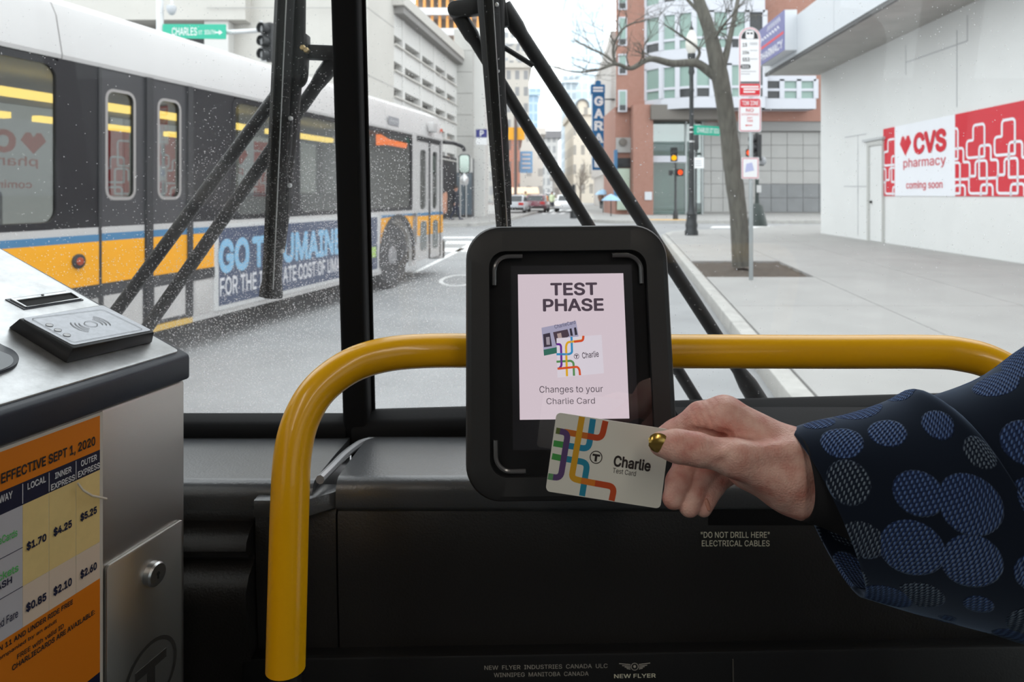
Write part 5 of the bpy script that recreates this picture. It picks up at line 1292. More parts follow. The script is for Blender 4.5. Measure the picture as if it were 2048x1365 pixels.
# coat body, legs and head of the person (standing beside the camera, outside the photograph)
PC = V(0.74, -0.05, 0)
def coat_fn(X):
    w = lambda a, b_, c_: (PC.x + a, PC.y + b_, c_)
    d = smin(sd_cone(X, w(0, 0, 0.80), w(0, 0, 1.15), 0.185, 0.165), sd_cone(X, w(0, 0, 1.15), w(0, 0.01, 1.55), 0.165, 0.155), 0.08)
    d = smin(d, sd_cone(X, w(-0.14, 0.06, 1.64), w(0.13, -0.05, 1.64), 0.075, 0.075), 0.10)
    d = smin(d, sd_cone(X, w(-0.15, 0.06, 1.64), (0.50, 0.27, 1.33), 0.078, 0.070), 0.05)
    d = smin(d, sd_cone(X, w(0.14, -0.05, 1.63), w(0.20, -0.07, 1.36), 0.075, 0.062), 0.05)
    d = smin(d, sd_cone(X, w(0.20, -0.07, 1.36), w(0.16, 0.05, 1.12), 0.062, 0.055), 0.04)
    return d
cb = sdf_obj('coat', coat_fn, (0.38, -0.36, 0.58), (1.03, 0.40, 1.76), 0.009, M('coat_plain_navy', S(26, 36, 52), 0.95, bump=0.4, bscale=400), person)
def head_fn(X):
    w = lambda a, b_, c_: (PC.x + a, PC.y + b_, c_)
    d = smin(sd_cone(X, w(0, 0.0, 1.66), w(0, 0.02, 1.80), 0.055, 0.052), sd_cone(X, w(0, 0.02, 1.92), w(0, 0.035, 1.86), 0.088, 0.070), 0.03)
    d = smin(d, sd_cone(X, w(0, 0.125, 1.885), w(0, 0.133, 1.862), 0.007, 0.012), 0.014)
    for sg in (-1, 1): d = smin(d, sd_cone(X, w(0.085 * sg, 0.0, 1.90), w(0.086 * sg, 0.0, 1.87), 0.012, 0.010), 0.008)
    d = smin(d, sd_cone(X, w(0, 0.09, 1.822), w(0, 0.092, 1.82), 0.022, 0.022), 0.02)
    return d
sdf_obj('head', head_fn, (PC.x - 0.12, PC.y - 0.13, 1.60), (PC.x + 0.12, PC.y + 0.17, 2.05), 0.004, skin, person)
def hair_fn(X):
    w = lambda a, b_, c_: (PC.x + a, PC.y + b_, c_)
    d = smin(sd_cone(X, w(0, -0.01, 1.955), w(0, -0.025, 1.90), 0.092, 0.098), sd_cone(X, w(0, -0.05, 1.86), w(0, -0.05, 1.74), 0.085, 0.06), 0.04)
    return d
sdf_obj('hair', hair_fn, (PC.x - 0.14, PC.y - 0.16, 1.64), (PC.x + 0.14, PC.y + 0.12, 2.08), 0.006, M('hair_brown', (0.05, 0.03, 0.02), 0.5), person)
for sg in (-1, 1):
    m = MB(); m.lathe(V(PC.x + 0.033 * sg, PC.y + 0.103, 1.905), [(0.001, -0.006), (0.011, -0.004), (0.011, 0.004), (0.001, 0.007)], 10, (0, 1, 0)); m.build('eye', M('eye_white', (0.7, 0.7, 0.68), 0.2), person, smooth=True)
m = MB(); m.tube([(PC.x - 0.024, PC.y + 0.106, 1.838), (PC.x, PC.y + 0.113, 1.836), (PC.x + 0.024, PC.y + 0.106, 1.838)], [0.003, 0.006, 0.003], 8); m.build('mouth', M('lips', S(170, 90, 86), 0.5), person, smooth=True)
for sg in (-1, 1):
    m = MB(); m.tube([(PC.x + 0.09 * sg, PC.y, 0.86), (PC.x + 0.09 * sg, PC.y + 0.02, 0.62), (PC.x + 0.09 * sg, PC.y, 0.42)], [0.085, 0.06, 0.048], 16); m.build('trouser_leg', M('trousers_black', (0.02, 0.02, 0.022), 0.9), person, smooth=True)
    m = MB(); m.lathe(V(PC.x + 0.09 * sg, PC.y + 0.05, 0.362), [(0.055, 0), (0.06, 0.02), (0.05, 0.06), (0.03, 0.075)], 14); m.build('shoe', M('shoe_black', (0.015, 0.015, 0.015), 0.4), person, smooth=True)

# ================================================================== WHITE SHOP WITH MURAL
WD = V(0.075, 1, 0).normalized()
wall_white = M('painted_block_wall', (0.72, 0.725, 0.72), 0.8, bump=0.12, bscale=40, var=0.03, vscale=0.8)
CO = V(10.43, 23.05, 0)
CFm = Fr(CO, -WD, (0, 0, 1))                               # wall frame: x runs towards us from the far corner, z out to the street
assert CFm.z.x < 0
shop = thing('shop_building', 'white painted shop building with a red mural and a deep canopy', 'building', loc=(12, 15, 0))
ZW = 5.54
HW = 30.0
m = MB(); m.box(CFm, 0, HW, 0.0, ZW, -8, 0.0); m.build('wall', wall_white, shop)
seam_m = M('wall_seam', (0.50, 0.51, 0.52), 0.8)
def wpx(px, py): return CFm.px(px, py)
for pts in (((1716, 270), (1716, 388)), ((1690, 275), (1733, 268)), ((1688, 373), (1733, 373)), ((1716, 376), (1716, 472)), ((1914, 215), (1914, 60)), ((1812, 150), (1812, 90)), ((1812, 125), (1935, 82)), ((1935, 82), (1935, 30))):
    (a0, b0), (a1, b1) = wpx(*pts[0]), wpx(*pts[1])
    m = MB(); m.stroke(CFm, [(a0, b0), (a1, b1)] if abs(a0 - a1) > 0.3 else [(a0, b0), (a0, b1)], 0.03, 0.002, 0.008); m.build('panel_joint', seam_m, shop)
# door with frame
d0, d1 = wpx(1742, 400)[0], wpx(1769, 400)[0]; dz1 = wpx(1745, 292)[1]
m = MB(); m.ringplate(CFm, rrect(d0 - 0.12, d1 + 0.02, 0.14, dz1 + 0.12, 0.01, 2), rrect(d0, d1 - 0.02, 0.14, dz1, 0.01, 2), 0, 0.07); fo = m.build('door_frame', M('frame_grey', (0.52, 0.52, 0.50), 0.6), shop)
m = MB(); m.box(CFm, d0, d1 - 0.02, 0.16, dz1, 0.0, 0.03); do = m.build('door', wall_white, shop)
m = MB(); m.lathe(CFm(d0 + 0.12, 1.25, 0.03), [(0.04, 0), (0.04, 0.05), (0.01, 0.07)], 10, CFm.z); m.build('door_handle', M('dark_metal', (0.05, 0.05, 0.05), 0.4, metal=0.8), do)
m = MB(); m.box(CFm, d0 - 0.35, d1 + 0.1, dz1 + 0.13, dz1 + 0.20, 0, 0.10); m.build('drip_ledge', seam_m, shop)
# canopy: soffit slab, fascia
OV = 1.75
m = MB(); m.box(CFm, -0.25, HW, ZW, ZW + 0.28, -8, OV); m.build('canopy_soffit', M('soffit_concrete', (0.42, 0.41, 0.39), 0.9, var=0.12, vscale=1.2, bump=0.2, bscale=30), shop)
fas = M('fascia_panel', (0.56, 0.58, 0.61), 0.5)
nP = 10
for i in range(nP):
    m = MB(); m.box(CFm, -0.25 + i * 3.03 + 0.01, -0.25 + (i + 1) * 3.03 - 0.01, ZW + 0.06, ZW + 1.22, OV - 0.02, OV + 0.05); m.build('fascia_panel', fas, shop)
m = MB(); m.box(CFm, -0.25, HW, ZW - 0.03, ZW + 0.07, OV - 0.05, OV + 0.03); m.build('fascia_edge', M('fascia_edge', (0.10, 0.10, 0.10), 0.6), shop)
m = MB(); m.box(CFm, -0.25, HW, ZW + 0.2, ZW + 1.18, -8, OV - 0.03); m.build('upper_block', fas, shop)
# boxed sign on the fascia
FSF = Fr(CFm(0, 0, OV + 0.05), -WD, (0, 0, 1))
sgn = thing('sign_box', 'purple blue boxed sign with a red line fixed to the canopy fascia', 'sign', loc=FSF(0.6, ZW + 0.2, 0.3))
sb0, sb1 = 0.5, 3.06
SB = Fr(FSF(0, 0, 0.37), FSF.x, FSF.y)
z0s, z1s = 5.73, 6.92
m = MB(); m.box(FSF, sb0, sb1, z0s, z1s, 0.0, 0.35); m.build('cabinet', fas, sgn)
m = MB(); m.box(SB, sb0, sb1, z0s, z1s, -0.02, 0.0); sf = m.build('sign_face', M('sign_indigo', S(96, 98, 150), 0.4), sgn)
w_ink = M('sign_white_ink', (0.8, 0.8, 0.84), 0.5)
text(SB, sb0 + 0.15, sb1 - 0.12, z0s + 0.10, z0s + 0.36, 'PHARMACY', w_ink, sf, off=0.004, bold=0.02)
m = MB(); m.box(SB, sb0 + 0.05, sb1 - 0.05, z0s + 0.50, z0s + 0.58, 0.0, 0.004); m.build('red_line', M('sign_red', S(206, 60, 70), 0.5), sf)
m = MB()
for i, (x0, x1, zc, hh) in enumerate(((0.2, 2.1, 0.80, 0.10), (0.9, 2.2, 1.02, 0.16))):
    m.stroke(SB, [(sb0 + x0 + (x1 - x0) * k / 14, z0s + zc + hh * 0.5 * (1 if k % 2 else -1)) for k in range(15)], 0.05, 0.004)
m.build('worn_lettering', w_ink, sf)
# mural
red = M('mural_red', S(206, 20, 44), 0.55, var=0.05, vscale=2); mw = M('mural_white', S(232, 234, 240), 0.55)
mu = thing('mural', 'red and white pharmacy mural with heart outlines on the white wall', 'mural', loc=CFm(6, 1.4, 0))
mb0 = 1.42; mx_ = [wpx(a, 395)[0] for a in (1768, 1791, 1912)]
mz1 = wpx(1912, 229)[1]
mxr = 11.58; mxw = 14.3; mxe = 17.6
panels = ((mx_[0], mx_[1], red), (mx_[1], mx_[2], mw), (mx_[2], mxr, red), (mxr, mxw, mw), (mxw, mxe, red))
po = []
for x0, x1, mt in panels:
    m = MB(); m.box(CFm, x0, x1 - 0.004, mb0, mz1, 0.0, 0.02); po.append(m.build('mural_panel', mt, mu))
# panel lettering, placed by the photograph
def wtext(px0, px1, pyb0, pyt0, s, bold, caps=None):
    x0, y0 = wpx(px0, pyb0); x1 = wpx(px1, pyb0)[0]; y1 = wpx(px0, pyt0)[1]
    text(CFm, x0, x1, y0, y1, s, red, po[1], off=0.024, bold=bold, caps=caps)
ww = mx_[2] - mx_[1]; hh = mz1 - mb0
bx = lambda f: mx_[1] + ww * f
bz = lambda f: mb0 + hh * f
for pi, mx0, wwp in ((1, mx_[1], ww), (3, mxr, mxw - mxr)):
  bx = lambda f: mx0 + wwp * f
  text(CFm, bx(0.35), bx(0.88), bz(0.56), bz(0.86), 'CVS', red, po[pi], off=0.024, bold=0.06)
  text(CFm, bx(0.17), bx(0.87), bz(0.40), bz(0.52), 'pharmacy', red, po[pi], off=0.024, bold=0.006, caps=True)
  text(CFm, bx(0.22), bx(0.82), bz(0.105), bz(0.20), 'coming soon', red, po[pi], off=0.024, bold=0.012, caps=True)
  hc = (bx(0.205), bz(0.70)); hw_, hh_ = ww * 0.105, hh * 0.14
  m = MB(); m.prism(CFm, [(hc[0], hc[1] - hh_), (hc[0] + hw_, hc[1] + hh_ * 0.25), (hc[0] + hw_ * 0.62, hc[1] + hh_), (hc[0] + hw_ * 0.25, hc[1] + hh_), (hc[0], hc[1] + hh_ * 0.55), (hc[0] - hw_ * 0.25, hc[1] + hh_), (hc[0] - hw_ * 0.62, hc[1] + hh_), (hc[0] - hw_, hc[1] + hh_ * 0.25)], 0.02, 0.024)
  m.build('heart', red, po[pi])
# heart outlines clipped to their panel
def heart_path(x, z, s, sz, flip=False):
    pts = [(1, 0), (1, 1), (0.37, 1), (0.37, 0.54), (0, 0.54), (0, 0)]
    if flip: pts = [(1 - a_, b_) for a_, b_ in pts][::-1]
    return [(x + a_ * s, z + b_ * sz) for a_, b_ in pts]
def clip_poly(poly, x0, x1, z0, z1):
    def cl(p, f, g):
        o = []
        for i in range(len(p)):
            a, b_ = p[i - 1], p[i]
            ia, ib = f(a), f(b_)
            if ia != ib: o.append(g(a, b_))
            if ib: o.append(b_)
        return o
    for ax, lim, sgn_ in ((0, x0, 1), (0, x1, -1), (1, z0, 1), (1, z1, -1)):
        poly = cl(poly, lambda q: (q[ax] - lim) * sgn_ >= 0, lambda a, b_: tuple(a[k] + (b_[k] - a[k]) * ((lim - a[ax]) / (b_[ax] - a[ax])) for k in range(2)))
        if not poly: return poly
    return poly
def heart(x, z, s, sz, x0, x1, parent, flip=False):
    pts = heart_path(x, z, s, sz, flip)
    rp = []
    rr = [0.02, 0.09, 0.09, 0.03, 0.09, 0.09]
    if flip: rr = rr[::-1]
    n = len(pts)
    for i in range(n):
        a, b_, c_ = Vector(pts[i - 1]), Vector(pts[i]), Vector(pts[(i + 1) % n]); q_ = rr[i]
        p0 = b_ + (a - b_).normalized() * q_; p1 = b_ + (c_ - b_).normalized() * q_
        for k in range(7):
            t = k / 6; v = p0 * (1 - t) ** 2 + b_ * 2 * t * (1 - t) + p1 * t * t; rp.append((v.x, v.y))
    n = len(rp); w = 0.055; m = MB(); any_ = False
    nor = []
    for i in range(n):
        d = Vector(rp[(i + 1) % n]) - Vector(rp[i - 1]); d.normalize(); nor.append((-d.y * w / 2, d.x * w / 2))
    for i in range(n):
        j = (i + 1) % n
        quad = [(rp[i][0] + nor[i][0], rp[i][1] + nor[i][1]), (rp[j][0] + nor[j][0], rp[j][1] + nor[j][1]), (rp[j][0] - nor[j][0], rp[j][1] - nor[j][1]), (rp[i][0] - nor[i][0], rp[i][1] - nor[i][1])]
        quad = clip_poly(quad, x0 + 0.01, x1 - 0.01, mb0 + 0.01, mz1 - 0.01)
        if len(quad) >= 3:
            m.flat(CFm, quad, 0.025); any_ = True
    if any_: m.build('heart_outline', mw, parent)
hs_, hz_ = 0.62, 0.68
for dx, z, fl in ((0.0, 2.24, False), (0.44, 1.79, True), (0.08, 1.48, False), (0.50, 0.98, True)):
    for k in range(-8, 11):
        x = 8.40 + k * 0.95 + dx
        heart(x, z, hs_, hz_, mx_[2], mxr, po[2], fl)
        heart(x, z, hs_, hz_, mxw, mxe, po[4], fl)
        heart(x, z, hs_, hz_, mx_[0], mx_[1], po[0], fl)

# ================================================================== BUS STOP SIGN
galv = M('galvanised_steel', (0.42, 0.45, 0.46), 0.45, metal=0.7, bump=0.1, bscale=30)
sign_white = M('sign_white', (0.78, 0.78, 0.79), 0.5); sign_pink = M('sign_red_border', S(196, 92, 110), 0.5); sign_red = M('sign_bright_red', S(206, 28, 44), 0.5); sign_blk = M('sign_black', (0.02, 0.02, 0.022), 0.5)
YS = 10.42
sp = thing('bus_stop_sign', 'tall bus stop sign with a tow zone plate on a galvanised post', 'sign', loc=P(1502, 562, YS))
bp0 = P(1502, 562, YS)
m = MB(); m.box3(bp0.x - 0.030, bp0.x + 0.030, YS - 0.015, YS + 0.015, 0.14, P(1500, 60, YS).z); post = m.build('post', galv, sp, bevel=0.006)
KF = Fr((0, YS - 0.03, 0), (1, 0, 0), (0, 0, 1))
def spx(a, b): return KF.px(a, b)
def plate(px0, px1, py0, py1, r, name, round_top=False):
    x0, z0 = spx(px0, py1); x1, z1 = spx(px1, py0)
    if round_top:
        R_ = (x1 - x0) / 2; cx2 = (x0 + x1) / 2
        pts = [(x0 + 0.02, z0), (x1 - 0.02, z0), (x1, z0 + 0.02)] + [(cx2 + R_ * math.cos(t * math.pi / 16), z1 - R_ + R_ * math.sin(t * math.pi / 16)) for t in range(17)] + [(x0, z0 + 0.02)]
    else:
        pts = rrect(x0, x1, z0, z1, r)
    m = MB(); m.prism(KF, pts, -0.006, 0.0); o = m.build(name, sign_white, sp)
    c_ = Vector(((x0 + x1) / 2, (z0 + z1) / 2)); k = 0.016
    ins = [(c_.x + (p[0] - c_.x) * (1 - k / (x1 - x0) * 2), c_.y + (p[1] - c_.y) * (1 - k / (z1 - z0) * 2)) for p in pts]
    m = MB(); m.stroke(KF, ins, 0.012, 0.001, closed=True); m.build('border', sign_pink, o)
    return o, x0, x1, z0, z1, pts
o, x0, x1, z0, z1, pts = plate(1477.5, 1521.5, 54, 194, 0.02, 'route_plate', True)
cx2 = (x0 + x1) / 2; R_ = (x1 - x0) / 2 - 0.04; zt = z1 - (x1 - x0) / 2
m = MB(); m.prism(KF, [(cx2 - R_, zt - 0.015), (cx2 + R_, zt - 0.015)] + [(cx2 + R_ * math.cos(t * math.pi / 16), zt + R_ * math.sin(t * math.pi / 16)) for t in range(17)], 0.001, 0.002); m.build('black_dome', sign_blk, o)
m = MB(); m.prism(KF, rrect(cx2 - 0.062, cx2 + 0.062, zt - 0.012, zt + 0.112, 0.025), 0.002, 0.003); m.build('bus_pictogram', sign_white, o)
m = MB()
for s_ in (-1, 1): m.prism(KF, rrect(cx2 + s_ * 0.026 - 0.019, cx2 + s_ * 0.026 + 0.019, zt + 0.055, zt + 0.085, 0.008, 3), 0.003, 0.0036)
m.build('pictogram_windows', sign_blk, o)
def stext(px0, px1, py0, py1, s, mt, par, bold=0.02):
    a_, b_ = spx(px0, py1); c_, d_ = spx(px1, py0); text(KF, a_, c_, b_, d_, s, mt, par, off=0.0035, bold=bold)
stext(1485, 1494, 86, 93.5, '15', sign_blk, o); stext(1485, 1498, 101.5, 108.5, '104', sign_blk, o); stext(1485, 1499, 115.5, 123, '553', sign_blk, o)
a_, b_ = spx(1481, 138); c_, d_ = spx(1501, 129)
m = MB(); m.prism(KF, rrect(a_, c_, b_, d_, 0.03), 0.001, 0.002); m.build('route_badge', sign_blk, o)
stext(1484, 1498, 131, 136.5, '501', sign_white, o)
m = MB()
grey_l = M('sign_grey_line', (0.40, 0.40, 0.42), 0.6)
for (xa, xb, y_) in ((1499, 1515, 86), (1500, 1515, 89), (1500, 1515, 101), (1500, 1515, 118), (1482, 1512, 143), (1482, 1500, 148)):
    a_, b_ = spx(xa, y_); c_, d_ = spx(xb, y_); m.box(KF, a_, c_, b_ - 0.006, b_ + 0.006, 0.0006, 0.0016)
m.build('small_print', grey_l, o)
a_, b_ = spx(1481, 167.5); c_, d_ = spx(1519, 163); m = MB(); m.box(KF, a_, c_, b_, d_, 0.001, 0.002); m.build('grey_band', M('sign_dark_grey', (0.12, 0.12, 0.13), 0.5), o)
a_, b_ = spx(1480, 190); c_, d_ = spx(1519, 168); m = MB(); m.box(KF, a_, c_, b_, d_, 0.001, 0.002); m.build('red_field', sign_red, o)
m = MB()
for (xa, xb, y_) in ((1482, 1517, 173.5), (1487, 1518, 178.5), (1487, 1510, 184)):
    a_, b_ = spx(xa, y_); c_, d_ = spx(xb, y_); m.box(KF, a_, c_, b_ - 0.012, b_ + 0.012, 0.002, 0.003)
m.build('white_print', sign_white, o)
o, x0, x1, z0, z1, pts = plate(1477.5, 1522.5, 196, 264, 0.035, 'tow_zone_plate')
a_, b_ = spx(1481, 214); c_, d_ = spx(1519, 199); m = MB(); m.prism(KF, rrect(a_, c_, b_, d_, 0.02), 0.001, 0.002); m.build('red_field', sign_red, o)
stext(1484, 1517, 201.5, 211, 'TOW ZONE', sign_white, o, 0.02)
stext(1492, 1507, 217, 224, 'NO', sign_red, o, 0.01); stext(1483, 1517, 227, 231, 'STOPPING', sign_red, o, 0.0); stext(1494, 1505, 234, 238, 'ANY', sign_red, o, 0.0); stext(1493, 1506, 240, 244, 'TIME', sign_red, o, 0.0)
a_, b_ = spx(1490, 251); m = MB(); m.prism(KF, [(a_, b_), (a_ + 0.03, b_ + 0.016), (a_ + 0.03, b_ + 0.006), (a_ + 0.11, b_ + 0.006), (a_ + 0.11, b_ - 0.006), (a_ + 0.03, b_ - 0.006), (a_ + 0.03, b_ - 0.016)], 0.001, 0.002); m.build('arrow', sign_red, o)
o, x0, x1, z0, z1, pts = plate(1483, 1518, 315, 358, 0.01, 'paper_notice')
a_, b_ = spx(1490, 345); c_, d_ = spx(1508, 325); m = MB(); m.prism(KF, [(a_, b_), (c_, b_ + 0.03), (c_ - 0.03, d_), (a_ + 0.02, d_ - 0.02)], 0.001, 0.002); m.build('printed_patch', M('print_lilac', S(176, 180, 214), 0.6), o)

# ================================================================== STREET TREE
soil = M('tree_pit_soil', (0.085, 0.066, 0.052), 0.95, bump=0.8, bscale=28, var=0.45, vscale=9)
inr = lambda Y: curb_x(Y) + CURB_W
m = MB(); nx, ny = 18, 24
random.seed(5)
for j in range(ny + 1):
    yy = 10.8 + 2.6 * j / ny
    for i in range(nx + 1):
        m.v.append((inr(yy) + PIT_T * i / nx, yy, 0.115 + random.uniform(-0.012, 0.018)))
m.f = [(j * (nx + 1) + i, j * (nx + 1) + i + 1, (j + 1) * (nx + 1) + i + 1, (j + 1) * (nx + 1) + i) for j in range(ny) for i in range(nx)]
so_ = m.build('tree_pit_mulch', soil, smooth=True, angle=180); tag(so_, 'dark brown mulch filling the square tree pit', 'mulch', kind='stuff')
bark = M('tree_bark', (0.115, 0.108, 0.092), 0.9, bump=0.9, bscale=26, var=0.35, vscale=14, stretch=(1, 1, 0.25))
tree = thing('street_tree', 'bare street tree with a leaning grey trunk in the sidewalk pit', 'tree', loc=P(1483, 530, 12.2))
YT = 12.2
tp = [(1484, 533, 19, 12.2), (1481, 500, 17.5, 12.2), (1477, 430, 17, 12.2), (1466, 345, 17, 12.15), (1458, 270, 17.5, 12.1), (1448, 200, 17, 12.0), (1437, 140, 16.5, 11.9), (1418, 60, 12.5, 11.8), (1394, -10, 10.5, 11.7), (1370, -90, 8.5, 11.5), (1350, -190, 6, 11.3), (1335, -300, 3.5, 11.1)]
pts = catmull([P(a, b_, d) for a, b_, r, d in tp], 5)
rad = np.interp(np.linspace(0, 1, len(pts)), np.linspace(0, 1, len(tp)), [r * d / FPX for a, b_, r, d in tp])
random.seed(11)
rad = [float(r) * random.uniform(0.96, 1.04) for r in rad]
MB().tube(pts, rad, 18).build('trunk', bark, tree, smooth=True, angle=80)
branches = []
def limb(spec, name='branch', n=9):
    ps = catmull([P(a, b_, d) for a, b_, r, d in spec], 5)
    rs = np.interp(np.linspace(0, 1, len(ps)), np.linspace(0, 1, len(spec)), [r * d / FPX for a, b_, r, d in spec])
    MB().tube(ps, [float(x) for x in rs], n).build(name, bark, tree, smooth=True, angle=80)
    branches.append((ps, [float(x) for x in rs]))
limb([(1440, 160, 11, 11.95), (1412, 138, 9.5, 11.9), (1390, 126, 8.5, 11.8), (1345, 127, 7.5, 11.6), (1300, 118, 6, 11.3), (1262, 137, 4.5, 11.0), (1232, 128, 3.5, 10.8), (1195, 140, 2.3, 10.6), (1150, 144, 1.6, 10.4), (1100, 132, 1.0, 10.2)])
limb([(1445, 130, 9, 11.9), (1452, 110, 7, 11.9), (1461, 70, 5.5, 12.0), (1472, 20, 4.5, 12.1), (1484, -50, 3.2, 12.3), (1500, -140, 1.8, 12.6)])
limb([(1232, 128, 3, 10.8), (1226, 100, 2.6, 10.8), (1240, 65, 2.2, 10.7), (1262, 48, 1.8, 10.6), (1290, 42, 1.2, 10.5)])
limb([(1234, 130, 2.6, 10.8), (1205, 108, 2.2, 10.9), (1175, 95, 1.6, 11.0), (1148, 78, 1.0, 11.1)])
limb([(1390, 124, 4, 11.8), (1398, 100, 3, 11.7), (1360, 70, 2, 11.6), (1330, 50, 1.2, 11.5)])
limb([(1425, 85, 5, 11.8), (1440, 60, 3, 11.6), (1456, 40, 2, 11.4), (1470, 25, 1.2, 11.2)])
limb([(1405, 30, 5, 11.75), (1380, 5, 3.5, 11.9), (1340, -40, 2.2, 12.1), (1300, -60, 1.3, 12.2)])
random.seed(21)
tw = MB()
def twig(p, d, r, l, depth):
    segs = 4; ps = [p]; q = p; dd = d.normalized()
    for i in range(segs):
        dd = (dd + Vector((random.uniform(-.35, .35), random.uniform(-.35, .35), random.uniform(-.25, .3)))).normalized()
        q = q + dd * l / segs; ps.append(q)
    tw.tube(ps, [r * (1 - 0.75 * i / segs) for i in range(segs + 1)], 5)
    if depth > 0:
        for i in range(1, segs + 1):
            if random.random() < 0.75:
                nd = (dd + Vector((random.uniform(-1, 1), random.uniform(-.7, .7), random.uniform(-.6, .9)))).normalized()
                twig(ps[i], nd, r * 0.55, l * random.uniform(0.4, 0.7), depth - 1)
for ps, rs in branches:
    for i in range(3, len(ps), 2):
        if rs[i] < 0.06:
            d = ps[i] - ps[i - 1]
            twig(ps[i], d.normalized() + Vector((random.uniform(-1, 1), random.uniform(-.8, .8), random.uniform(-.4, 1))), min(0.014, rs[i] * 0.5), random.uniform(0.35, 0.85), 2)
o = tw.build('twigs', bark, tree, smooth=True, angle=80); o['kind'] = 'stuff'

# ================================================================== LAMP POST WITH STREET SIGN
iron = M('black_cast_iron', (0.025, 0.028, 0.030), 0.45, bump=0.15, bscale=20)
green_sign = M('sign_green', S(20, 168, 138), 0.45)
YL = 22.0
lp = thing('lamp_post', 'black cast iron lamp post with a frosted globe behind the tree', 'lamp post', loc=P(1383, 470, YL))
b0 = P(1383, 470, YL); b0.z = 0.15
k = YL / FPX
m = MB(); m.lathe(b0, [(13.5 * k, 0), (13.5 * k, 0.12), (11 * k, 0.2), (12.5 * k, 0.32), (11 * k, 0.40), (9 * k, 0.62), (10.5 * k, 0.68), (7 * k, 0.80), (6 * k, 1.0), (5.2 * k, 2.6), (5.8 * k, 2.65), (4.6 * k, 2.75), (4.2 * k, 4.6), (5.4 * k, 4.66), (4.2 * k, 4.75), (4.0 * k, 5.15), (6.5 * k, 5.25), (5.0 * k, 5.4), (7.5 * k, 5.5), (5 * k, 5.62), (8 * k, 5.75), (8 * k, 5.85)], 14); m.build('column', iron, lp, smooth=True)
gb = b0 + V(0, 0, 5.85)
m = MB(); m.lathe(gb, [(6 * k, 0), (11 * k, 0.18), (12 * k, 0.36), (9 * k, 0.60), (5 * k, 0.72), (3.5 * k, 0.76)], 16); m.build('globe', M('frosted_globe', (0.66, 0.64, 0.58), 0.4), lp, smooth=True)
m = MB(); m.lathe(gb + V(0, 0, 0.76), [(4 * k, 0), (4.5 * k, 0.05), (1.5 * k, 0.14), (0.6 * k, 0.3)], 10); m.build('finial', iron, lp, smooth=True)
m = MB(); m.stroke(Fr((0, YL, 0), (1, 0, 0), (0, 0, 1)), [(b0.x - 0.02, 4.05), (b0.x + 0.02, 4.05)], 0.02, -0.1, 0.1); m.build('sign_band', bright_metal, lp)
for z_ in (3.15, 3.45, 3.6):
    m = MB(); m.lathe((b0.x, YL, z_), [(5.6 * k, 0), (5.6 * k, 0.04)], 12); m.build('steel_strap', bright_metal, lp)
ss = thing('street_name_sign', 'small green street name plate fixed to the black lamp post', 'sign', loc=P(1415, 260, YL))
LF = Fr((0, YL - 0.05, 0), (1, 0, -0.06), (0, 0, 1))
x0, z0 = LF.px(1386, 269); x1, _ = LF.px(1448, 269); _, z1 = LF.px(1386, 250)
m = MB(); m.prism(LF, rrect(x0, x1, z0, z1, 0.03), -0.02, 0.0); o = m.build('plate', green_sign, ss)
text(LF, x0 + 0.12, x1 - 0.05, z0 + 0.07, z1 - 0.07, 'CHARLES ST SOUTH', sign_white, o, off=0.004, bold=0.015)

# ================================================================== TRAFFIC SIGNALS AT THE CROSSING
sig_blk = M('signal_housing', (0.022, 0.023, 0.025), 0.5)
def signal_head(parent, x, y, z, face, n=3, w=0.34, lit=None, yaw=(0, -1)):
    """vertical signal head with visors; z is the bottom"""
    d = V(face[0], face[1], 0).normalized(); r_ = d.cross(V(0, 0, 1)) * -1
    fr = Fr((x, y, z), V(0, 0, 1).cross(d), (0, 0, 1))
    m = MB(); m.prism(fr, rrect(-w / 2, w / 2, 0, n * w * 1.02, 0.04), -0.2, 0.0); h = m.build('signal_head', sig_blk, parent)
    for i in range(n):
        cz = (i + 0.5) * w * 1.02
        m = MB(); m.lathe(fr(0, cz, 0), [(w * 0.42, 0), (w * 0.42, 0.22), (w * 0.40, 0.22), (w * 0.40, 0.0)], 16, fr.z); m.build('visor', sig_blk, h, smooth=True)
        col = lit[i] if lit and lit[i] else None
        mt = emitter('signal_%d_%d_%d' % col, S(*col), 1.6) if col else M('unlit_lens', (0.03, 0.03, 0.03), 0.3)
        m = MB(); m.disc(fr, 0, cz, w * 0.38, 0.0, 0.02, 16); m.build('lens', mt, h)
    return h
ts = thing('traffic_signal', 'dark traffic signal seen from the side, behind the bus stop sign', 'traffic light', loc=P(1516, 452, 28.6))
t0 = P(1514, 452, 28.6); t0.z = 0.15; kk = 28.6 / FPX
m = MB(); m.lathe(t0, [(20 * kk, 0), (19 * kk, 0.15), (11 * kk, 0.85), (4.5 * kk, 0.95), (3.8 * kk, 1.2), (3.4 * kk, 3.0), (3.4 * kk, 3.9)], 12); m.build('pole', M('signal_pole_green', (0.03, 0.042, 0.038), 0.5), ts, smooth=True)
signal_head(ts, P(1508, 330, 28.6).x, 28.5, P(1508, 322, 28.6).z, (-1, -0.25), 3, 0.36)
signal_head(ts, P(1494, 312, 28.6).x, 28.3, P(1494, 314, 28.6).z, (-0.45, -1), 1, 0.30, lit=[(255, 92, 48)])
m = MB(); m.lathe(P(1526, 322, 28.6) + V(0, 0, 0), [(0.03, -0.14), (0.17, -0.12), (0.18, 0.05), (0.10, 0.12)], 12, (1, -0.4, 0.1)); m.build('side_visor', M('grey_plastic', (0.35, 0.36, 0.38), 0.5), ts, smooth=True)
a1_ = MB(); a1_.tube([P(1512, 330, 28.6), P(1527, 330, 28.6)], 0.04, 6); a1_.build('bracket', sig_blk, ts)
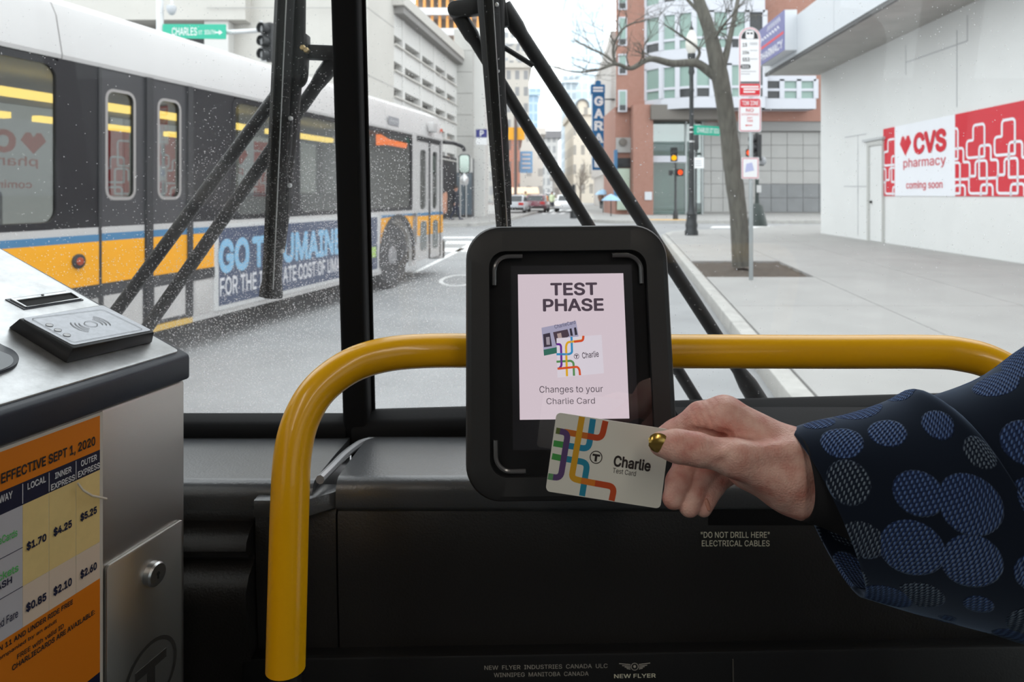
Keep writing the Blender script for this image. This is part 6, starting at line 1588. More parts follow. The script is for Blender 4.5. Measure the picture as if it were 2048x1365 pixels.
tb = MB(); tb.box3(t0.x - 0.07, t0.x + 0.07, 28.3, 28.45, 1.55, 1.85); tb.build('push_button', M('button_white', (0.6, 0.6, 0.6), 0.5), ts)

YA = 33.8 + 2.2
tf = thing('traffic_signal', 'slim signal post showing an amber light and an orange walk light across the street', 'traffic light', loc=P(1351, 430, YA))
t0 = P(1351, 430, YA); t0.z = 0.15; kk = YA / FPX
m = MB(); m.lathe(t0, [(5.5 * kk, 0), (5 * kk, 0.4), (2.6 * kk, 0.5), (2.3 * kk, 2.9), (1.5 * kk, 3.0)], 10); m.build('pole', iron, tf, smooth=True)
signal_head(tf, P(1348, 316, YA).x, YA, P(1348, 323, YA).z, (-0.25, -1), 2, 0.36, lit=[(255, 176, 20), None])
signal_head(tf, P(1360, 346, YA).x, YA, P(1360, 352, YA).z, (-0.1, -1), 1, 0.36, lit=[(255, 88, 44)])
m = MB(); m.box3(t0.x - 0.35, t0.x - 0.14, YA - 0.1, YA + 0.1, P(1345, 351, YA).z, P(1345, 341, YA).z); m.build('walk_box', sig_blk, tf)
YP = 35.2
pl = thing('sign_post', 'thin dark post carrying a small white notice beside the glass entrance', 'sign', loc=P(1392, 432, YP))
t0 = P(1392, 432, YP); t0.z = 0.15
m = MB(); m.tube([t0, (t0.x, YP, P(1392, 280, YP).z)], 0.05, 8); m.build('post', iron, pl, smooth=True)
a_ = P(1385, 337, YP); b_ = P(1407, 315, YP)
m = MB(); m.box3(a_.x, b_.x, YP - 0.07, YP - 0.05, a_.z, b_.z); o = m.build('plate', sign_white, pl)
m = MB()
for i in range(3): m.box3(a_.x + 0.12, b_.x - 0.12, YP - 0.074, YP - 0.07, a_.z + 0.12 + i * 0.12, a_.z + 0.16 + i * 0.12)
m.build('small_print', grey_l, o)
m = MB(); m.box3(t0.x - 0.12, t0.x + 0.12, YP - 0.12, YP + 0.1, P(1392, 300, YP).z, P(1392, 270, YP).z); m.build('signal_back', sig_blk, pl, bevel=0.02)

# ================================================================== MAST ARM WITH GREEN SIGN OVER THE OTHER BUS
YM = 18.0
ma = thing('mast_arm', 'white mast arm carrying a camera dome, above the roof of the bus alongside', 'mast arm', loc=(P(318, 100, YM).x, YM, 0))
xw = P(320, 100, YM).x
pale = M('pale_grey_paint', (0.66, 0.67, 0.68), 0.45)
m = MB(); m.lathe((xw, YM, 0), [(0.16, 0), (0.14, 0.5), (0.09, 6.0), (0.09, 6.9)], 12); m.build('pole', pale, ma, smooth=True)
m = MB(); m.tube([P(320, 70, YM) + V(0, 0.1, 0), P(540, 58, YM) + V(0, 0.1, 0)], [0.075, 0.055], 10); m.build('arm', pale, ma, smooth=True)
m = MB(); m.tube(catmull([P(318, 30, YM), P(318, -6, YM), P(326, -14, YM), P(340, -12, YM), P(344, 6, YM), P(344, 14, YM)], 5), 0.035, 8); m.build('camera_bracket', pale, ma, smooth=True)
m = MB(); m.lathe(P(343, 16, YM), [(0.03, 0.09), (0.12, 0.05), (0.13, -0.02), (0.10, -0.12), (0.05, -0.18), (0.01, -0.19)], 14); m.build('camera_dome', M('camera_dome', (0.5, 0.52, 0.55), 0.2), ma, smooth=True)
MF = Fr((0, YM - 0.08, 0), (1, 0, 0.0), (0, 0, 1))
gs = thing('street_name_sign', 'large green street name sign hung from the white mast arm', 'sign', loc=P(388, 78, YM - 0.08))
gpts = [MF.px(325, 76), MF.px(452, 78.5), MF.px(452, 48.5), MF.px(325, 48)]
m = MB(); m.prism(MF, round_path(gpts, 0.03, True, 3), -0.02, 0.0); o = m.build('plate', green_sign, gs)
def mt_(px0, px1, py0, py1, s, bold): 
    a_, b_ = MF.px(px0, py1); c_, d_ = MF.px(px1, py0); text(MF, a_, c_, b_, d_, s, sign_white, o, off=0.004, bold=bold)
mt_(344, 394, 55, 71, 'CHARLES', 0.01); mt_(397, 405, 61, 69, 'ST', 0.0); mt_(409, 431, 60, 69, 'SOUTH', 0.01)
a_ = MF.px(431, 65); s_ = YM / FPX
m = MB(); m.prism(MF, [(a_[0], a_[1] - 1.3 * s_), (a_[0] + 7 * s_, a_[1] - 1.3 * s_), (a_[0] + 7 * s_, a_[1] - 5 * s_), (a_[0] + 14 * s_, a_[1]), (a_[0] + 7 * s_, a_[1] + 5 * s_), (a_[0] + 7 * s_, a_[1] + 1.3 * s_), (a_[0], a_[1] + 1.3 * s_)], 0.002, 0.004); m.build('arrow', sign_white, o)
tm = thing('traffic_signal', 'traffic signal hanging at the tip of the white mast arm', 'traffic light', loc=P(533, 125, YM))
q = P(533, 122, YM)
signal_head(tm, q.x, YM, q.z, (-0.5, -1), 3, 0.33)
m = MB(); m.tube([P(523, 42, YM), P(523, 122, YM), P(533, 122, YM)], 0.03, 8); m.build('hanger', pale, tm)

# ================================================================== THE BUS ALONGSIDE
BR = V(0.261, 1, 0).normalized()
BO = V(-1.28, 12.6, 0)
SFm = Fr(BO, BR, (0, 0, 1))                                 # side frame: x = 0 at the front corner, negative to the rear, z out towards us
bus = thing('city_bus', 'white and yellow city bus with a blue advertisement passing alongside', 'bus', loc=(-4.2, 7.5, 0))
b_white = M('bus_white', (0.54, 0.525, 0.52), 0.32, var=0.03, vscale=1.5)
b_grey = M('bus_lower_grey', (0.55, 0.53, 0.52), 0.4, var=0.06, vscale=3)
b_yel = M('bus_yellow', S(246, 170, 12), 0.35); b_blue = M('bus_blue', S(72, 126, 166), 0.35); b_dark = M('bus_dark_frame', (0.016, 0.016, 0.019), 0.45, spec=0.35); b_rub = M('bus_rubber', (0.035, 0.035, 0.038), 0.6)
b_win = glass('bus_window', (0.46, 0.48, 0.47), 0.75, 0.10, 0.01)
XB = -12.3; ZS, ZB_, ZW0, ZW1, ZR = 0.28, 0.72, 1.20, 2.44, 2.86
def bb(name, x0, x1, z0, z1, o0, o1, mt, par=bus, bev=0.0):
    m = MB(); m.box(SFm, x0, x1, z0, z1, o0, o1); return m.build(name, mt, par, bevel=bev)
WHX, WHR = -2.02, 0.60
def arch_panel(x0, x1, z0, z1, cx_, r_):
    pts = [(x0, z0)]
    if x0 < cx_ - r_ and x1 > cx_ + r_:
        pts += [(cx_ - math.sqrt(max(r_ * r_ - (z0 - 0.50) ** 2, 0)), z0)] if z0 >= 0.5 - r_ else []
        a0 = math.asin(max(-1, min(1, (z0 - 0.50) / r_)))
        aa = [math.pi - a0 + (a0 - (math.pi - a0)) * t / 16 for t in range(17)]
        pts += [(cx_ + r_ * math.cos(a), min(z1 - 0.02, 0.50 + r_ * math.sin(a))) for a in aa]
    pts += [(x1, z0), (x1, z1), (x0, z1)]
    return pts
# lower side
for x0, x1 in ((XB, -10.4), (-10.4, -7.57)):
    m = MB(); pts = arch_panel(x0, x1, ZS, ZW0, -9.3, WHR); m.prism(SFm, pts, -0.06, 0.0); m.build('side_panel', b_white, bus)
bb('side_panel', -6.55, -4.6, ZS, ZW0, -0.06, 0, b_white); bb('side_panel', -4.59, -2.75, ZS, ZW0, -0.06, 0, b_white)
m = MB(); m.prism(SFm, arch_panel(-2.74, -1.24, ZS, ZW0, WHX, WHR), -0.06, 0.0); m.build('side_panel', b_white, bus)
bb('corner_post', -0.14, 0.0, ZS, ZW1, -0.12, 0.0, b_white)
bb('door_post', -1.42, -1.24, ZS, ZW1 + 0.02, -0.06, 0.004, b_white)
# colour bands
for x0, x1 in ((XB, -7.575), (-6.55, -6.245), (-0.14, 0.003)):
    bb('yellow_band', x0, x1, ZB_ + 0.04, 1.09, 0.0, 0.004, b_yel); bb('blue_stripe', x0, x1, 1.09, 1.145, 0.0, 0.004, b_blue)
for x0, x1 in ((XB, -7.575), (-6.55, -6.245)):
    bb('rubber_strip', x0, x1, ZB_ - 0.06, ZB_ + 0.04, 0.0, 0.012, b_rub)
m = MB(); pts = [(-2.66, 0.62)] + [(WHX + 0.66 * math.cos(a), 0.50 + 0.66 * math.sin(a)) for a in [math.pi * 0.94 - math.pi * 0.88 * t / 12 for t in range(13)]] + [(-1.25, 0.62), (-1.25, 1.10), (-2.66, 1.10)]
m.prism(SFm, [( -2.60, 0.62), (-2.60, 1.10), (-1.25, 1.10), (-1.25, 0.62)] + [(WHX + 0.63 * math.cos(a), 0.50 + 0.63 * math.sin(a)) for a in [0.20 + (math.pi - 0.40) * t / 12 for t in range(13)]], 0.0, 0.004); m.build('yellow_band', b_yel, bus)
bb('blue_stripe', -2.60, -1.25, 1.10, 1.145, 0.0, 0.004, b_blue)
m = MB(); q = SFm.px(155, 523); m.lathe(SFm(q[0], q[1], 0.004), [(0.055, 0), (0.055, 0.015), (0.045, 0.02)], 16, SFm.z); lm = m.build('side_marker', b_rub, bus, smooth=True)
m = MB(); m.lathe(SFm(q[0], q[1], 0.02), [(0.032, 0), (0.028, 0.012), (0.001, 0.016)], 14, SFm.z); m.build('marker_lens', M('amber_lens', S(170, 70, 40), 0.3), lm, smooth=True)
# roof
m = MB(); secr = [(0.0, ZW1), (0.006, ZW1 + 0.03), (-0.05, ZR - 0.10), (-0.10, ZR), (-0.30, ZR + 0.10), (-1.25, ZR + 0.17), (-2.2, ZR + 0.10), (-2.45, ZR - 0.05), (-2.5, ZW1)]
for x0, x1 in ((XB, -7.9), (-7.89, -5.06), (-5.05, -2.4), (-2.39, 0.0)):
    m = MB(); m.loft([[SFm(x0, z, d) for d, z in secr], [SFm(x1, z, d) for d, z in secr]]); m.build('roof_panel', b_white, bus, smooth=True, angle=20)
# window band
def pillar(x0, x1, nm='window_pillar'): bb(nm, x0, x1, ZW0, ZW1, -0.05, -0.004, b_dark)
def busw(x0, x1, z0=ZW0 + 0.02, z1=ZW1 - 0.03, r=0.09):
    m = MB(); m.ringplate(SFm, rrect(x0 - 0.03, x1 + 0.03, z0 - 0.02, z1 + 0.02, r), rrect(x0 + 0.02, x1 - 0.02, z0 + 0.03, z1 - 0.03, r), -0.03, 0.002); w = m.build('window', b_dark, bus)
    m = MB(); m.prism(SFm, rrect(x0 + 0.015, x1 - 0.015, z0 + 0.025, z1 - 0.025, r), -0.02, -0.014); m.build('pane', b_win, w)
    return w
WINS = [(-12.1, -10.9), (-10.75, -9.3), (-9.15, -7.92), (-5.95, -4.92), (-4.78, -3.62), (-3.30, -1.45)]
for x0, x1 in WINS: busw(x0, x1)
prev = XB
for x0, x1 in WINS + [(-1.42, -1.42)]:
    if prev < -7.6 and x0 > -7.0:
        pillar(prev, -7.575)
        pillar(-6.56, x0)
    elif x0 > prev:
        pillar(prev, x0)
    prev = x1
# destination sign in the first window
bb('destination_sign', -2.78, -1.52, 2.10, 2.36, -0.09, -0.036, M('sign_housing', (0.02, 0.02, 0.02), 0.4))
m = MB(); m.prism(SFm, SFm.pts([(753, 291), (775, 290), (813, 297), (815, 287), (777, 278), (762, 269), (753, 269)], -0.03), -0.036, -0.030); m.build('led_text', emitter('led_orange', S(255, 120, 40), 7.0), bus)
# centre door of two leaves
leaf_m = M('door_leaf_grey', (0.055, 0.055, 0.06), 0.4)
def leaf(x0, x1, wx0, wx1):
    m = MB(); m.ringplate(SFm, rrect(x0, x1, 0.34, ZW1, 0.02, 4), rrect(wx0, wx1, 1.42, 2.28, 0.07, 4), -0.05, -0.01); l = m.build('door_leaf', leaf_m, bus)
    m = MB(); m.prism(SFm, rrect(wx0 - 0.01, wx1 + 0.01, 1.41, 2.29, 0.07, 4), -0.035, -0.03); m.build('pane', b_win, l)
    m = MB(); m.stroke(SFm, rrect(wx0, wx1, 1.42, 2.28, 0.07, 4), 0.025, -0.009, closed=True); m.build('pane_trim', M('trim_grey', (0.35, 0.33, 0.32), 0.4), l)
    m = MB(); m.box(SFm, x0 + 0.01, x1 - 0.01, 0.76, 1.09, -0.01, -0.006); m.build('yellow_band', b_yel, l)
    m = MB(); m.box(SFm, x0 + 0.01, x1 - 0.01, 1.09, 1.15, -0.01, -0.006); m.build('blue_stripe', b_blue, l)
    m = MB(); m.box(SFm, x0 + 0.01, x1 - 0.01, 1.15, 1.20, -0.01, -0.006); m.build('white_stripe', b_white, l)
    m = MB(); m.box(SFm, x0 + 0.03, x1 - 0.03, 0.37, 0.66, -0.01, -0.006); m.build('kick_plate', b_grey, l)
leaf(-7.55, -7.10, -7.49, -7.21); leaf(-7.03, -6.60, -6.95, -6.69)
bb('door_edge', -7.10, -7.03, 0.34, ZW1, -0.05, 0.012, b_rub); bb('door_edge', -6.61, -6.55, 0.34, ZW1, -0.05, 0.012, b_rub); bb('door_edge', -7.575, -7.55, 0.34, ZW1, -0.05, 0.006, b_rub)
bb('step_edge', -7.55, -6.55, 0.28, 0.33, -0.05, 0.004, M('step_yellow', S(220, 180, 90), 0.6))
bb('fuel_hatch', -6.52, -6.30, 0.34, 0.70, 0.0, 0.006, b_grey, bev=0.004)
# front door of two narrow leaves
def fleaf(x0, x1):
    w0, w1 = x0 + 0.13, x1 - 0.10
    m = MB(); m.ringplate(SFm, rrect(x0, x1, 0.34, 2.36, 0.03, 4), rrect(w0, w1, 1.20, 2.22, 0.08, 4), -0.05, 0.0); l = m.build('door_leaf', b_white, bus)
    m = MB(); m.prism(SFm, rrect(w0 - 0.01, w1 + 0.01, 1.19, 2.23, 0.08, 4), -0.03, -0.024); m.build('pane', b_win, l)
    m = MB(); m.box(SFm, x0 + 0.01, x1 - 0.01, 0.76, 1.09, 0.0, 0.004); m.build('yellow_band', b_yel, l)
    m = MB(); m.box(SFm, x0 + 0.01, x1 - 0.01, 1.09, 1.145, 0.0, 0.004); m.build('blue_stripe', b_blue, l)
    m = MB(); m.prism(SFm, rrect(w0, w1, 0.50, 1.0, 0.07, 4), 0.004, 0.007); m.build('lower_pane', M('dark_pane', (0.16, 0.18, 0.18), 0.12), l)
fleaf(-1.22, -0.70); fleaf(-0.64, -0.16)
bb('door_edge', -0.70, -0.64, 0.34, 2.36, -0.05, 0.01, b_rub); bb('door_edge', -0.16, -0.13, 0.34, 2.36, -0.05, 0.01, b_rub); bb('door_header', -1.24, -0.12, 2.36, 2.44, -0.06, 0.012, b_dark)
# advertisement
adm = M('advert_blue', S(62, 74, 102), 0.4, var=0.05, vscale=3)
bb('advert_frame', -6.26, -2.69, 0.33, 1.165, 0.0, 0.012, M('advert_frame', (0.62, 0.62, 0.62), 0.4))
ad_ = bb('advert_board', -6.20, -2.75, 0.375, 1.125, 0.012, 0.016, adm)
ad_['label'] = 'dark blue advertisement board with pale lettering'
cy_ = M('advert_sky_blue', S(136, 188, 222), 0.5); wt = M('advert_white', (0.74, 0.74, 0.78), 0.5)
def adt(px0, px1, z0, z1, s, mt, bold):
    x0 = SFm.px(px0, 500, 0.02)[0]; x1 = SFm.px(px1, 500, 0.02)[0]; text(SFm, x0, x1, z0, z1, s, mt, ad_, off=0.0185, bold=bold)
adt(437, 499, 0.68, 1.02, 'GO', cy_, 0.05); adt(504, 560, 0.68, 1.02, 'TO', cy_, 0.05); adt(566, 683, 0.68, 1.02, 'UMAINE', cy_, 0.05)
adt(440, 693, 0.46, 0.645, 'FOR THE IN-STATE COST OF UMASS', wt, 0.02)
bb('advert_badge', -2.93, -2.80, 0.55, 0.70, 0.016, 0.018, M('advert_lime', S(170, 206, 96), 0.5), par=ad_)
# wheels
for cx_ in (WHX, -9.3):
    m = MB(); m.lathe(SFm(cx_, 0.50, -0.34), [(0.30, 0), (0.47, 0.02), (0.50, 0.06), (0.50, 0.25), (0.47, 0.30), (0.32, 0.30), (0.30, 0.26)], 28, SFm.z); w = m.build('wheel', b_rub, bus, smooth=True)
    m = MB(); m.lathe(SFm(cx_, 0.50, -0.12), [(0.31, 0), (0.29, 0.04), (0.18, 0.02), (0.12, 0.06), (0.06, 0.07), (0.001, 0.07)], 24, SFm.z); m.build('hub', M('wheel_hub', (0.35, 0.35, 0.36), 0.4, metal=0.6), w, smooth=True)
    m = MB(); m.stroke(SFm, [(cx_ + 0.62 * math.cos(a), 0.50 + 0.62 * math.sin(a)) for a in [-0.2 + (math.pi + 0.4) * t / 20 for t in range(21)]], 0.06, 0.0, 0.03); m.build('wheel_arch', b_rub, bus)
    bb('wheel_well', cx_ - 0.62, cx_ + 0.62, 0.30, 1.15, -0.75, -0.70, b_rub)
# fleet number plate, marker lamps
q0, q1 = SFm.px(776, 229), SFm.px(797, 251)
npl = bb('fleet_number_plate', q0[0], q1[0], q1[1] - 0.02, q0[1] - 0.02, 0.004, 0.008, M('number_grey', (0.30, 0.30, 0.32), 0.5))
text(SFm, q0[0] + 0.05, q1[0] - 0.05, q1[1] + 0.03, q0[1] - 0.07, '1833', M('number_pale', (0.62, 0.62, 0.63), 0.5), npl, off=0.010, bold=0.02)
bb('camera_pod', -0.75, -0.52, 2.55, 2.72, 0.0, 0.10, b_white, bev=0.02); bb('marker_lamp', -0.12, -0.05, 2.60, 2.66, 0.0, 0.02, M('marker_red', S(210, 90, 60), 0.3))
# front end, far side, interior
m = MB(); m.box(SFm, -0.04, 0.10, ZS, ZR - 0.1, -2.45, -0.06); m.build('front_end', b_white, bus, bevel=0.04)
m = MB(); m.box(SFm, 0.09, 0.12, 1.15, 2.4, -2.3, -0.2); m.build('front_glass', M('bus_dark_glass', (0.02, 0.02, 0.022), 0.08), bus)
bb('bumper', 0.0, 0.20, 0.26, 0.62, -2.45, -0.02, b_rub, bev=0.04)
m = MB(); m.box(SFm, XB, 0, ZS, 1.15, -2.5, -2.45); m.build('far_side_panel', b_grey, bus)
for x_ in (XB, -10.6, -8.8, -7.0, -5.2, -3.4, -1.6, -0.2):
    m = MB(); m.box(SFm, x_, x_ + 0.18, 1.15, ZW1, -2.5, -2.45); m.build('far_pillar', b_dark, bus)
m = MB(); m.box(SFm, XB, 0, 0.34, 0.38, -2.45, -0.06); m.build('bus_floor', b_rub, bus)
m = MB(); m.box(SFm, XB, 0, 2.40, 2.43, -2.45, -0.06); m.build('bus_ceiling', M('bus_ceiling', (0.32, 0.32, 0.31), 0.6), bus)
m = MB(); m.box(SFm, XB - 0.05, XB, ZS, ZR, -2.5, 0); m.build('rear_end', b_white, bus)
tube_m = emitter('bus_lamp_yellow', S(255, 214, 110), 7.0)
for i, x_ in enumerate((-11.0, -9.2, -7.4, -5.6, -3.8)):
    m = MB(); m.box(SFm, x_ - 0.75, x_ + 0.75, 2.20, 2.26, -0.62, -0.52); m.build('ceiling_lamp', tube_m, bus)
    m = MB(); m.box(SFm, x_ - 0.75, x_ + 0.75, 2.20, 2.26, -2.1, -2.0); m.build('ceiling_lamp', tube_m, bus)
seatm = M('bus_seat', (0.04, 0.05, 0.08), 0.7)
for x_ in (-10.6, -9.8, -9.0, -8.2, -5.6, -4.8, -4.0, -3.2):
    m = MB(); m.box(SFm, x_ - 0.08, x_, 0.8, 1.48, -1.0, -0.15); m.box(SFm, x_, x_ + 0.42, 0.75, 0.85, -1.0, -0.15); m.build('seat', seatm, bus, bevel=0.03)
# mirror on its bracket
m = MB(); m.tube(catmull([SFm(0.0, 2.42, 0.02), SFm(0.25, 2.42, 0.12), SFm(0.36, 2.36, 0.26), SFm(0.36, 2.28, 0.30)], 5), 0.035, 8); m.build('mirror_arm', b_dark, bus, smooth=True)
mp = SFm(0.36, 2.02, 0.30)
MFm = Fr(mp, (1, 0.1, 0), (0, 0, 1))
m = MB(); m.prism(MFm, rrect(-0.11, 0.11, -0.17, 0.20, 0.06), -0.08, 0.0); mo = m.build('mirror_housing', b_dark, bus, bevel=0.015)
m = MB(); m.prism(MFm, rrect(-0.088, 0.088, -0.148, 0.178, 0.05), 0.0, 0.004); m.build('mirror_glass', M('mirror_glass', (0.42, 0.50, 0.45), 0.12, metal=0.6), mo)
m = MB(); m.lathe(mp + V(0.0, -0.02, -0.30), [(0.01, -0.09), (0.07, -0.07), (0.085, 0), (0.07, 0.06), (0.03, 0.10), (0.02, 0.14)], 14); m.build('round_mirror', M('round_mirror', (0.6, 0.6, 0.6), 0.15, metal=0.5), bus, smooth=True)

# ================================================================== PARKING GARAGE
conc = M('garage_concrete', (0.54, 0.52, 0.485), 0.85, bump=0.1, bscale=10, var=0.05, vscale=0.5)
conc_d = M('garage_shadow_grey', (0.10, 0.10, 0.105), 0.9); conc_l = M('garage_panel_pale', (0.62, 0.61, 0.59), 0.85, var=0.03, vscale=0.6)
gar = thing('parking_garage', 'pale concrete parking garage with rows of dark slots', 'building', loc=(-9, 32, 0))
GD = V(0.151, 1, 0).normalized()
GF = Fr((gx(25.4), 25.4, 0), GD, (0, 0, 1))                  # along the street, x = 0 at the near corner
gy = lambda Y: (Y - 25.4) / GD.y
GFront = Fr((gx(25.4), 25.4, 0), (1, 0, 0), (0, 0, 1))
m = MB(); m.box(GF, gy(25.4), gy(28.4), 0, 16, -6, 0.0); m.build('stair_tower', conc, gar)
for z_ in (3.2, 5.9, 8.4):
    m = MB(); m.box(GF, 0.0, gy(28.4), z_, z_ + 0.03, 0.0, 0.006); m.box(GFront, -6.0, 0.0, z_, z_ + 0.03, 0.0, 0.006); m.build('tower_joint', M('joint_grey', (0.36, 0.35, 0.34), 0.9), gar)
# front-facing block to the left
m = MB(); m.box(GFront, -30, -5.8, 0, 7.0, -5.5, -0.4); m.build('front_wall', conc, gar)
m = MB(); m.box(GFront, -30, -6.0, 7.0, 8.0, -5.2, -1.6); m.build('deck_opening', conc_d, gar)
m = MB(); m.box(GFront, -30, -4.6, 8.0, 9.6, -5, -0.1); m.build('deck_beam', conc, gar)
m = MB(); m.box(GFront, -10.1, -9.3, 0, 8.0, -1.5, -0.3); m.build('deck_column', conc_l, gar)
m = MB(); m.box(GFront, -6.2, -5.3, 0, 8.05, -1.5, -0.25); m.build('deck_column', conc_l, gar)
# slotted side
s0, s1 = gy(28.4), gy(39.5)
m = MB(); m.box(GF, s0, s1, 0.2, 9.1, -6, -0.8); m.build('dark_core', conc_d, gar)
rows = [8.12 - 1.09 * i for i in range(6)]
edges = [9.45] + [v for zt_ in rows for v in (zt_, zt_ - 0.36)]
tops = [(rows[0], 9.3)] + [(rows[i + 1], rows[i] - 0.36) for i in range(5)]
for za, zb in tops:
    m = MB(); m.box(GF, s0, s1, za, zb, -0.7, 0.0); m.build('spandrel', conc_l, gar)
    m = MB(); m.box(GF, s0, s1, zb - 0.07, zb + 0.0, 0.0, 0.10); m.build('spandrel_ledge', conc, gar)
mull = [gy(-9.2 / ((px - CX) / FPX - 0.151)) for px in (806, 841, 868, 891, 911)]
for x_ in mull:
    m = MB(); m.box(GF, x_ - 0.16, x_ + 0.16, 2.6, 9.3, -0.3, 0.04); m.build('mullion', conc_l, gar)
m = MB(); m.box(GF, s0 - 0.2, s1, 9.3, 9.75, -6, 0.5); m.build('parapet', conc, gar)
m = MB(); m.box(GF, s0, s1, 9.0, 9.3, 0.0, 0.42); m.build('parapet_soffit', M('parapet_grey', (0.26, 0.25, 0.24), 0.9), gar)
m = MB(); m.box(GF, s0, s1, 0.15, 2.66, -5, -0.05); m.build('street_wall', conc, gar)
bw = M('mural_black', (0.018, 0.018, 0.022), 0.6)
m = MB(); m.box(GF, gy(35.0), gy(39.4), 0.2, 3.55, -0.05, 0.06); mwl = m.build('black_hoarding', bw, gar)
# salmon floral painting on the hoarding
random.seed(8)
pk = M('mural_salmon', S(198, 146, 122), 0.7, var=0.2, vscale=3)
m = MB()
for i in range(16):
    a = random.uniform(0, 6.28); r_ = random.uniform(0, 0.5); m.disc(GF, gy(36.6) + r_ * math.cos(a), 1.0 + 1.2 * r_ * math.sin(a) + random.uniform(-.3, .3), random.uniform(0.10, 0.28), 0.06, 0.066 + 0.001 * i, 9)
m.build('painted_blossom', pk, mwl)
# end tower beyond the slots
EF = Fr((gx(39.5), 39.5, 0), (1, 0, 0), (0, 0, 1))
xe0, xe1 = -3.36, -2.28
tw_ = thing('concrete_tower', 'plain concrete stair tower beyond the garage slots', 'building', loc=(-2.8, 42, 0))
for i in range(6):
    z0_ = 3.6 + i * 1.24
    m = MB(); m.box3(xe0, xe1, 39.45, 45.5, z0_ + 0.012, z0_ + 1.23); m.build('wall_panel', M('tower_grey', (0.46, 0.45, 0.43), 0.85, var=0.03, vscale=0.8), tw_)
m = MB(); m.box3(xe1, xe1 + 0.62, 41.0, 47.0, 0.15, 11.5); m.build('return_wall', conc_l, tw_)
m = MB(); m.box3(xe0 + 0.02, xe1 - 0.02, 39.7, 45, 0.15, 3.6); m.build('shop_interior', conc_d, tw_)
m = MB(); m.box3(xe0, xe1, 39.4, 39.6, 2.75, 3.6); m.build('shop_fascia', conc_l, tw_)
pan = M('shop_glass', (0.10, 0.13, 0.16), 0.1)
for i in range(3):
    xa = xe0 + 0.06 + i * 0.34
    m = MB(); m.box3(xa, xa + 0.29, 39.5, 39.54, 0.3, 2.75); m.build('shop_pane', pan, tw_)
    m = MB(); m.box3(xa - 0.05, xa, 39.42, 39.6, 0.15, 2.75); m.build('shop_mullion', conc_l, tw_)
pk_ = thing('parking_sign', 'blue and white parking sign hanging past the concrete tower', 'sign', loc=P(962, 291, 38))
a_ = P(952, 290, 38); b_ = P(974, 259, 38); zc = (a_.z * 0.52 + b_.z * 0.48)
m = MB(); m.box3(a_.x, b_.x, 37.95, 38.05, a_.z, b_.z); o = m.build('plate', sign_white, pk_)
m = MB(); m.box3(a_.x, b_.x, 37.93, 37.95, zc, b_.z); o2 = m.build('blue_field', M('parking_blue', S(40, 44, 120), 0.5), pk_)
text(Fr((0, 37.925, 0), (1, 0, 0), (0, 0, 1)), a_.x + 0.22, b_.x - 0.18, zc + 0.06, b_.z - 0.06, 'P', sign_white, o2, off=0.0, bold=0.03)
m = MB(); m.tube([(a_.x + 0.1, 38, b_.z - 0.1), (-2.0, 41.1, b_.z - 0.1)], 0.04, 6); m.build('bracket', iron, pk_)

# ================================================================== BRICK BUILDING WITH WHITE BAY
brick = brick_mat('red_brick', S(160, 116, 102), S(148, 104, 90), S(172, 150, 140), 4.0)
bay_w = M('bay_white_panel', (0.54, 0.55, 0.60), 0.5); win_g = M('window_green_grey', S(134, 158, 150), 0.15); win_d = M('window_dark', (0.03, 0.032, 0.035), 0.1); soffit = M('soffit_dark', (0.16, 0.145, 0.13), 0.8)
YB = 45.0
bk = thing('brick_building', 'red brick building with white window bays across the side street', 'building', loc=(14, 50, 0))
zb = lambda y, Y=YB: EYE + (CY - y) / FPX * Y
xb = lambda p, Y=YB: (p - CX) / FPX * Y
m = MB(); m.prism(Fr((0, 0, 0), (1, 0, 0), (0, 1, 0)), [(xb(1232), YB), (34, YB), (34, YB + 12), (xb(1236, YB + 12), YB + 12)], 7.2, 24); m.build('upper_wall', brick, bk)
m = MB(); m.box3(xb(1262), xb(1301), YB - 0.9, YB + 0.2, 0.15, 7.3); m.build('brick_pier', brick, bk)
m = MB(); m.box3(xb(1232), xb(1262), YB + 0.3, YB + 6, 0.15, 7.3); m.build('side_wall', brick, bk)
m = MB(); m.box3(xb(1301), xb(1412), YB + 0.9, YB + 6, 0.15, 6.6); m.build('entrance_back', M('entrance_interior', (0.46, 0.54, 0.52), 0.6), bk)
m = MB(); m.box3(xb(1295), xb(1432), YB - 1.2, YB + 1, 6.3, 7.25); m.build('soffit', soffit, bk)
# entrance glazing
eg = glass('entrance_glass', (0.75, 0.84, 0.82), 0.75, 0.2)
for (p0, p1, y0, y1) in ((1302, 1372, 248, 286), (1374, 1404, 248, 305), (1302, 1370, 288, 311), (1302, 1372, 326, 424), (1374, 1388, 310, 424), (1390, 1405, 310, 424)):
    m = MB(); m.box3(xb(p0), xb(p1), YB + 0.2, YB + 0.24, zb(y1), zb(y0)); m.build('entrance_pane', eg, bk)
m = MB(); m.box3(xb(1300), xb(1372), YB - 0.1, YB + 0.4, zb(325), zb(312)); m.build('entrance_canopy', bay_w, bk)
for p_ in (1301, 1373, 1389, 1406):
    m = MB(); m.box3(xb(p_) - 0.06, xb(p_) + 0.06, YB + 0.1, YB + 0.3, 0.15, 6.4); m.build('entrance_frame', M('frame_steel', (0.35, 0.38, 0.38), 0.4, metal=0.4), bk)
m = MB(); m.box3(xb(1284), xb(1298), YB - 0.96, YB - 0.9, zb(400), zb(384)); m.build('intercom', M('intercom_pale', (0.6, 0.62, 0.66), 0.4), bk)
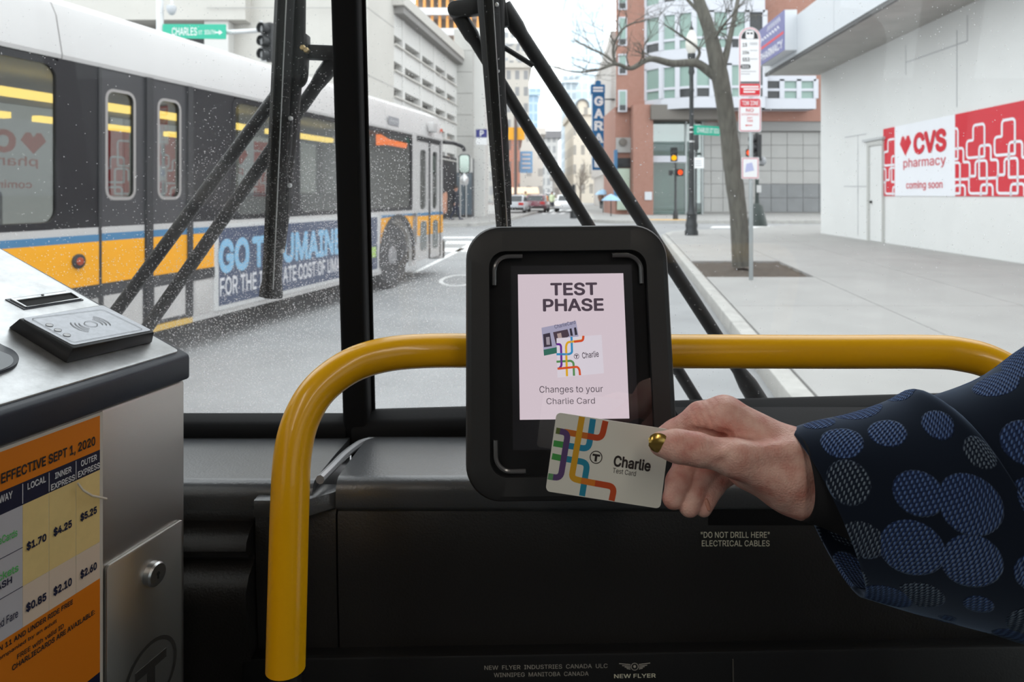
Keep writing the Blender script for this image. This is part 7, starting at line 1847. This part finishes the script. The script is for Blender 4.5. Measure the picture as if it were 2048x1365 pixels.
# grey stone wall, panels
grey1 = M('stone_grey', (0.36, 0.355, 0.345), 0.8, var=0.06, vscale=0.9); grey2 = M('stone_dark_grey', (0.205, 0.21, 0.215), 0.8, var=0.10, vscale=2)
m = MB(); m.box3(xb(1408), 34, YB + 0.3, YB + 6, 0.15, 6.9); m.build('stone_backing', M('joint_grey', (0.36, 0.35, 0.34), 0.9), bk)
px_c = [1409, 1424, 1448, 1482, 1513, 1545, 1577, 1609, 1641, 1673, 1705]
py_r = [425, 396, 368, 342, 316, 290, 264]
for i in range(len(px_c) - 1):
    for j in range(len(py_r) - 1):
        dark = j < 2 and px_c[i] >= 1505
        m = MB(); m.box3(xb(px_c[i]) + 0.015, xb(px_c[i + 1]) - 0.015, YB + 0.22, YB + 0.3, zb(py_r[j]) + 0.015, zb(py_r[j + 1]) - 0.015); m.build('stone_panel', grey2 if dark else grey1, bk)
m = MB(); m.box3(xb(1440), 34, YB + 0.0, YB + 0.5, zb(262), zb(243)); m.build('stone_lintel', M('lintel_grey', (0.26, 0.255, 0.25), 0.8), bk)
m = MB(); m.box3(xb(1415), 34, YB - 0.1, YB + 0.4, zb(243), zb(205)); m.build('brick_band', brick, bk)
# corner windows on the narrow brick side
for (y0, y1) in ((-20, 20), (34, 92), (108, 150), (180, 224)):
    m = MB(); m.box3(xb(1236), xb(1254), YB - 0.05, YB + 0.1, zb(y1), zb(y0)); w = m.build('window', bay_w, bk)
    m = MB(); m.box3(xb(1239), xb(1251), YB - 0.08, YB - 0.05, zb(y1 - 14), zb(y0 + 3)); m.build('pane', win_g, w)
    m = MB(); m.box3(xb(1239), xb(1251), YB - 0.08, YB - 0.05, zb(y1 - 3), zb(y1 - 13)); m.build('pane', win_d, w)
m = MB(); m.box3(xb(1233), xb(1262), YB + 0.1, YB + 0.32, zb(305), zb(275)); m.build('vent_panel', grey1, bk)
m = MB(); m.lathe((xb(1246), YB + 0.1, zb(284)), [(0.26, 0), (0.26, 0.12), (0.2, 0.14)], 14, (0, -1, 0)); m.build('vent_hood', soffit, bk)
m = MB(); m.box3(xb(1233), xb(1262), YB + 0.1, YB + 0.32, zb(335), zb(316)); m.build('dark_transom', win_d, bk)
m = MB(); m.box3(xb(1235), xb(1260), YB + 0.12, YB + 0.3, zb(420), zb(337)); m.build('side_door_pane', M('pale_pane', S(190, 206, 190), 0.2), bk)
m = MB(); m.box3(xb(1229), xb(1235), YB + 0.0, YB + 0.4, zb(400), zb(300)); m.build('blue_frame', M('blue_frame', S(60, 110, 150), 0.5), bk)
# bay facets: (x0, Y0) to (x1, Y1), number of columns
fac = [((xb(1258, 46.0), 46.0), (xb(1322, 44.0), 44.0), 2), ((xb(1322, 44.0), 44.0), (xb(1388, 43.0), 43.0), 2), ((xb(1388, 43.0), 43.0), (xb(1530, 43.0), 43.0), 4), ((xb(1530, 43.6), 43.6), (xb(1632, 43.6), 43.6), 3)]
ROWS = [(6.95, 7.65, 9.75), (9.95, 10.75, 13.1), (13.1, 13.85, 16.0)]
random.seed(2)
for fi, (p0, p1, nc) in enumerate(fac):
    A = V(p0[0], p0[1], 0); B = V(p1[0], p1[1], 0); l = (B - A).length
    ff = Fr(A, B - A, (0, 0, 1))
    rws = ROWS if fi < 3 else [(6.95, 7.62, 8.85)]
    m = MB(); m.prism(Fr(V(0, 0, 6.95), (1, 0, 0), (0, 1, 0)), [(p0[0], p0[1] + 0.1), (p1[0], p1[1] + 0.1), (p1[0], YB + 0.2), (p0[0], YB + 0.2)], 0, 0.25); m.build('bay_soffit', bay_w, bk)
    for (zs, zw0, zw1) in rws:
        m = MB(); m.box(ff, 0, l, zs, zw0, -0.5, 0.0); m.build('spandrel', bay_w, bk)
        zmid = zw0 + (0.62 if fi < 3 else 0.55)
        m = MB(); m.box(ff, 0, l, zw1 - 0.12, zw1 + 0.22, -0.5, 0.02); m.build('head_rail', bay_w, bk)
        m = MB(); m.box(ff, 0, l, zmid - 0.08, zmid + 0.08, -0.2, 0.0); m.build('mid_rail', bay_w, bk)
        for k_ in range(nc + 1):
            x_ = l * k_ / nc; m = MB(); m.box(ff, x_ - 0.15, x_ + 0.15, zw0, zw1, -0.2, 0.02); m.build('mullion', bay_w, bk)
        for k_ in range(nc):
            d_up = (fi == 2 and k_ == 3) or (fi == 3 and k_ == 0)
            m = MB(); m.box(ff, l * k_ / nc + 0.14, l * (k_ + 1) / nc - 0.14, zmid + 0.07, zw1 - 0.1, -0.15, -0.1); m.build('window_pane', win_d if d_up else win_g, bk)
            m = MB(); m.box(ff, l * k_ / nc + 0.14, l * (k_ + 1) / nc - 0.14, zw0, zmid - 0.07, -0.15, -0.1); m.build('window_pane', win_d if (d_up or (fi < 3 and random.random() < 0.6)) else win_g, bk)

# ================================================================== GARAGE SIGN AND RIBBED BUILDING
RD = V(0.063, 1, 0).normalized()
rb = thing('ribbed_building', 'pale concrete building with vertical ribs beside the blue blade sign', 'building', loc=(9, 68, 0))
RBF = Fr((5.13 + 0.063 * 90, 90, 0), -RD, (0, 0, 1))
rconc = M('ribbed_concrete', (0.50, 0.475, 0.45), 0.85)
m = MB(); m.box(RBF, 0, 32.8, 0, 14.5, -8, 0); m.build('wall', rconc, rb)
for i in range(26):
    m = MB(); m.box(RBF, i * 1.25, i * 1.25 + 0.5, 3.5, 14.5, 0, 0.35); m.build('rib', M('rib_pale', (0.60, 0.57, 0.545), 0.85), rb)
m = MB(); m.box(RBF, 0, 32.8, 14.5, 15.2, -8, 0.4); m.build('cornice', rconc, rb)
YG = 58.0
GGF = Fr((0, YG, 0), (1, 0, 0), (0, 0, 1))
gsn = thing('garage_sign', 'tall blue blade sign with white letters down the street', 'sign', loc=P(1196, 345, YG))
gblue = M('garage_sign_blue', S(22, 98, 150), 0.5)
x0, z0 = GGF.px(1185, 340); x1, z1 = GGF.px(1209, 187)
m = MB(); m.box(GGF, x0, x1, z0, z1, -0.4, 0.0); gb_ = m.build('board', gblue, gsn)
m = MB(); m.box(GGF, x0 - 0.05, x1 + 0.05, z0, z1, -0.3, -0.1); m.build('edge_trim', M('trim_pale', (0.6, 0.62, 0.64), 0.5), gsn)
xa, za = GGF.px(1182, 188); xc, zc = GGF.px(1210, 169)
m = MB(); m.prism(GGF, rrect(xa, xc, za, zc, 0.1), -0.45, 0.05); m.build('top_board', gblue, gsn)
m = MB(); xa2, za2 = GGF.px(1191, 170); xc2, zc2 = GGF.px(1202, 161); m.prism(GGF, rrect(xa2, xc2, za2, zc2, 0.18), -0.3, 0.0); m.build('crown', gblue, gsn)
gw = M('garage_letter_white', (0.78, 0.78, 0.8), 0.5)
for i, ch in enumerate('GARAGE'):
    ya = 193 + i * 24.6
    a_, b_ = GGF.px(1188.5, ya + 19); c_, d_ = GGF.px(1206.5, ya)
    text(GGF, a_, c_, b_, d_, ch, gw, gb_, off=0.02, bold=0.05)
    if ch in 'AR':
        m = MB(); w6 = (c_ - a_)
        for q_ in (a_ + w6 * 0.15, c_ - w6 * 0.15): m.box(GGF, q_ - 0.14, q_ + 0.14, b_, b_ + 0.09, 0.0, 0.02)
        m.build('letter_serifs', gw, gb_)
m = MB()
for yy in (182, 176):
    a_, b_ = GGF.px(1186, yy); c_, d_ = GGF.px(1206, yy); m.box(GGF, a_, c_, b_ - 0.08, b_ + 0.08, 0.05, 0.07)
m.build('small_print', gw, gb_)
for zz_ in (5.2, 9.6):
    m = MB(); m.tube([(x1, YG + 0.2, zz_), (5.2 + 0.063 * YG + 0.3, YG + 0.2, zz_)], 0.06, 6); m.build('bracket', iron, gsn)

# ================================================================== FAR BUILDINGS (windows too small to pick apart)
def tower(name, label, px0, px1, ytop, Y, depth, mt, cap=None, extra=None, loc_z=0.0):
    x0, x1 = xb(px0, Y), xb(px1, Y); zt_ = EYE + (CY - ytop) / FPX * Y
    t = thing(name, label, 'building', loc=((x0 + x1) / 2, Y, 0))
    m = MB(); m.box3(x0, x1, Y, Y + depth, 0, zt_); m.build('tower_body', mt, t)
    m = MB(); m.box3(x0 - 0.004 * Y, x1 + 0.004 * Y, Y - 0.004 * Y, Y + depth, zt_ - 0.006 * Y, zt_ + 0.004 * Y); m.build('roof_cornice', cap or mt, t)
    return t, x0, x1, zt_
stone = S(206, 200, 192)
t, x0, x1, zt_ = tower('stone_tower', 'tall pale stone tower with close rows of windows at the far left of the street', 985, 1058, 128, 150, 18, grid_mat('facade_stone', S(204, 198, 190), S(150, 150, 152), 1.9, 3.6, 0.5, 0.45))
m = MB(); m.box3(x0, x1 - 3.2, 152, 166, zt_, zt_ + 7.5); m.build('upper_storeys', grid_mat('facade_stone2', S(212, 208, 202), S(168, 170, 174), 1.4, 3.2, 0.45, 0.4), t)
m = MB(); m.lathe((x1 - 2.4, 153, zt_), [(2.2, 0), (2.2, 4.0), (2.6, 4.6), (1.4, 5.6)], 14); m.build('corner_turret', grid_mat('facade_stone2', S(212, 208, 202), S(168, 170, 174), 1.4, 3.2, 0.45, 0.4), t, smooth=True)
tower('glass_tower', 'slim blue glass tower rising behind the pale stone tower', 1054, 1076, 183, 230, 20, grid_mat('facade_blue', S(182, 202, 216), S(156, 182, 202), 2.2, 3.2, 0.25, 0.25, 0.2))
tower('glass_tower', 'pale blue glass skyscraper filling the sky between the branches', 1142, 1208, -40, 260, 40, grid_mat('facade_pale_glass', S(222, 230, 236), S(198, 214, 224), 2.4, 3.4, 0.18, 0.22, 0.15))
tower('slab_tower', 'grey slab tower with a dark flat top closing the street', 1084, 1117, 268, 210, 20, grid_mat('facade_slab', S(202, 200, 198), S(160, 160, 162), 1.7, 3.3, 0.45, 0.35), cap=M('dark_cap', (0.25, 0.24, 0.25), 0.8))
tower('slab_tower', 'narrow pale tower in front of the glass skyscraper', 1129, 1152, 158, 240, 20, grid_mat('facade_narrow', S(206, 212, 216), S(168, 180, 188), 2.0, 3.4, 0.3, 0.3))
t, x0, x1, zt_ = tower('stone_building', 'ornate cream stone building with an arched roof near the blue blade sign', 1147, 1192, 222, 120, 20, grid_mat('facade_cream', S(222, 212, 196), S(166, 160, 152), 1.5, 3.4, 0.55, 0.5))
ar = Fr((0, 121, zt_), (1, 0, 0), (0, 0, 1)); xm = x0 + (x1 - x0) * 0.42
m = MB(); m.prism(ar, [(xm - 1.2, 0), (xm + 1.2, 0)] + [(xm + 1.0 * math.cos(a), 1.1 + 0.9 * math.sin(a)) for a in [math.pi * t_ / 10 for t_ in range(11)]], -3, 0); m.build('arched_gable', grid_mat('facade_cream', S(222, 212, 196), S(166, 160, 152), 1.5, 3.4, 0.55, 0.5), t)
m = MB(); m.stroke(ar, [(xm - 1.05, 0.4)] + [(xm - 1.05 * math.cos(a), 1.1 + 1.05 * math.sin(a)) for a in [math.pi * t_ / 10 for t_ in range(11)]] + [(xm + 1.05, 0.4)], 0.3, 0.0, 0.3); m.build('arch_band', M('slate_band', (0.18, 0.19, 0.2), 0.7), t)
tower('brick_tower', 'narrow red brick building behind the right hand wiper blade', 1004, 1040, 268, 92, 20, grid_mat('facade_brick', S(186, 130, 112), S(120, 104, 100), 1.6, 3.0, 0.6, 0.5))
tower('pale_building', 'pale plaster building with a blue banner beyond the brick one', 1040, 1086, 262, 118, 20, grid_mat('facade_plaster', S(216, 210, 202), S(176, 172, 168), 2.0, 3.0, 0.55, 0.55))
tower('low_building', 'low tan building closing the far end of the street', 1110, 1200, 352, 150, 10, grid_mat('facade_tan', S(196, 186, 178), S(150, 142, 138), 2.0, 3.0, 0.5, 0.5))
tower('stone_tower', 'pale office tower glimpsed behind the concrete stair tower', 946, 990, 60, 170, 20, grid_mat('facade_office', S(222, 220, 216), S(196, 196, 198), 2.6, 3.6, 0.5, 0.4))
# tower under construction: white slabs and orange columns
Yc = 110.0
ct = thing('unfinished_tower', 'unfinished tower of white floor slabs and orange columns above the garage', 'building', loc=(xb(905, Yc), Yc + 10, 0))
x0, x1 = xb(826, Yc), xb(962, Yc)
m = MB(); m.box3(x0, x1, Yc + 3, Yc + 20, 0, 45); m.build('core', M('unfinished_core', (0.30, 0.26, 0.23), 0.9), ct)
org = M('orange_column', S(226, 160, 90), 0.7); slab_w = M('slab_white', (0.66, 0.66, 0.67), 0.7)
for i in range(10):
    z_ = 14 + i * 3.3
    m = MB(); m.box3(x0, x1, Yc, Yc + 3, z_, z_ + 1.15); m.build('floor_slab', slab_w, ct)
    for k_ in range(9):
        xx = x0 + 0.5 + (x1 - x0 - 1) * k_ / 8
        m = MB(); m.box3(xx - 0.22, xx + 0.22, Yc + 0.6, Yc + 1.0, z_ + 1.15, z_ + 3.3); m.build('column', org, ct)
# banners and awning along the left sidewalk
bn = thing('orange_banner', 'orange street banner on a dark pole beyond the wiper blade', 'banner', loc=P(1032, 281, 70))
a_ = P(1014, 280, 70); b_ = P(1049, 255, 70)
m = MB(); m.box3(a_.x, b_.x, 69.9, 70, a_.z, b_.z); m.build('cloth', M('banner_orange', S(246, 176, 50), 0.6), bn)
m = MB(); q = P(1031, 400, 69.8); m.tube([(q.x, 69.8, 0.15), (q.x, 69.8, b_.z + 1.8)], 0.16, 8); m.build('pole', M('banner_pole', (0.14, 0.10, 0.09), 0.6), bn)
bn = thing('blue_banner', 'light blue banner hanging on the pale plaster building', 'banner', loc=P(1052, 346, 100))
a_ = P(1040, 346, 100); b_ = P(1065, 303, 100)
m = MB(); m.box3(a_.x, b_.x, 99.9, 100, a_.z, b_.z); o = m.build('cloth', M('banner_blue', S(138, 188, 232), 0.6), bn)
m = MB()
for i in range(4): m.box3(a_.x + 0.3, b_.x - 0.3, 99.85, 99.9, b_.z - 0.6 - i * 0.65, b_.z - 0.35 - i * 0.65)
m.build('print', sign_white, o)
aw_ = thing('shop_awning', 'orange lit shop awning with a white roof down the street', 'awning', loc=P(1048, 400, 84))
a_ = P(1021, 389, 84); b_ = P(1076, 377, 84)
m = MB(); m.add([(a_.x, 80, a_.z), (b_.x, 80, a_.z), (b_.x, 84, b_.z), (a_.x, 84, b_.z), (a_.x, 80, a_.z + .12), (b_.x, 80, a_.z + .12), (b_.x, 84, b_.z + .12), (a_.x, 84, b_.z + .12)], [(0, 3, 2, 1), (4, 5, 6, 7), (0, 1, 5, 4), (1, 2, 6, 5), (2, 3, 7, 6), (3, 0, 4, 7)])
m.build('awning_roof', M('awning_cream', S(236, 206, 176), 0.7), aw_)
m = MB(); m.box3(a_.x, b_.x - 0.9, 83.9, 84.2, 0.15, a_.z); m.build('shop_front', M('shop_orange', S(184, 110, 66), 0.7), aw_)
for i in range(4):
    xx = a_.x + 0.1 + i * (b_.x - a_.x - 0.2) / 3; m = MB(); m.tube([(xx, 80.1, 0.15), (xx, 80.1, a_.z)], 0.06, 6); m.build('awning_post', M('banner_pole', (0.14, 0.10, 0.09), 0.6), aw_)

# ================================================================== CARS
tyre = M('tyre', (0.02, 0.02, 0.02), 0.8); cglass = M('car_glass', (0.03, 0.035, 0.04), 0.08)
def car(label, px, py, col, group, heading=(0, -1), suv=False, lights=False, tail=False, nm='car'):
    g = ground_px(px, py); h = V(heading[0], heading[1], 0).normalized()
    c = thing(nm, label, 'car', loc=(g[0], g[1], 0), group=group)
    fr = Fr((g[0], g[1], 0), h, (0, 0, 1))                     # x forward, z sideways
    H = 1.75 if suv else 1.45; W_ = 0.9
    paintm = M('car_paint_%d_%d_%d' % col, S(*col), 0.25, coat=0.5)
    low = [(-2.25, 0.35), (-2.2, 0.95), (2.0, 0.9), (2.25, 0.7), (2.25, 0.35)]
    m = MB(); m.prism(fr, low, -W_, W_); m.build('body', paintm, c, bevel=0.06)
    cab = [(-2.1, 0.9), (-1.8, H - 0.05), (-1.4, H), (0.3, H), (0.5, H - 0.05), (1.15, 0.9)] if suv else [(-1.8, 0.9), (-1.2, H - 0.03), (-0.9, H), (0.2, H), (0.35, H - 0.03), (1.1, 0.9)]
    cab_in = [(x * 0.97, z - 0.07) for x, z in cab]
    m = MB(); m.prism(fr, cab, -W_ * 0.82, W_ * 0.82); m.build('roof', paintm, c, bevel=0.05)
    m = MB(); m.prism(fr, [(cab[0][0] + 0.2, 0.97), (cab[1][0] + 0.15, H - 0.16), (cab[4][0] - 0.05, H - 0.16), (cab[5][0] - 0.2, 0.97)], -W_ * 0.84, W_ * 0.84); m.build('side_glass', cglass, c)
    for i0, i1, nm2 in ((5, 4, 'windscreen'), (0, 1, 'rear_window')):
        a = Vector((cab[i0][0], cab[i0][1])); b_ = Vector((cab[i1][0], cab[i1][1])); d = (b_ - a); nrm = Vector((-d.y, d.x)).normalized() * 0.02
        if (i0 == 5) == (nrm.x < 0): nrm = -nrm
        p0 = a + d * 0.10 + nrm; p1 = a + d * 0.9 + nrm
        m = MB(); m.add([fr(p0.x, p0.y, -0.66), fr(p0.x, p0.y, 0.66), fr(p1.x, p1.y, 0.6), fr(p1.x, p1.y, -0.6)], [(0, 1, 2, 3)]); m.build(nm2, cglass, c)
    for x_ in (-1.4, 1.4):
        for s_ in (-1, 1):
            m = MB(); m.lathe(fr(x_, 0.33, s_ * 0.70), [(0.33, 0), (0.33, 0.2), (0.2, 0.22)], 14, fr.z * s_); m.build('wheel', tyre, c, smooth=True)
    for s_ in (-1, 1):
        m = MB(); m.box(fr, 2.2, 2.27, 0.62, 0.78, s_ * 0.62 - 0.2, s_ * 0.62 + 0.2); m.build('headlight', emitter('headlight', (1, 0.9, 0.75), 2.5) if lights else M('headlight_off', (0.6, 0.6, 0.6), 0.2), c)
        m = MB(); m.box(fr, -2.27, -2.2, 0.72, 0.9, s_ * 0.66 - 0.18, s_ * 0.66 + 0.18); m.build('tail_light', M('tail_red', S(190, 30, 30), 0.3), c)
    m = MB(); m.box(fr, -2.3, -2.15, 0.38, 0.55, -0.85, 0.85); m.build('bumper', tyre, c)
    return c
FWD = (0.14, 1)
car('white car with its lights on coming up the street', 1133, 424, (236, 238, 240), 'cars down the street', (-0.13, -1), lights=True)
car('dark red hatchback stopped at the far crosswalk', 1074, 425, (120, 60, 74), 'cars down the street', FWD)
car('silver car parked at the kerb by the wiper blade', 1032, 429, (190, 194, 200), 'cars down the street', FWD)
car('dark grey hatchback waiting ahead of the red one', 1094, 415, (70, 74, 84), 'cars down the street', FWD)
car('white van far down the street', 1101, 408.5, (232, 232, 234), 'cars down the street', FWD, suv=True)
car('grey car following the white car far back', 1131, 410, (150, 160, 168), 'cars down the street', (-0.13, -1), lights=True)
# orange traffic barrel
g = ground_px(1091, 419)
br_ = thing('traffic_barrel', 'orange traffic barrel standing in the street among the cars', 'barrel', loc=(g[0], g[1], 0))
m = MB(); m.lathe((g[0], g[1], 0), [(0.42, 0), (0.42, 0.08), (0.33, 0.1), (0.30, 0.5), (0.27, 0.9), (0.25, 1.3), (0.1, 1.36)], 14); m.build('drum', M('barrel_orange', S(240, 140, 40), 0.5), br_, smooth=True)
m = MB(); m.lathe((g[0], g[1], 0.55), [(0.31, 0), (0.295, 0.16)], 14); m.build('white_band', sign_white, br_)

# ================================================================== PEDESTRIANS
def walker(label, px, py, coat, legs, Z=0.15, stride=0.25, face=(0, -1), z_px=None):
    Yd = FPX * (EYE - Z) / (py - CY); x = (px - CX) / FPX * Yd
    t = thing('person', label, 'person', loc=(x, Yd, Z), group='pedestrians')
    f = V(face[0], face[1], 0).normalized(); s = V(0, 0, 1).cross(f)
    O = V(x, Yd, Z)
    def w(a, b_, c_): return tuple(O + f * a + s * b_ + V(0, 0, c_))
    def body(X):
        d = sd_cone(X, w(0.02, 0, 1.60), w(0.03, 0, 1.66), 0.095, 0.10)
        d = smin(d, sd_cone(X, w(0, 0, 1.38), w(0.01, 0, 1.55), 0.06, 0.05), 0.04)
        for sg in (-1, 1):
            d = smin(d, sd_cone(X, w(0.12 * sg + .05, 0.24 * sg, 0.86), w(0.14 * sg + .06, 0.24 * sg, 0.76), 0.042, 0.03), 0.02)
        return d
    def coatf(X):
        d = smin(sd_cone(X, w(0, 0, 0.85), w(0, 0, 1.28), 0.19, 0.19), sd_cone(X, w(0, -0.13, 1.36), w(0, 0.13, 1.36), 0.085, 0.085), 0.10)
        for sg in (-1, 1):
            d = smin(d, sd_cone(X, w(0, 0.20 * sg, 1.36), w(-0.03, 0.25 * sg, 1.10), 0.07, 0.055), 0.05)
            d = smin(d, sd_cone(X, w(-0.03, 0.25 * sg, 1.10), w(0.12 * sg + .04, 0.24 * sg, 0.88), 0.055, 0.045), 0.03)
        return d
    def legf(X):
        d = None
        for sg in (-1, 1):
            e = smin(sd_cone(X, w(0, 0.09 * sg, 0.86), w(stride * sg * 0.5 + 0.03, 0.09 * sg, 0.47), 0.10, 0.068), sd_cone(X, w(stride * sg * 0.5 + 0.03, 0.09 * sg, 0.47), w(stride * sg - 0.03, 0.09 * sg, 0.09), 0.065, 0.045), 0.03)
            e = smin(e, sd_cone(X, w(stride * sg - 0.05, 0.09 * sg, 0.045), w(stride * sg + 0.15, 0.1 * sg, 0.04), 0.045, 0.038), 0.03)
            d = e if d is None else smin(d, e, 0.03)
        return d
    B_ = lambda a, b_, c_, d_: ((O.x - a, O.y - a, Z + b_), (O.x + a, O.y + a, Z + c_), d_)
    sdf_obj('body', body, *B_(0.45, 0.6, 1.85, 0.028), M('walker_skin', S(190, 140, 120), 0.6), t)
    sdf_obj('coat', coatf, *B_(0.45, 0.55, 1.55, 0.03), M('coat_%d_%d_%d' % coat, S(*coat), 0.8), t)
    sdf_obj('trousers', legf, *B_(0.5, -0.03, 1.05, 0.03), M('trousers_%d_%d_%d' % legs, S(*legs), 0.8), t)
    hd = O + f * 0.01 + V(0, 0, 1.70)
    m = MB(); m.lathe(hd, [(0.115, -0.06), (0.118, 0.0), (0.09, 0.07), (0.02, 0.10)], 12); m.build('hair', M('walker_hair', (0.03, 0.022, 0.018), 0.7), t, smooth=True)
    return t
walker('person in dark clothes walking past the black hoarding', 911, 440, (40, 42, 52), (36, 40, 60), face=(1, 0.2))
walker('person in a lime safety vest standing among the cars', 1051, 420.5, (190, 214, 60), (60, 62, 66), Z=0.0, stride=0.08)
walker('person in a white coat on the sidewalk under the blue blade sign', 1219, 419.5, (232, 232, 236), (50, 54, 70), stride=0.18, face=(-0.3, -1))
walker('person in a brown coat on the sidewalk near the blue blade sign', 1202, 417.5, (120, 92, 78), (44, 44, 50), stride=0.2, face=(0.3, 1))
walker('person in a pale vest in the middle of the far street', 1104, 418, (214, 226, 190), (62, 60, 70), Z=0.0, stride=0.1)
# sidewalk parasols in pale blue and a small bare tree far down the street
for i, (px, py, Yd, lab) in enumerate(((1206, 380, 50, 'pale blue parasol over the far sidewalk, nearer the blade sign'), (1222, 390, 42, 'pale blue parasol over the far sidewalk, nearer the brick building'))):
    q = P(px, py, Yd); t = thing('parasol', lab, 'parasol', loc=(q.x, Yd, 0.15), group='sidewalk parasols')
    m = MB(); m.lathe((q.x, Yd, q.z - 0.35), [(0.6, 0), (0.58, 0.03), (0.33, 0.26), (0.02, 0.4)], 8); m.build('canopy', M('parasol_blue', S(158, 196, 226), 0.7), t)
    m = MB(); m.tube([(q.x, Yd, 0.15), (q.x, Yd, q.z)], 0.03, 6); m.build('pole', iron, t)
st = thing('street_tree', 'small leafless tree far down the street by the low tan building', 'tree', loc=P(1160, 420, 74))
st['label'] = 'small leafless tree far down the street below the blue blade sign'
g = P(1160, 414, 74); g.z = 0.15
bark2 = M('far_bark', (0.24, 0.20, 0.17), 0.9)
m = MB(); m.tube([g, g + V(0.05, 0, 1.6), g + V(0.0, 0, 3.2)], [0.13, 0.10, 0.06], 7); m.build('trunk', bark2, st, smooth=True)
tw = MB(); random.seed(33)
for i in range(14):
    twig(g + V(0, 0, 1.5 + 0.14 * i), Vector((random.uniform(-1, 1), random.uniform(-1, 1), random.uniform(.4, 1.2))), 0.05, random.uniform(1.0, 1.9), 2)
o = tw.build('twigs', bark2, st); o['kind'] = 'stuff'
g = P(1147, 437, 42); g.z = 0.0
bl = thing('bollard', 'dark iron bollard post at the far corner by the white car', 'bollard', loc=g)
m = MB(); m.lathe(g, [(0.22, 0), (0.22, 0.35), (0.12, 0.5), (0.10, 1.9), (0.12, 2.0), (0.04, 2.1)], 10); m.build('post', iron, bl, smooth=True)
m = MB(); m.lathe(g + V(0, 0, 0.35), [(0.23, 0), (0.23, 0.06)], 10); m.build('collar', iron, bl)

# ================================================================== CEILING LAMPS OF OUR OWN BUS
lamp_m = emitter('bus_ceiling_light', (1.0, 0.91, 0.80), 7.0)
for i, x_ in enumerate((-0.9, 0.35)):
    t = thing('ceiling_light', ('long ceiling light over the driver side of the aisle', 'long ceiling light over the door side of the aisle')[i], 'light', loc=(x_, -1.6, BZC - 0.06))
    m = MB(); m.box3(x_ - 0.11, x_ + 0.11, -1.75, -0.1, BZC - 0.03, BZC - 0.001); m.build('housing', inside_grey, t)
    m = MB(); m.box3(x_ - 0.09, x_ + 0.09, -1.7, -0.15, BZC - 0.05, BZC - 0.03); m.build('diffuser', lamp_m, t)
